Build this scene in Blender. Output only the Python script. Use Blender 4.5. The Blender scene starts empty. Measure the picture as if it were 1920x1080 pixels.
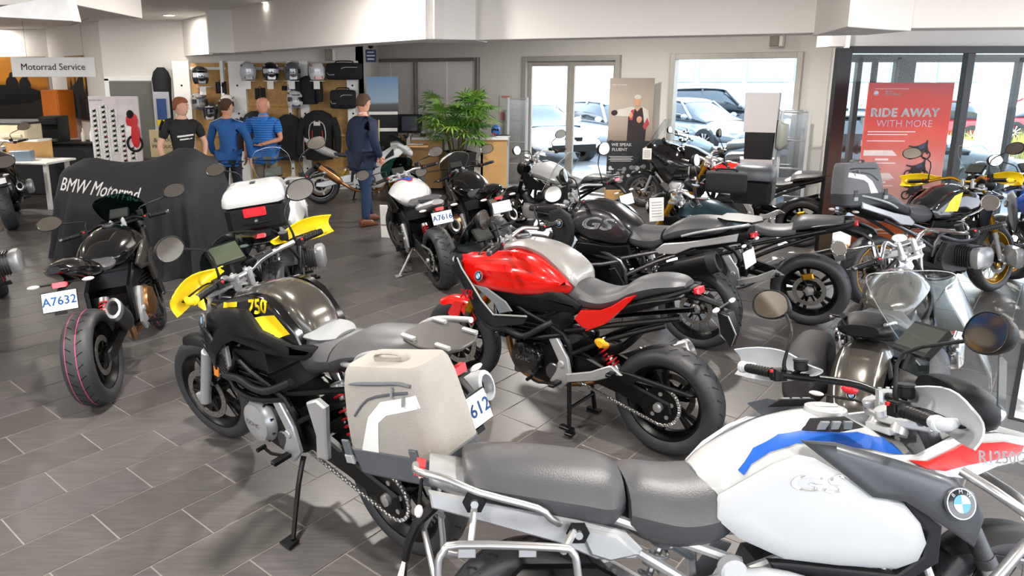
import bpy, bmesh, math, random
from mathutils import Vector as V, Matrix as M
from mathutils.bvhtree import BVHTree
PI = math.pi
random.seed(7)
SC = bpy.context.scene
C = SC.collection
# ---------------------------------------------------------------- camera
cd = bpy.data.cameras.new('camera'); cam = bpy.data.objects.new('camera', cd); C.objects.link(cam)
cam.location = (0, 0, 2.12); cam.rotation_euler = (PI/2 - 0.2078, 0, 0)
cd.sensor_width = 36; cd.lens = 36*1348.2/1920
cd.shift_x = (960-856.7)/1920; cd.shift_y = -(540-421.1)/1920
cd.clip_start = .05; cd.clip_end = 300
SC.camera = cam
# ---------------------------------------------------------------- world, sun, exposure
w = bpy.data.worlds.new('sky'); SC.world = w; w.use_nodes = True
nt = w.node_tree; bgn = nt.nodes['Background']
tc = nt.nodes.new('ShaderNodeTexCoord'); sp = nt.nodes.new('ShaderNodeSeparateXYZ'); rp = nt.nodes.new('ShaderNodeValToRGB')
nt.links.new(tc.outputs['Generated'], sp.inputs[0]); nt.links.new(sp.outputs['Z'], rp.inputs[0]); nt.links.new(rp.outputs[0], bgn.inputs[0])
rp.color_ramp.elements[0].position = .0; rp.color_ramp.elements[0].color = (.93, .95, 1, 1)
rp.color_ramp.elements[1].position = .6; rp.color_ramp.elements[1].color = (.62, .77, 1, 1)
bgn.inputs[1].default_value = 1.9
sl = bpy.data.lights.new('sun', 'SUN'); so = bpy.data.objects.new('sun', sl); C.objects.link(so)
sl.energy = 5.5; sl.angle = math.radians(1.2); sl.color = (1, .96, .88)
so.rotation_euler = V((-.30, -.80, -.48)).to_track_quat('-Z', 'Y').to_euler(); so.location = (20, 30, 25)
SC.view_settings.view_transform = 'Standard'; SC.view_settings.look = 'None'
SC.view_settings.gamma = 1; SC.view_settings.use_curve_mapping = False
SC.view_settings.exposure = 1.5
SC.cycles.max_bounces = 8; SC.cycles.diffuse_bounces = 4; SC.cycles.glossy_bounces = 4; SC.cycles.transmission_bounces = 6
SC.cycles.transparent_max_bounces = 24; SC.cycles.sample_clamp_indirect = 6; SC.cycles.caustics_reflective = False; SC.cycles.caustics_refractive = False
# ---------------------------------------------------------------- materials
def lin(h):
    if isinstance(h, str):
        h = [int(h[i:i+2], 16)/255 for i in (0, 2, 4)]
        return tuple(c/12.92 if c <= .04045 else ((c+.055)/1.055)**2.4 for c in h) + (1,)
    return tuple(h) + (1,)
MATS = {}
def mat(name, col, rough=.5, metal=0., coat=0., var=.06, vs=8., bump=0., bs=80., emit=0., spec=.5):
    if name in MATS: return MATS[name]
    m = bpy.data.materials.new(name); m.use_nodes = True; MATS[name] = m
    n = m.node_tree.nodes; l = m.node_tree.links; b = n['Principled BSDF']
    c = lin(col)
    b.inputs['Roughness'].default_value = rough; b.inputs['Metallic'].default_value = metal
    b.inputs['Coat Weight'].default_value = coat; b.inputs['Coat Roughness'].default_value = .06
    b.inputs['Specular IOR Level'].default_value = spec
    t = n.new('ShaderNodeTexCoord')
    nz = n.new('ShaderNodeTexNoise'); nz.inputs['Scale'].default_value = vs; nz.inputs['Detail'].default_value = 3
    l.new(t.outputs['Object'], nz.inputs['Vector'])
    r = n.new('ShaderNodeValToRGB'); l.new(nz.outputs['Fac'], r.inputs[0])
    r.color_ramp.elements[0].position = .3; r.color_ramp.elements[1].position = .7
    r.color_ramp.elements[0].color = tuple(x*(1-var) for x in c[:3]) + (1,)
    r.color_ramp.elements[1].color = tuple(min(1, x*(1+var)) for x in c[:3]) + (1,)
    l.new(r.outputs[0], b.inputs['Base Color'])
    if bump:
        n2 = n.new('ShaderNodeTexNoise'); n2.inputs['Scale'].default_value = bs; n2.inputs['Detail'].default_value = 4
        l.new(t.outputs['Object'], n2.inputs['Vector'])
        bp = n.new('ShaderNodeBump'); bp.inputs['Strength'].default_value = bump; bp.inputs['Distance'].default_value = .004
        l.new(n2.outputs['Fac'], bp.inputs['Height']); l.new(bp.outputs[0], b.inputs['Normal'])
    if emit:
        l.new(r.outputs[0], b.inputs['Emission Color']); b.inputs['Emission Strength'].default_value = emit
    return m
def glassmat(name, tint=(1, 1, 1), refl=.04, rough=.02):
    if name in MATS: return MATS[name]
    m = bpy.data.materials.new(name); m.use_nodes = True; MATS[name] = m
    n = m.node_tree.nodes; l = m.node_tree.links; n.clear()
    o = n.new('ShaderNodeOutputMaterial'); mx = n.new('ShaderNodeMixShader'); tr = n.new('ShaderNodeBsdfTransparent')
    gl = n.new('ShaderNodeBsdfGlossy'); lw = n.new('ShaderNodeLayerWeight'); lw.inputs[0].default_value = .5; pw = n.new('ShaderNodeMath'); pw.operation = 'POWER'; pw.inputs[1].default_value = 4.; p2 = n.new('ShaderNodeMath'); p2.operation = 'MULTIPLY'; p2.inputs[1].default_value = .55
    gl.inputs['Roughness'].default_value = rough; tr.inputs[0].default_value = tuple(tint) + (1,)
    mp = n.new('ShaderNodeMath'); mp.operation = 'ADD'; mp.inputs[1].default_value = refl
    l.new(lw.outputs['Facing'], pw.inputs[0]); l.new(pw.outputs[0], p2.inputs[0]); l.new(p2.outputs[0], mp.inputs[0]); l.new(mp.outputs[0], mx.inputs[0]); l.new(tr.outputs[0], mx.inputs[1]); l.new(gl.outputs[0], mx.inputs[2]); l.new(mx.outputs[0], o.inputs[0])
    return m
mBlackP = mat('black plastic', '0b0c0d', .48, bump=.15, bs=400, spec=.3)
mDarkP = mat('anthracite plastic', '1f2125', .5, bump=.15, bs=400, spec=.35)
mGreyP = mat('grey plastic', '6c7076', .5)
mBlackG = mat('gloss black paint', '0b0b0c', .12, coat=.9)
mBlackM = mat('satin black metal', '08090a', .38, metal=.2, spec=.35)
mRub = mat('tyre rubber', '2e2f32', .52, bump=.25, bs=160)
mGroove = mat('tread groove', '0a0a0b', .9)
mAlu = mat('brushed aluminium', 'c9c9c9', .32, metal=.9)
mSil = mat('silver painted metal', 'b9bbbd', .35, metal=.55, coat=.2)
mChrome = mat('chrome', 'e6e6e8', .08, metal=1)
mSteel = mat('dark steel', '6a6a6c', .35, metal=.9)
mGold = mat('gold anodised', 'c08a1e', .3, metal=.85)
mBrass = mat('exhaust pipe bronze', 'a8794d', .3, metal=.9)
mSeat = mat('seat vinyl', '47484b', .42, bump=.25, bs=220)
mSeatG = mat('grey seat vinyl', '85888a', .6, bump=.4, bs=220)
mRed = mat('racing red paint', 'd31209', .22, coat=.9, var=.02)
mRedS = mat('red plastic', 'c8141a', .4)
mYel = mat('sunflower yellow', 'f2d21a', .4, var=.03)
mWhite = mat('gloss white paint', 'bbbdbe', .2, coat=.8, var=.015)
mWhiteM = mat('matt white plastic', 'bcc0c4', .4, var=.02)
mBlue = mat('stripe blue', '1f56b0', .3, coat=.5)
mBlueL = mat('light emblem blue', '3f9bdc', .3, coat=.5)
mStormy = mat('brown grey metallic paint', '4e4b45', .25, metal=.5, coat=.8)
mGreyMet = mat('silver grey metallic paint', 'a09e9b', .28, metal=.4, coat=.7)
mTeal = mat('teal metallic paint', '2c4650', .3, metal=.6, coat=.5)
mBlk2 = mat('night black metallic paint', '2b2b2d', .3, metal=.5, coat=.6)
mMir = mat('mirror glass', 'd2c9bc', .06, metal=1, var=0)
mScreen = mat('display glass', '363a36', .12, coat=.6)
mLamp = mat('headlamp lens', 'dfe4e8', .08, metal=.4, coat=1)
mTail = mat('tail lamp red', 'd4202a', .2, coat=.8)
mAmber = mat('amber reflector', 'f08a1c', .3, coat=.5)
mInd = mat('clear indicator lens', 'e8dede', .2, coat=.8)
mPlate = mat('number plate white', 'e9ecef', .35)
mPlateT = mat('plate lettering blue', '2e66a8', .4)
mPaper = mat('white paper', 'ecebe6', .7)
mCopper = mat('rotor steel', '8d8a86', .35, metal=.8)
gClear = glassmat('clear screen acrylic', (.93, .95, .95), .05)
gSmoke = glassmat('smoked screen acrylic', (.35, .42, .42), .06)
gDark = glassmat('dark tinted screen', (.16, .30, .27), .08)
gPane = glassmat('window glass', (.96, .985, .975), .01)
# ---------------------------------------------------------------- mesh builder
def cat(pts, k=4, closed=False):
    n = len(pts); P = [V(p) for p in pts]; out = []
    if n < 3 or k < 2: return P
    rng = range(n) if closed else range(n-1)
    for i in rng:
        if closed: p0, p1, p2, p3 = P[(i-1) % n], P[i], P[(i+1) % n], P[(i+2) % n]
        else: p0, p1, p2, p3 = P[max(i-1, 0)], P[i], P[i+1], P[min(i+2, n-1)]
        for j in range(k):
            t = j/k
            out.append(.5*((2*p1)+(p2-p0)*t+(2*p0-5*p1+4*p2-p3)*t*t+(3*p1-p0-3*p2+p3)*t**3))
    if not closed: out.append(P[-1].copy())
    return out
def inset(poly, d):
    n = len(poly); out = []
    A = sum(poly[i][0]*poly[(i+1) % n][1]-poly[(i+1) % n][0]*poly[i][1] for i in range(n))
    s = 1 if A > 0 else -1
    for i in range(n):
        a, b, c = poly[i-1], poly[i], poly[(i+1) % n]
        e1 = V((b[0]-a[0], b[1]-a[1])); e2 = V((c[0]-b[0], c[1]-b[1]))
        if e1.length < 1e-7: e1 = e2.copy()
        if e2.length < 1e-7: e2 = e1.copy()
        e1.normalize(); e2.normalize()
        n1 = V((-e1.y, e1.x))*s; n2 = V((-e2.y, e2.x))*s
        m = n1+n2
        if m.length < .2: m = n1.copy()
        m.normalize(); k = d/max(.45, m.dot(n1))
        out.append((b[0]+m.x*k, b[1]+m.y*k))
    return out
class MB:
    def __init__(s): s.v = []; s.f = []; s.m = []; s.k = 0
    def mk(s): return len(s.v)
    def add(s, vs, fs, k=None):
        b = len(s.v); s.v += [V(p) for p in vs]
        for f in fs: s.f.append([i+b for i in f]); s.m.append(s.k if k is None else k)
        return s
    def rings(s, R, close=True, caps=(1, 1), k=None, loop=False):
        n = len(R[0]); vs = [p for r in R for p in r]; fs = []
        m = len(R)
        for i in range(m if loop else m-1):
            for j in range(n if close else n-1):
                j2 = (j+1) % n; i2 = (i+1) % m
                fs.append([i*n+j, i*n+j2, i2*n+j2, i2*n+j])
        if close and not loop:
            if caps[0]: fs.append(list(range(n))[::-1])
            if caps[1]: fs.append([(m-1)*n+j for j in range(n)])
        return s.add(vs, fs, k)
    def tube(s, path, r, n=8, sm=1, closed=False, k=None, flat=1.):
        P = cat(path, sm, closed) if sm > 1 else [V(p) for p in path]
        N = len(P); R = []
        up = None
        for i, p in enumerate(P):
            if closed: t = P[(i+1) % N]-P[i-1]
            else: t = P[min(i+1, N-1)]-P[max(i-1, 0)]
            if t.length < 1e-9: t = V((1, 0, 0))
            t.normalize()
            if up is None: up = V((0, 0, 1)) if abs(t.z) < .9 else V((1, 0, 0))
            a = t.cross(up)
            if a.length < 1e-4: a = t.cross(V((0, 1, 0)))
            a.normalize(); b = a.cross(t); up = b
            rr = r if not isinstance(r, (list, tuple)) else r[0]+(r[-1]-r[0])*i/(N-1) if len(r) == 2 else _samp(r, i/(N-1))
            R.append([p+a*math.cos(2*PI*j/n)*rr+b*math.sin(2*PI*j/n)*rr*flat for j in range(n)])
        return s.rings(R, True, (1, 1), k, loop=closed)
    def lathe(s, prof, c=(0, 0, 0), ax=(0, 1, 0), n=24, k=None, loop=False):
        ax = V(ax).normalized(); q = ax.to_track_quat('Z', 'Y'); R = []
        for j in range(n):
            a = 2*PI*j/n
            R.append([V(c)+q @ V((r*math.cos(a), r*math.sin(a), h)) for r, h in prof])
        m = len(prof); vs = [p for r in R for p in r]; fs = []
        for j in range(n):
            j2 = (j+1) % n
            for i in range(m if loop else m-1):
                i2 = (i+1) % m
                fs.append([j*m+i, j2*m+i, j2*m+i2, j*m+i2])
        return s.add(vs, fs, k)
    def disc(s, c, r, h, ax=(0, 1, 0), n=20, k=None, bev=.0):
        if bev: return s.lathe([(0, -h/2), (r-bev, -h/2), (r, -h/2+bev), (r, h/2-bev), (r-bev, h/2), (0, h/2)], c, ax, n, k)
        return s.lathe([(0, -h/2), (r, -h/2), (r, h/2), (0, h/2)], c, ax, n, k)
    def prism(s, poly, a0, a1, axis='y', bev=0., k=None):
        def P(p, a): return {'y': (p[0], a, p[1]), 'x': (a, p[0], p[1]), 'z': (p[0], p[1], a)}[axis]
        if bev:
            q = inset(poly, bev); d = bev if a1 > a0 else -bev
            R = [[P(p, a0) for p in q], [P(p, a0+d) for p in poly], [P(p, a1-d) for p in poly], [P(p, a1) for p in q]]
        else: R = [[P(p, a0) for p in poly], [P(p, a1) for p in poly]]
        return s.rings(R, True, (1, 1), k)
    def panel(s, pts, th=.012, bev=.006, y=None, side=1, sm=0, k=None, crown=0.):
        """pts (x,z) or (x,z,y): a moulded panel, outer face at y*side"""
        Q = [(p[0], p[1], p[2] if len(p) > 2 else y) for p in pts]
        if sm > 1: Q = [tuple(p) for p in cat(Q, sm, True)]
        pl = [(p[0], p[1]) for p in Q]; q = inset(pl, bev)
        R = [[(p[0], side*(p[2]-th), p[1]) for p in Q], [(p[0], side*(p[2]-bev), p[1]) for p in Q],
             [(a[0], side*p[2], a[1]) for a, p in zip(q, Q)]]
        if crown:
            q2 = inset(pl, bev*4); R.append([(a[0], side*(p[2]+crown), a[1]) for a, p in zip(q2, Q)])
        return s.rings(R, True, (1, 1), k)
    def box(s, c, d, rot=None, bev=.004, k=None):
        x, y, z = d[0]/2, d[1]/2, d[2]/2; st = s.mk()
        b = min(bev, x*.9, y*.9, z*.9)
        if b > 0:
            s.prism([(-x, -z), (x, -z), (x, z), (-x, z)], -y, y, 'y', b, k)
            R = M.Rotation(0, 4, 'X')
        else: s.prism([(-x, -z), (x, -z), (x, z), (-x, z)], -y, y, 'y', 0, k)
        m = M.Translation(V(c))
        if rot is not None:
            m = m @ (M.Rotation(rot[2], 4, 'Z') @ M.Rotation(rot[1], 4, 'Y') @ M.Rotation(rot[0], 4, 'X') if not isinstance(rot, M) else rot)
        return s.xf(m, st)
    def ell(s, c, r, n=14, m=8, k=None, rot=None):
        if isinstance(r, (int, float)): r = (r, r, r)
        R = []; st = s.mk()
        for i in range(m+1):
            a = -PI/2+PI*i/m; a = max(-PI/2+.03, min(PI/2-.03, a))
            R.append([(r[0]*math.cos(a)*math.cos(2*PI*j/n), r[1]*math.cos(a)*math.sin(2*PI*j/n), r[2]*math.sin(a)) for j in range(n)])
        s.rings(R, True, (1, 1), k)
        mm = M.Translation(V(c))
        if rot is not None: mm = mm @ (M.Rotation(rot[2], 4, 'Z') @ M.Rotation(rot[1], 4, 'Y') @ M.Rotation(rot[0], 4, 'X'))
        return s.xf(mm, st)
    def body(s, st, n=20, sub=4, e=2.6, k=None, axis='x'):
        """lofted body; stations (x, ztop, zbot, halfwidth, topnarrow, bottomnarrow)"""
        st = [tuple(a)+(0.,)*(6-len(a)) for a in st]
        Q = []
        N = len(st)
        for i in range(N-1):
            a0, a1, a2, a3 = st[max(i-1, 0)], st[i], st[i+1], st[min(i+2, N-1)]
            for j in range(sub):
                t = j/sub
                Q.append([.5*((2*p1)+(p2-p0)*t+(2*p0-5*p1+4*p2-p3)*t*t+(3*p1-p0-3*p2+p3)*t**3) for p0, p1, p2, p3 in zip(a0, a1, a2, a3)])
        Q.append(list(st[-1])); R = []
        for x, zt, zb, w, tn, bn in Q:
            r = []; w = max(w, .001); h = max((zt-zb)/2, .001); zc = (zt+zb)/2
            for j in range(n):
                a = 2*PI*j/n; ca, sa = math.cos(a), math.sin(a)
                yy = w*math.copysign(abs(ca)**(2/e), ca); zz = math.copysign(abs(sa)**(2/e), sa)
                yy *= 1-tn*max(0, zz)-bn*max(0, -zz)
                r.append((x, yy, zc+zz*h) if axis == 'x' else (yy, x, zc+zz*h))
            R.append(r)
        return s.rings(R, True, (1, 1), k)
    def sheet(s, rows, th=.004, k=None, nrm=None):
        """thin solid from a grid of points"""
        n = len(rows[0]); m = len(rows)
        G = [[V(p) for p in r] for r in rows]; B = []
        for i in range(m):
            rr = []
            for j in range(n):
                du = G[i][min(j+1, n-1)]-G[i][max(j-1, 0)]; dv = G[min(i+1, m-1)][j]-G[max(i-1, 0)][j]
                q = du.cross(dv)
                q = q.normalized() if q.length > 1e-9 else V((0, 0, 1))
                rr.append(G[i][j]-q*th)
            B.append(rr)
        vs = [p for r in G for p in r]+[p for r in B for p in r]; o = n*m; fs = []
        for i in range(m-1):
            for j in range(n-1):
                a = i*n+j; fs.append([a, a+1, a+n+1, a+n]); fs.append([o+a, o+a+n, o+a+n+1, o+a+1])
        per = [j for j in range(n)]+[i*n+n-1 for i in range(1, m)]+[(m-1)*n+j for j in range(n-2, -1, -1)]+[i*n for i in range(m-2, 0, -1)]
        for a, b in zip(per, per[1:]+per[:1]): fs.append([a, o+a, o+b, b])
        return s.add(vs, fs, k)
    def xf(s, m, st=0):
        for i in range(st, len(s.v)): s.v[i] = m @ s.v[i]
        return s
    def mirror(s, st=0, fst=0):
        """append a copy mirrored in y of everything from vertex st / face fst"""
        n = len(s.v); nf = len(s.f); vs = [V((p.x, -p.y, p.z)) for p in s.v[st:n]]
        s.v += vs
        for i in range(fst, nf):
            s.f.append([j-st+n for j in s.f[i]][::-1]); s.m.append(s.m[i])
        return s
    def build(s, name, mats, parent=None, ang=38, label=None, smooth=True, **props):
        me = bpy.data.meshes.new(name); me.from_pydata([tuple(p) for p in s.v], [], s.f)
        if not isinstance(mats, (list, tuple)): mats = [mats]
        for m in mats: me.materials.append(m)
        me.polygons.foreach_set('material_index', [min(i, len(mats)-1) for i in s.m])
        bm = bmesh.new(); bm.from_mesh(me); bmesh.ops.recalc_face_normals(bm, faces=bm.faces); bm.to_mesh(me); bm.free()
        if smooth:
            me.polygons.foreach_set('use_smooth', [True]*len(me.polygons)); me.set_sharp_from_angle(angle=math.radians(ang))
        me.update()
        o = bpy.data.objects.new(name, me); C.objects.link(o)
        if parent: o.parent = parent
        if parent and name in ('lettering', 'outline_lettering', 'engine_fitting', 'number_plate') and 'kind' not in props and name != 'number_plate': o['kind'] = 'stuff'
        if label: o['label'] = label
        for a, b in props.items(): o[a] = b
        return o
def _samp(r, t):
    t *= len(r)-1; i = min(int(t), len(r)-2); return r[i]+(r[i+1]-r[i])*(t-i)
def empty(name, loc=(0, 0, 0), rz=0, lean=0, pitch=0):
    o = bpy.data.objects.new(name, None); C.objects.link(o); o.location = loc
    o.rotation_euler = (-math.radians(lean), math.radians(pitch), math.radians(rz)); o.empty_display_size = .1
    return o
def tag(o, label, cat_, group=None, kind=None):
    o['label'] = label; o['category'] = cat_
    if group: o['group'] = group
    if kind: o['kind'] = kind
    return o
def struct(name, mb, m, parent=None, **kw):
    o = mb.build(name, m, parent, **kw)
    if not parent: o['kind'] = 'structure'
    return o
_TM = {}
def textmesh(s, size=1., bold=0., space=1., shear=0.):
    key = (s, bold, space, shear)
    if key not in _TM:
        cu = bpy.data.curves.new('t', 'FONT'); cu.body = s; cu.align_x = 'CENTER'; cu.align_y = 'CENTER'; cu.size = 1.
        cu.resolution_u = 3; cu.space_character = space; cu.shear = shear
        ob = bpy.data.objects.new('t', cu); C.objects.link(ob)
        dg = bpy.context.evaluated_depsgraph_get(); me = ob.evaluated_get(dg).to_mesh()
        v0 = [tuple(v.co) for v in me.vertices]; f0 = [list(p.vertices) for p in me.polygons]; vs = []; fs = []
        for dx, dy in (((0, 0),) if bold < .003 else ((-bold*.8, 0), (bold*.8, 0), (0, bold*.6), (0, -bold*.6))):
            b_ = len(vs); vs += [(x+dx, y+dy, z) for x, y, z in v0]; fs += [[i+b_ for i in f] for f in f0]
        _TM[key] = (vs, fs)
        ob.evaluated_get(dg).to_mesh_clear(); bpy.data.objects.remove(ob); bpy.data.curves.remove(cu)
    vs, fs = _TM[key]
    return [(x*size, y*size) for x, y, z in vs], fs
def text_on(mb, s, size, org, ux, uy, off=.002, k=0, bold=.0, space=1., shear=0.):
    vs, fs = textmesh(s, size, bold, space, shear); ux = V(ux).normalized(); uy = V(uy).normalized(); nn = ux.cross(uy)
    mb.add([V(org)+ux*x+uy*y+nn*off for x, y in vs], fs, k)
def refine(vs, fs, L):
    bm = bmesh.new(); B = [bm.verts.new((x, y, 0)) for x, y in vs]
    for f in fs:
        try: bm.faces.new([B[i] for i in f])
        except ValueError: pass
    bmesh.ops.triangulate(bm, faces=bm.faces[:])
    for _ in range(5):
        es = [e for e in bm.edges if e.calc_length() > L]
        if not es: break
        bmesh.ops.subdivide_edges(bm, edges=es, cuts=1); bmesh.ops.triangulate(bm, faces=bm.faces[:])
    bm.verts.index_update()
    r = [(v.co.x, v.co.y) for v in bm.verts], [[v.index for v in f.verts] for f in bm.faces]; bm.free(); return r
def decal(name, targets, vs, fs, m, parent, side=1, L=.02, off=.003, fn=None, label=None, dirv=None):
    """flat print laid on the surfaces of targets: vs are (x, z) in the local frame, cast along y"""
    trees = []
    for t in targets: trees.append(BVHTree.FromPolygons([v.co[:] for v in t.data.vertices], [p.vertices[:] for p in t.data.polygons]))
    vs, fs = refine(vs, fs, L); mb = MB(); out = []; bad = set()
    for i, (x, z) in enumerate(vs):
        o = V((x, side*1.0, z)); d = V((0, -side, 0))
        if fn: o, d = fn(x, z)
        best = None
        for t in trees:
            h = t.ray_cast(o, d)
            if h[0] is not None and (best is None or h[3] < best[1]): best = (h[0], h[3], h[1])
        if best is None: bad.add(i); out.append(o)
        else:
            nn = best[2] if best[2].dot(d) < 0 else -best[2]; out.append(best[0]+(nn-d*.5).normalized()*off)
    mb.add(out, [f for f in fs if not any(i in bad for i in f)])
    o = mb.build(name, m, parent, label=label)
    if bad or 'letter' in name: o['kind'] = 'stuff'
    return o
# ================================================================ motorcycle kit
def emblem(mb, c, r, nrm=(0, 1, 0), th=.006, up=(0, 0, 1)):
    """round quartered badge: materials 0 black ring, 1 white, 2 blue, 3 chrome"""
    nn = V(nrm).normalized(); up = V(up); ux = up.cross(nn).normalized(); uy = nn.cross(ux)
    st = mb.mk()
    mb.lathe([(0, -th), (r*.98, -th), (r, -th*.3), (r, th*.6), (r*.93, th*.6)], c, nn, 28, 3)
    mb.lathe([(r*.93, th*.6), (r*.6, th*.75), (0, th*.75)], c, nn, 28, 0)
    for q in range(4):
        a0 = q*PI/2; pts = [V(c)+nn*(th*.9)]
        for i in range(7):
            a = a0+i*PI/12; pts.append(V(c)+(ux*math.cos(a)+uy*math.sin(a))*r*.58+nn*(th*.9))
        mb.add(pts, [[0, i, i+1] for i in range(1, 7)], 1 if q % 2 == 0 else 2)
    for i, ch in enumerate('BMW'):
        a = PI/2+(1-i)*.75; p = V(c)+(ux*math.cos(a)+uy*math.sin(a))*r*.77+nn*(th*.8)
        ty = (ux*math.cos(a)+uy*math.sin(a)); tx = ty.cross(nn)
        text_on(mb, ch, r*.36, p, tx, ty, .0008, 1)
EMB = None
class Bike:
    def __init__(s, name, x, y, h, lean, label, group=None, wb=1.5, Rr=.315, Rf=.3, wr=.18, wf=.12, steer=0, pitch=0, z=0, head=None):
        s.root = empty(name, (x, y, z), h, lean, pitch); tag(s.root, label, 'motorcycle', group)
        s.wb, s.Rr, s.Rf, s.wr, s.wf = wb, Rr, Rf, wr, wf
        s.rk = math.radians(25); s.head = V(head) if head else V((wb-.345, 0, 1.02))
        d = V((-math.sin(s.rk), 0, math.cos(s.rk)))
        s.SM = M.Translation(s.head) @ M.Rotation(math.radians(steer), 4, d) @ M.Translation(-s.head)
        s.lo = False
    def P(s, mb, name, m, steer=False, parent=None, **kw):
        if steer: mb.xf(s.SM)
        return mb.build(name, m, parent or s.root, **kw)
    # ---- wheels
    def wheel(s, front, style='cast', rim=mBlackM, spokes=10, discm=mCopper, sprocket=False, stripe=None, knob=False, hub=mBlackM, disc=True):
        x0, R, w_ = (s.wb, s.Rf, s.wf) if front else (0, s.Rr, s.wr)
        lo = s.lo; n = 36 if lo else 56
        c = V((x0, 0, R)); rr = R-(.098 if R < .325 else .085)
        mb = MB()
        h = w_*.40
        mb.lathe([(rr+.012, -h), (rr+.012, -h+.01), (rr-.006, -h+.018), (rr-.022, -h*.35), (rr-.022, h*.35), (rr-.006, h-.018), (rr+.012, h-.01), (rr+.012, h),
                  (rr-.004, h), (rr-.016, h-.022), (rr-.034, h*.3), (rr-.034, -h*.3), (rr-.016, -h+.022), (rr-.004, -h)], c, (0, 1, 0), n, 0, loop=True)
        mb.lathe([(.018, -.06), (.045, -.055), (.05, -.02), (.05, .02), (.045, .055), (.018, .06)], c, (0, 1, 0), 16, 1)
        ri = rr-.03
        if style == 'cast':
            for i in range(spokes):
                a = 2*PI*i/spokes
                if spokes == 10: a = 2*PI*(i//2)/5+(.17 if i % 2 else -.17)
                st = mb.mk(); a2 = a if spokes != 10 else 2*PI*(i//2)/5+(.05 if i % 2 else -.05)
                p0 = V((math.cos(a2)*.04, 0, math.sin(a2)*.04)); p1 = V((math.cos(a)*ri, 0, math.sin(a)*ri))
                d = (p1-p0).normalized(); q = d.cross(V((0, 1, 0)))
                W = lambda p, a_, b_: [p+q*a_+V((0, b_, 0)), p+q*a_*.6+V((0, b_*1.5, 0)), p-q*a_*.6+V((0, b_*1.5, 0)), p-q*a_+V((0, b_, 0)), p-q*a_-V((0, b_, 0)), p+q*a_-V((0, b_, 0))]
                mb.rings([W(p0, .017, .016), W((p0+p1)/2, .011, .011), W(p1, .015, .015)]); mb.xf(M.Translation(c), st)
        else:
            for i in range(20 if lo else 32):
                a = 2*PI*i/(20 if lo else 32); sg = 1 if i % 2 else -1; da = .35*(1 if i % 4 < 2 else -1)
                p0 = c+V((math.cos(a+da)*.045, sg*.045, math.sin(a+da)*.045)); p1 = c+V((math.cos(a)*(ri+.012), sg*h*.55, math.sin(a)*(ri+.012)))
                mb.tube([p0, p1], .0024, 4, k=2)
        wo = s.P(mb, 'front_wheel' if front else 'rear_wheel', [rim, hub, mSteel], front)
        # tyre
        mb = MB(); hw = w_/2; sh = R-rr
        prof = [(rr+.004, -hw*.82), (rr+sh*.25, -hw*.97), (rr+sh*.5, -hw), (R-sh*.32, -hw*.93), (R-sh*.14, -hw*.72), (R-sh*.045, -hw*.42), (R, 0)]
        full = prof+[(a, -b) for a, b in prof[:-1][::-1]]
        mb.lathe(full, c, (0, 1, 0), n+8, 0)
        def surf(y):
            y = abs(y); L = [(-b, a) for a, b in prof[3:]][::-1]
            for (y0, r0), (y1, r1) in zip(L, L[1:]):
                if y <= y1: return r0+(r1-r0)*(y-y0)/(y1-y0)
            return L[-1][1]
        N = (14 if lo else 26) if not knob else (20 if lo else 34)
        for i in range(N):
            for sg in (1, -1):
                a0 = 2*PI*(i+(.5 if sg < 0 else 0))/N
                segs = [(.12, 0), (.45, .075), (.78, .11)] if not knob else [(.05, 0), (.4, .03), (.86, .05)]
                if not front: segs = [(y_, -a_) for y_, a_ in segs]
                wd = .005 if not knob else .008
                L, Rt = [], []
                for y_, da in segs:
                    yy = sg*y_*hw; r_ = surf(yy)+.0007; a = a0+da
                    p = c+V((math.cos(a)*r_, yy, math.sin(a)*r_)); tq = V((-math.sin(a), 0, math.cos(a)))
                    L.append(p+tq*wd); Rt.append(p-tq*wd)
                b = mb.mk(); mb.add(L+Rt, [[0, 1, 4, 3], [1, 2, 5, 4]], 1)
        if knob:
            for y_ in (-.28, .28):
                r_ = surf(y_*hw)+.0008
                mb.lathe([(r_, y_*hw-.004), (r_, y_*hw+.004)], c, (0, 1, 0), n, 1)
        if stripe:
            for y_, wd in stripe:
                r_ = surf(y_*hw)+.001; mb.lathe([(r_, y_*hw-wd), (r_, y_*hw+wd)], c, (0, 1, 0), n+8, 2)
        s.P(mb, 'tyre', [mRub, mGroove, mat('tyre marking pink', 'b5446b', .7)], front, wo)
        if disc:
            sides = ((1, -1) if front else ((-1,) if sprocket else (1,)))
            for sg in sides:
                mb = MB(); ro = .155 if front else .132; y = sg*(.072 if front else .062); cc = c+V((0, y, 0))
                mb.lathe([(ro-.036, -.0025), (ro, -.0025), (ro, .0025), (ro-.036, .0025)], cc, (0, 1, 0), 32, 0, loop=True)
                for i in range(6):
                    a = i*PI/3; mb.box(cc+V((math.cos(a)*(ro-.07), 0, math.sin(a)*(ro-.07))), (.075, .006, .018), (0, -a, 0), .002, 1)
                mb.lathe([(0, -.006), (.05, -.006), (.05, .006), (0, .006)], cc, (0, 1, 0), 14, 1)
                if not lo:
                    for i in range(30):
                        a = 2*PI*i/30; q = ro-(.012 if i % 2 else .024)
                        mb.disc(cc+V((math.cos(a)*q, 0, math.sin(a)*q)), .0035, .0062, n=6, k=2)
                s.P(mb, 'brake_disc', [discm, mBlackM, mGroove], front, wo)
        return wo
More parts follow.
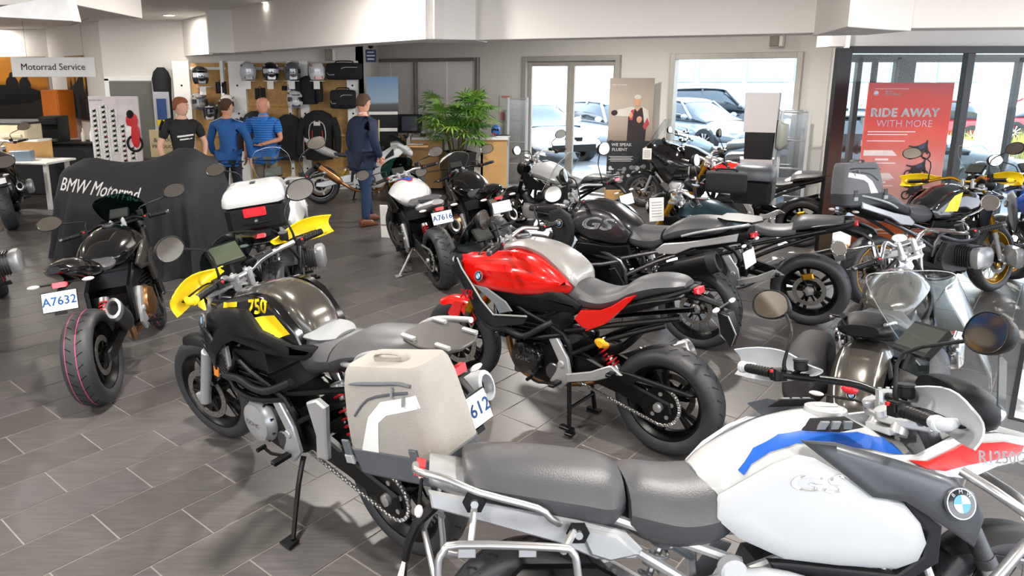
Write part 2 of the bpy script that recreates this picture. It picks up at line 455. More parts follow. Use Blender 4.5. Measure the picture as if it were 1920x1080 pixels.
    def chain(s, front=(.62, .36), r0=.112, r1=.042, y=.105):
        A = V((0, 0, s.Rr)); B = V((front[0], 0, front[1])); d = (B-A); L = d.length; u = d.normalized(); up = V((-u.z, 0, u.x))
        pts = []
        for i in range(13):
            a = PI/2+PI*i/12; pts.append(A+u*math.cos(a)*r0+up*math.sin(a)*r0)
        for i in range(1, 12): pts.append(A-up*r0+(B-up*r1-(A-up*r0))*i/12)
        for i in range(9):
            a = -PI/2+PI*i/8; pts.append(B+u*math.cos(a)*r1+up*math.sin(a)*r1)
        for i in range(1, 12): pts.append(B+up*r1+(A+up*r0-(B+up*r1))*i/12)
        mb = MB(); mb.disc((0, y, s.Rr), r0-.006, .006, n=40, k=1)
        for i in range(5):
            a = i*2*PI/5+.3; mb.disc((math.cos(a)*.07, y+.003, s.Rr+math.sin(a)*.07), .012, .01, n=10, k=2)
        mb.lathe([(0, 0), (.03, 0), (.026, .05), (.012, .055), (0, .055)], (0, y-.01, s.Rr), (0, 1, 0), 14, 2)
        s.P(mb, 'sprocket', [mSteel, mBlackM, mAlu])
        mb = MB(); P = [V((p.x, y, p.z)) for p in pts]; tot = 0; n = len(P); st = .0145; acc = 0; k = 0
        for i in range(n):
            a, b = P[i], P[(i+1) % n]; dl = (b-a).length; t = acc
            while t < dl:
                p = a+(b-a)*t/dl; ang = math.atan2((b-a).z, (b-a).x)
                mb.box(p, (.0132, .014 if k % 2 else .022, .019 if k % 2 else .015), (0, -ang, 0), .004); k += 1; t += st
            acc = t-dl
        s.P(mb, 'chain', mat('chain steel', 'a9a9a6', .35, metal=.8), kind='stuff')
    def swingarm(s, m=mBlackM, shaft=False, piv=(.56, .42)):
        mb = MB(); z0 = s.Rr
        pl = [(-.075, z0-.03), (-.06, z0+.035), (.12, z0+.075), (piv[0]-.06, piv[1]+.07), (piv[0]+.05, piv[1]+.03), (piv[0]+.04, piv[1]-.06), (.25, z0-.0), (.05, z0-.045)]
        if shaft:
            mb.panel([(a, b) for a, b in pl], .05, .014, -.085, 1); mb.v = [V((p.x, p.y, p.z)) for p in mb.v]
            mb.lathe([(0, -.04), (.055, -.04), (.085, -.02), (.09, .02), (.07, .05), (0, .055)], (0, -.10, z0), (0, -1, 0), 22)
            mb.tube([(.06, -.09, z0+.0), (piv[0], -.08, piv[1]-.01)], .034, 12)
            mb.box((piv[0]-.02, 0, piv[1]), (.09, .2, .09), bev=.012)
        else:
            mb.panel(pl, .034, .01, .125, 1); f0 = len(mb.f)
            mb.mirror(0, 0); mb.box((piv[0]-.12, 0, piv[1]-.02), (.10, .24, .08), bev=.01)
        s.P(mb, 'swingarm', [m])
        if shaft:
            mb = MB(); mb.lathe([(0, -.02), (.05, -.02), (.055, 0), (.045, .02), (.03, .045), (0, .05)], (0, .04, z0), (0, 1, 0), 20)
            for i in range(5):
                a = i*2*PI/5; mb.disc((math.cos(a)*.036, .068, z0+math.sin(a)*.036), .009, .014, n=6)
            s.P(mb, 'wheel_hub', [mAlu])
    def caliper(s, front=True, m=mBlackM, side=1):
        mb = MB()
        if front:
            c = V((s.wb-.075, 0, s.Rf+.135))
            for sg in (1, -1): mb.box(c+V((0, sg*.082, 0)), (.05, .045, .11), (0, .5, 0), .01)
            s.P(mb, 'front_caliper', m, True)
        else:
            mb.box((.02 if side > 0 else .09, side*.065, s.Rr+.125 if side > 0 else s.Rr+.09), (.09, .04, .05), (0, .3, 0), .01); s.P(mb, 'rear_caliper', m)
    def fork(s, upper=mBlackM, lower=mSil, usd=True, y=.105, clampm=mSil, top=1.03):
        tn = math.tan(s.rk); X = lambda z: s.wb-.0-(z-s.Rf)*tn
        for sg in (1, -1):
            mb = MB(); zb = s.Rf-.02; zm = s.Rf+.27 if usd else s.Rf+.33
            off = .03
            def q(z): return (X(z)+off*(1 if z > s.Rf+.05 else 0)-off, sg*y, z)
            if usd:
                mb.tube([q(zb), q(zm)], .0215, 12, k=1); mb.tube([q(zm), q(zm+.03), q(zm+.031), q(top)], [.031, .031, .028, .027], 14, k=0)
            else:
                mb.tube([q(zb), q(zm)], .031, 12, k=1); mb.tube([q(zm), q(top)], .0205, 12, k=0)
            mb.box((s.wb-.005, sg*(y-.0), s.Rf), (.07, .035, .075), (0, s.rk, 0), .01, 1)
            s.P(mb, 'fork_leg', [upper, lower], True)
        mb = MB(); xt = X(top)-.005
        for z in (top-.26, top-.02):
            if z > top-.1: s.P(mb, 'lower_clamp', [clampm], True); mb = MB()
            x = X(z); mb.prism([(x+.035, .13), (x-.015, .14), (x-.055, .06), (x-.065, 0), (x-.055, -.06), (x-.015, -.14), (x+.035, -.13), (x+.02, 0)], z-.014, z+.014, 'z', .005)
        for sg in (1, -1): mb.disc((X(top)-.003, sg*y, top+.006), .026, .03, (-math.sin(s.rk), 0, math.cos(s.rk)), 16, bev=.004)
        mb.disc((X(top)-.05, 0, top+.003), .022, .02, (-math.sin(s.rk), 0, math.cos(s.rk)), 16)
        s.P(mb, 'upper_clamp', [clampm], True)
    def fender(s, m, back=.55, fwd=.75, w_=.065, gap=.02):
        rows = []
        for i in range(15):
            a = PI/2-fwd+(fwd+back+.0)*i/14; rr = s.Rf+gap; r = []
            t = abs(i/7-1); ww = w_*(1-.25*t*t)
            for j in range(9):
                b = (j/4-1); r.append((s.wb+math.cos(a)*(rr-.05*b*b*abs(b)), b*ww, s.Rf+math.sin(a)*(rr-.05*b*b*abs(b))))
            rows.append(r)
        mb = MB(); mb.sheet(rows, .004)
        for sg in (1, -1): mb.prism([(s.wb-.12, s.Rf+.14), (s.wb+.0, s.Rf+.27), (s.wb-.1, s.Rf+.29), (s.wb-.16, s.Rf+.2)], sg*.066, sg*.073, 'y', .002)
        s.P(mb, 'front_fender', [m], True)
    def bars(s, c=(1.17, 1.10), end=(.96, .42, 1.11), m=mAlu, rise=.05, mir=True, mirpos=(1.02, .44, 1.36), mirsh='oct', guard=None, grip=mBlackP, ends=None, res=True, straight=False, mm=mBlackP):
        ex, ey, ez = end; cx, cz = c
        half = [(ex, ey, ez), (ex+.02, ey-.10, ez), (ex+.045, ey-.17, ez), (cx-.05, .14, cz+rise*.9), (cx-.005, .07, cz+.008), (cx, 0, cz)]
        if straight: half = [(ex, ey, ez), (ex+.02, ey-.13, ez), (cx-.01, .105, cz), (cx, .09, cz)]
        full = half+[(a, -b, d) for a, b, d in half[:-1][::-1]]
        mb = MB()
        if straight:
            mb.tube(half, .0125, 10, 1); mb.tube([(a, -b, d) for a, b, d in half], .0125, 10, 1); mb.box((cx+.005, .1, cz), (.05, .05, .03), bev=.006); mb.box((cx+.005, -.1, cz), (.05, .05, .03), bev=.006)
        else: mb.tube(full, .0135, 10, 4)
        s.P(mb, 'handlebar', [m], True)
        if not straight:
            mb = MB()
            for sg in (1, -1):
                mb.box((cx-.0, sg*.045, cz-.005), (.05, .032, .055), bev=.008); mb.box((cx-.01, sg*.045, cz-.045), (.036, .03, .06), bev=.006)
                for dx in (-.015, .015): mb.disc((cx+dx, sg*.045, cz+.024), .006, .01, (0, 0, 1), 8)
                mb.tube([(cx-.02, sg*.045, cz-.07), (cx-.035, sg*.05, cz-.10)], .026, 12)
            mb.box((cx-.03, 0, cz-.09), (.07, .12, .02), bev=.008)
            s.P(mb, 'bar_clamp', [mSil], True)
        A = V(half[0]); Bq = V(half[1]); d = (Bq-A).normalized()
        for sg in (1, -1):
            F = lambda p: V((p[0], sg*p[1], p[2]))
            mb = MB(); mb.tube([F(A), F(A+d*.005), F(A+d*.115), F(A+d*.12)], [.016, .0175, .0165, .021], 14)
            for i in range(7): mb.lathe([(.017, -.003), (.0185, 0), (.017, .003)], F(A+d*(.015+.014*i)), F(d), 14)
            s.P(mb, 'grip', [grip], True)
            mb = MB(); e = A-d*.012
            mb.disc(F(e), .0175, .026, F(d), 14, k=0, bev=.004)
            s.P(mb, 'bar_end', [ends or mSteel], True)
            mb = MB(); q = A+d*.15
            mb.box(F(q), (.045, .05, .042), bev=.008); mb.box(F(q+V((-.022, .004, .004))), (.012, .03, .026), bev=.003)
            mb.box(F(q+V((-.03, -.004, .014))), (.008, .014, .01), bev=.002, k=1)
            s.P(mb, 'switch_block', [mBlackP, mRedS], True)
            mb = MB(); L0 = q+V((.035, .0, .0)); mb.tube([F(L0), F(L0+V((.03, .03, -.002))), F(A+V((.055, .04, -.008))), F(A+V((.048, -.01, -.012)))], [.008, .006, .005, .006], 8, 3, flat=.6)
            mb.box(F(q+V((.02, -.01, 0))), (.04, .03, .028), bev=.006)
            s.P(mb, 'brake_lever' if sg < 0 else 'clutch_lever', [mBlackM], True)
            if res and (sg < 0 or res == 2):
                mb = MB(); mb.disc(F(q+V((.06, -.04, .035))), .024, .035, (0, 0, 1), 16, bev=.004); mb.disc(F(q+V((.06, -.04, .055))), .026, .008, (0, 0, 1), 16, k=1)
                mb.tube([F(q+V((.03, -.02, 0))), F(q+V((.06, -.04, .02)))], .007, 6)
                s.P(mb, 'brake_fluid_cup', [mBlackP, mDarkP], True)
            if mir:
                mp = V(mirpos); b0 = q+V((.01, -.02, .02))
                mb = MB(); mid = V((b0.x+.03, b0.y+.0, b0.z+(mp.z-b0.z)*.62))
                mb.tube([F(b0), F(b0+V((0, 0, .03))), F(mid), F(mp+V((.012, -.07, -.03))), F(mp+V((.02, -.03, -.01)))], [.008, .006, .005, .006, .012], 8, 3)
                s.P(mb, 'mirror_stem', [mm], True)
                s.mirror_head(F(mp), sg, mirsh, mm)
            if guard: s.guard(F, A, d, guard, sg)
    def mirror_head(s, p, sg, sh='oct', mm=mBlackP, steer=True, face=(-1, 0, .24)):
        if sh == 'round': pl = [(math.cos(a)*.052, math.sin(a)*.052) for a in [2*PI*i/20 for i in range(20)]]
        elif sh == 'small': pl = [(-.07, -.012), (-.05, .024), (.0, .034), (.05, .028), (.068, 0), (.05, -.028), (0, -.036), (-.045, -.032)]
        else: pl = [(-.088, -.022), (-.07, .03), (-.02, .055), (.045, .052), (.084, .025), (.085, -.02), (.045, -.052), (-.03, -.055)]
        pl = [(a*sg, b) for a, b in pl]
        if sh != 'round': pl = [(q[0], q[1]) for q in cat([(a, b, 0) for a, b in pl], 3, True)]
        f = V(face).normalized(); ux = V((0, 1, 0)); ux = (ux+V((-.25*sg, 0, 0))).normalized(); f = (f-ux*f.dot(ux)).normalized(); uz = ux.cross(f)
        if uz.z < 0: uz = -uz
        def ring(k, dep): return [p+ux*a*k+uz*b*k+f*dep for a, b in pl]
        mb = MB(); mb.rings([ring(.35, -.045), ring(.8, -.03), ring(1, -.004), ring(1, .004), ring(.94, .006), ring(.93, .003)], True, (1, 0), 0)
        o = s.P(mb, 'mirror', [mm], steer)
        mb = MB(); mb.rings([ring(.93, .003), ring(.90, .0042)], True, (0, 1), 0)
        s.P(mb, 'mirror_glass', [mMir], steer, o, smooth=False)
    def guard(s, F, A, d, m, sg):
        rows = []
        for i in range(9):
            t = i/8; y = A.y+.11-.36*t; x = A.x+.035+.085*math.sin(min(1, t*1.5)*PI/2)+.0*t; hgt = .044*math.sin(PI*min(1, .25+t*.8))+.014
            r = []
            for j in range(7):
                u = j/6*2-1; r.append(F((x-.03*u*u+.01, y, A.z+.005+hgt*u*1.1+.02*t)))
            rows.append(r)
        mb = MB(); mb.sheet(rows, .005 if sg > 0 else -.005)
        e = A-d*.018; mb.tube([F(e), F((A.x+.01, A.y+.035, A.z)), F((A.x+.05, A.y+.02, A.z))], [.02, .018, .012], 10, 3)
        mb.disc(F(A-d*.022), .022, .02, F(d), 14, bev=.004)
        o = s.P(mb, 'hand_guard', [m], True)
        mb = MB(); mb.disc(F(A-d*.034), .008, .006, F(d), 8); s.P(mb, 'bolt', [mAlu], True, o)
    def display(s, c=(1.27, 0, 1.25), w_=.17, h=.11, tilt=.7, steer=False, m=mScreen):
        mb = MB(); mb.box((0, 0, 0), (.022, w_, h), bev=.008, k=0); mb.box((-.0115, 0, .002), (.002, w_*.9, h*.8), bev=.0008, k=1)
        mb.tube([(0, 0, -h*.3), (.03, 0, -h*.9)], .014, 8, k=0)
        mb.xf(M.Translation(V(c)) @ M.Rotation(tilt, 4, 'Y')); s.P(mb, 'display', [mBlackP, m], steer)
    def dials(s, c=(1.24, 0, 1.10), r=.045, ys=(0,), m=mChrome, steer=True):
        mb = MB()
        for y in ys:
            ax = V((-.45, 0, .9)); cc = V(c)+V((0, y, 0))
            mb.lathe([(0, -.035), (r*.8, -.03), (r, -.005), (r, .006), (r*.9, .007)], cc, ax, 22, 0); mb.lathe([(r*.9, .005), (0, .0055)], cc, ax, 22, 1)
            mb.box(cc+ax.normalized()*.008, (.003, r*1.2, .002), (.5, 0, 0), 0, 0)
        s.P(mb, 'instrument', [m, mat('dial face', 'c8c8c4', .4)], steer)
    def screen(s, rows, m=gClear, k=6, rim=True, steer=False, name='windscreen'):
        """rows of (x, z, halfwidth, sweep)"""
        G = []
        for x, z, hw, sw in [tuple(p) for p in cat4(rows, 4)]:
            G.append([(x-sw*(u*u), u*hw, z-.02*u*u) for u in [j/8-1 for j in range(17)]])
        mb = MB(); mb.sheet(G, .004); o = s.P(mb, name, [m], steer)
        if rim:
            n = len(G[0]); per = G[-1]+[r[-1] for r in G[-2::-1]]; per = [r[0] for r in G]+G[-1][1:]+[r[-1] for r in G[-2::-1]]
            mb = MB(); mb.tube(per, .0018, 5); s.P(mb, 'screen_edge', [mat('polished acrylic edge', 'a9b0b0', .15, coat=.5) if m is gClear else mBlackP], steer, o)
        return o
    def plate(s, txt, c=(-.26, .82), tilt=.3, w_=.21, h=.12):
        mb = MB(); mb.box((0, 0, 0), (.006, w_, h), bev=.002, k=0)
        mb.box((.006, 0, 0), (.008, w_+.01, h+.01), bev=.003, k=1)
        if txt in ('A7612', 'A7616', 'A7632'): text_on(mb, txt, h*.62, (-.0032, 0, .0), (0, -1, 0), (0, 0, 1), .0006, 2, bold=.035, space=1.05)
        mb.box((.0, 0, -h*.62), (.012, .07, .02), bev=.003, k=1)
        mb.xf(M.Translation((c[0], 0, c[1])) @ M.Rotation(tilt, 4, 'Y'))
        s.P(mb, 'number_plate', [mPlate, mBlackP, mPlateT])
    def tail(s, st, m=mBlackP, lamp=(-.2, .9), arm=None, ind=(-.17, .87), indw=.16, lampw=.09, label=None):
        mb = MB(); mb.body(st, 16, 3); s.P(mb, 'tail_cowl', [m], label=label)
        mb = MB(); mb.box((lamp[0], 0, lamp[1]), (.03, lampw, .032), (0, .2, 0), .008); s.P(mb, 'tail_lamp', [mTail])
        if arm:
            mb = MB(); mb.tube(arm, [.03, .024, .02], 8, 2, flat=.7); s.P(mb, 'plate_carrier', [mBlackP])
        if ind: s.indicators(ind, indw)
    def indicators(s, p, wd, front=False):
        for sg in (1, -1):
            mb = MB(); mb.tube([(p[0], 0, p[1]), (p[0], sg*(wd-.05), p[1])], .006, 6, k=0); mb.ell((p[0], sg*(wd-.01), p[1]), (.014, .038, .013), 10, 6, 1)
            s.P(mb, 'indicator', [mBlackP, mInd])
    def seat(s, st, m=mSeat, name='seat', e=3.0, k=0):
        mb = MB(); mb.body(st, 20, 4, e); return s.P(mb, name, [m])
    def engine(s, kind='inline', m=mBlackM, cover=mBlackG, txt=None, z=0.):
        mb = MB()
        if kind == 'inline':
            mb.prism([(.56, .30+z), (.70, .24+z), (.95, .27+z), (1.0, .40+z), (.93, .50+z), (1.02, .63+z), (.98, .80+z), (.76, .80+z), (.71, .56+z), (.56, .54+z)], -.15, .15, 'y', .02)
            for i in range(7):
                zz = .50+z+.028*i; mb.prism([(.73, zz), (.995, zz-.02), (1.0, zz-.008), (.73, zz+.012)], -.165, .165, 'y', .002)
            mb.prism([(.72, .70+z), (1.02, .66+z), (1.01, .76+z), (.74, .82+z)], -.17, .17, 'y', .01)
        else:
            mb.prism([(.66, .24), (1.06, .24), (1.1, .42), (1.0, .62), (.70, .60), (.62, .42)], -.12, .12, 'y', .03)
        s.P(mb, 'engine_block', [m])
        if kind == 'inline':
            for sg in (1, -1):
                mb = MB(); cc = V((.86 if sg > 0 else .78, sg*.15, .395+z)); r = .098 if sg > 0 else .11
                mb.lathe([(0, -.01), (r+.02, -.01), (r+.02, .012), (r+.006, .03), (r, .05), (r-.03, .062), (0, .064)], cc, (0, sg, 0), 30, 0)
                for i in range(9):
                    a = 2*PI*i/9; mb.disc(cc+V((math.cos(a)*(r+.014), sg*.018, math.sin(a)*(r+.014))), .007, .016, (0, 1, 0), 6, 1)
                if txt: text_on(mb, txt, .036, cc+V((0, sg*.064, .0)), (-sg, 0, 0), (0, 0, 1), .001, 2, bold=.02)
                s.P(mb, 'engine_cover', [cover, mSteel, mAlu])
            mb = MB(); mb.disc((.66, .165, .35+z), .055, .03, n=20, bev=.006); mb.disc((.64, -.16, .36+z), .05, .03, n=18, bev=.006)
            mb.box((.93, .16, .30+z), (.05, .03, .05), bev=.008); mb.tube([(.98, .0, .50+z), (1.03, .04, .42+z), (1.0, .06, .34+z)], .014, 8, 3)
            s.P(mb, 'engine_fitting', [mSteel])
        else:
            for sg in (1, -1):
                mb = MB(); x = .93 if sg > 0 else .98
                def rr(y, k_): return [(x+a*k_, sg*y, .42+b*k_) for a, b in ((-.11, -.05), (-.09, -.10), (.06, -.10), (.10, -.05), (.11, .05), (.07, .10), (-.08, .10), (-.11, .06))]
                for i in range(6):
                    y = .13+.022*i; mb.rings([rr(y, 1.02), rr(y+.008, 1.02)], k=0); mb.rings([rr(y+.008, .82), rr(y+.022, .82)], k=0)
                mb.rings([rr(.262, .9), rr(.30, 1.0), rr(.335, .95), rr(.355, .7)], k=1)
                s.P(mb, 'cylinder', [m, cover])
    def headers(s, m=mBrass, side=-1, muff=None, mm=mBlackM, endm=mSil, z=0., r=.055, endk=None):
        mb = MB()
        for y in (-.06, .06): mb.tube([(.99, y, .66+z), (1.07, y*1.1, .62+z), (1.08, y, .42+z), (1.0, y*.7, .24+z), (.8, y*.4-.01, .19+z), (.62, side*.06, .21+z)], .021, 10, 4)
        if muff:
            mb.tube([(.62, side*.06, .21+z), (.5, side*.11, .25+z), (muff[0][0]+.0, muff[0][1], muff[0][2])], .024, 10, 3)
        s.P(mb, 'exhaust_header', [m])
        if muff:
            a, b = V(muff[0]), V(muff[1]); d = (b-a)
            st = mb_ = MB(); up = V((0, 0, 1)); ux = V((0, 1, 0)); uz = d.normalized().cross(ux)*-1
            def ring(t, k_): return [a+d*t+ux*math.cos(q)*r*k_*.8+uz*math.sin(q)*r*k_*1.15+ux*0 for q in [2*PI*i/16 for i in range(16)]]
            mb_.rings([ring(0, .4), ring(.08, .85), ring(.2, 1), ring(.86, 1.02)], k=0); mb_.rings([ring(.86, 1.06), ring(1., .98), ring(1.01, .7), ring(.93, .6)], True, (1, 0), 1)
            mb_.rings([ring(.93, .6), ring(.935, .1)], True, (0, 1), 2)
            s.P(mb_, 'muffler', [mm, endm, mGroove])
    def frame(s, m=mBlackM, tubes=True, z=0.):
        mb = MB()
        if tubes:
            for sg in (1, -1):
                for p in ([(1.18, .05, .92), (.98, .17, .74), (.60, .17, .62), (.56, .14, .42)], [(1.2, .05, .80), (1.08, .17, .58), (.85, .19, .55), (.60, .17, .62)], [(.60, .15, .64), (.3, .13, .74), (-.08, .10, .86)], [(.56, .15, .50), (.3, .13, .66), (.0, .10, .80)], [(.98, .17, .74), (1.08, .17, .58)]):
                    mb.tube([(a, sg*b, c+z) for a, b, c in p], .016, 8, 3)
        else:
            for sg in (1, -1): mb.panel([(1.2, .93+z), (1.22, .78+z), (.98, .66+z), (.70, .58+z), (.62, .36+z), (.5, .36+z), (.52, .62+z), (.7, .75+z), (1.0, .86+z)], .035, .012, .165, sg)
        s.P(mb, 'frame', [m])
    def hanger(s, m=mSil, peg=True, z=0.):
        for sg in (1, -1):
            mb = MB(); mb.panel([(.70, .56+z), (.64, .58+z), (.56, .47+z), (.53, .34+z), (.60, .26+z), (.68, .29+z), (.64, .36+z), (.62, .43+z)], .022, .006, .185, sg)
            mb.disc((.60, sg*.186, .42+z), .022, .02, n=12, k=0, bev=.004)
            s.P(mb, 'peg_hanger', [m])
            mb = MB(); mb.box((.60, sg*.245, .315+z), (.035, .10, .018), bev=.004); mb.tube([(.62, sg*.2, .30+z), (.74, sg*.21, .27+z), (.80, sg*.21, .285+z)], .008, 8, 2); mb.tube([(.80, sg*.2, .285+z), (.80, sg*.25, .285+z)], .011, 8)
            s.P(mb, 'foot_peg', [mBlackM])
            if peg:
                mb = MB(); mb.prism([(.56, .37+z), (.40, .43+z), (.28, .50+z), (.22, .485+z), (.24, .45+z), (.36, .385+z), (.55, .32+z)], sg*.175, sg*.195, 'y', .005); mb.box((.24, sg*.235, .475+z), (.035, .08, .018), bev=.004, k=1); mb.prism([(.19, .47+z), (.26, .51+z), (.29, .45+z)], sg*.19, sg*.21, 'y', .004)
                s.P(mb, 'pillion_peg', [m, mBlackM])
    def stand(s, side=True, centre=False, m=mBlackM, foot=(.47, .33, .02)):
        if side:
            mb = MB(); f = V(foot); lift = -math.tan(abs(s.root.rotation_euler.x))*f.y
            f.z -= lift
            mb.tube([(.60, .12, .30), (.56, .20, .2), tuple(f)], [.014, .013, .011], 8, 2); mb.prism([(f.x-.02, f.y-.02), (f.x+.045, f.y-.02), (f.x+.045, f.y+.045), (f.x-.03, f.y+.045)], f.z-.012, f.z, 'z', .003)
            s.P(mb, 'side_stand', [m])
        if centre:
            mb = MB()
            for sg in (1, -1):
                mb.tube([(.58, sg*.12, .30), (.56, sg*.14, .12), (.55, sg*.15, .03)], .014, 8, 2, k=0); mb.box((.56, sg*.16, .012), (.09, .045, .016), bev=.004)
            mb.tube([(.56, -.13, .13), (.56, .13, .13)], .01, 8); mb.tube([(.55, .15, .04), (.50, .22, .03)], .01, 8); mb.box((.49, .24, .03), (.05, .05, .016), bev=.004)
            s.P(mb, 'centre_stand', [m])
    def shock(s, spring=mRedS, a=(.42, .03, .62), b=(.30, .03, .40), body=mAlu):
        A, B_ = V(a), V(b); mb = MB(); mb.tube([A, B_], .012, 8, k=0); pts = []
        d = (B_-A); u = d.normalized(); q = u.cross(V((0, 1, 0))); w2 = u.cross(q)
        for i in range(73):
            t = i/72; an = t*2*PI*6; pts.append(A+d*(.1+.75*t)+(q*math.cos(an)+w2*math.sin(an))*.032)
        mb.tube(pts, .006, 6, k=1); mb.disc(A+d*.05, .034, .03, u, 16, k=0); mb.disc(A+d*.92, .03, .03, u, 16, k=0)
        s.P(mb, 'rear_shock', [body, spring])
    def radiator(s, x=1.08, z=(.45, .74), w_=.16):
        mb = MB(); mb.prism([(x, z[0]), (x+.05, z[0]), (x+.08, z[1]), (x+.03, z[1])], -w_, w_, 'y', .006)
        for i in range(12): mb.box((x+.075, 0, z[0]+(z[1]-z[0])*(i+.5)/12), (.01, w_*1.9, .005), (0, 0, 0), 0, 1)
        s.P(mb, 'radiator', [mBlackM, mSteel])
    def lampnose(s, c=(1.42, .86), w_=.12, h=.10, m=mBlackP, steer=False, depth=.12):
        mb = MB(); mb.body([(c[0]-depth, c[1]+h, c[1]-h*.6, w_*.8), (c[0]-depth*.4, c[1]+h, c[1]-h, w_*1.05), (c[0]+.02, c[1]+h*.6, c[1]-h, w_*.85), (c[0]+.05, c[1]+h*.1, c[1]-h*.8, w_*.5)], 18, 3, 2.8)
        o = s.P(mb, 'nose_fairing', [m], steer)
        for sg in (1, -1):
            mb = MB(); mb.ell((c[0]+.025, sg*w_*.45, c[1]-.015), (.035, w_*.38, h*.42), 14, 8, 0); s.P(mb, 'headlamp', [mLamp], steer)
    def roundlamp(s, c=(1.36, 0, .86), r=.085, m=mBlackP):
        mb = MB(); mb.lathe([(0, -.11), (r*.6, -.10), (r*.95, -.04), (r*1.04, 0), (r*1.04, .02), (r*.95, .03)], c, (1, 0, 0), 24, 0); mb.lathe([(r*.95, .022), (r*.6, .04), (0, .046)], c, (1, 0, 0), 24, 1)
        s.P(mb, 'headlamp', [m, mLamp], True)
    def emblem(s, c, r=.034, nrm=(0, 1, 0), steer=False, both=True):
        for sg in ((1, -1) if both else (1,)):
            mb = MB(); n = V((nrm[0], nrm[1]*sg, nrm[2])); emblem(mb, (c[0], c[1]*sg, c[2]), r, n)
            s.P(mb, 'emblem', [mBlackG, mWhite, mBlueL, mAlu], steer, ang=30)
    def both(s, name, m, pts, th=.012, bev=.006, y=None, sm=0, crown=0., label=None):
        o = []
        for sg in (1, -1):
            mb = MB(); mb.panel(pts, th, bev, y, sg, sm, crown=crown); o.append(s.P(mb, name, m if isinstance(m, list) else [m], label=label))
        return o
def cat4(rows, k):
    out = []; n = len(rows)
    for i in range(n-1):
        a0, a1, a2, a3 = rows[max(i-1, 0)], rows[i], rows[i+1], rows[min(i+2, n-1)]
        for j in range(k):
            t = j/k; out.append([.5*((2*p1)+(p2-p0)*t+(2*p0-5*p1+4*p2-p3)*t*t+(3*p1-p0-3*p2+p3)*t**3) for p0, p1, p2, p3 in zip(a0, a1, a2, a3)])
    out.append(list(rows[-1])); return out
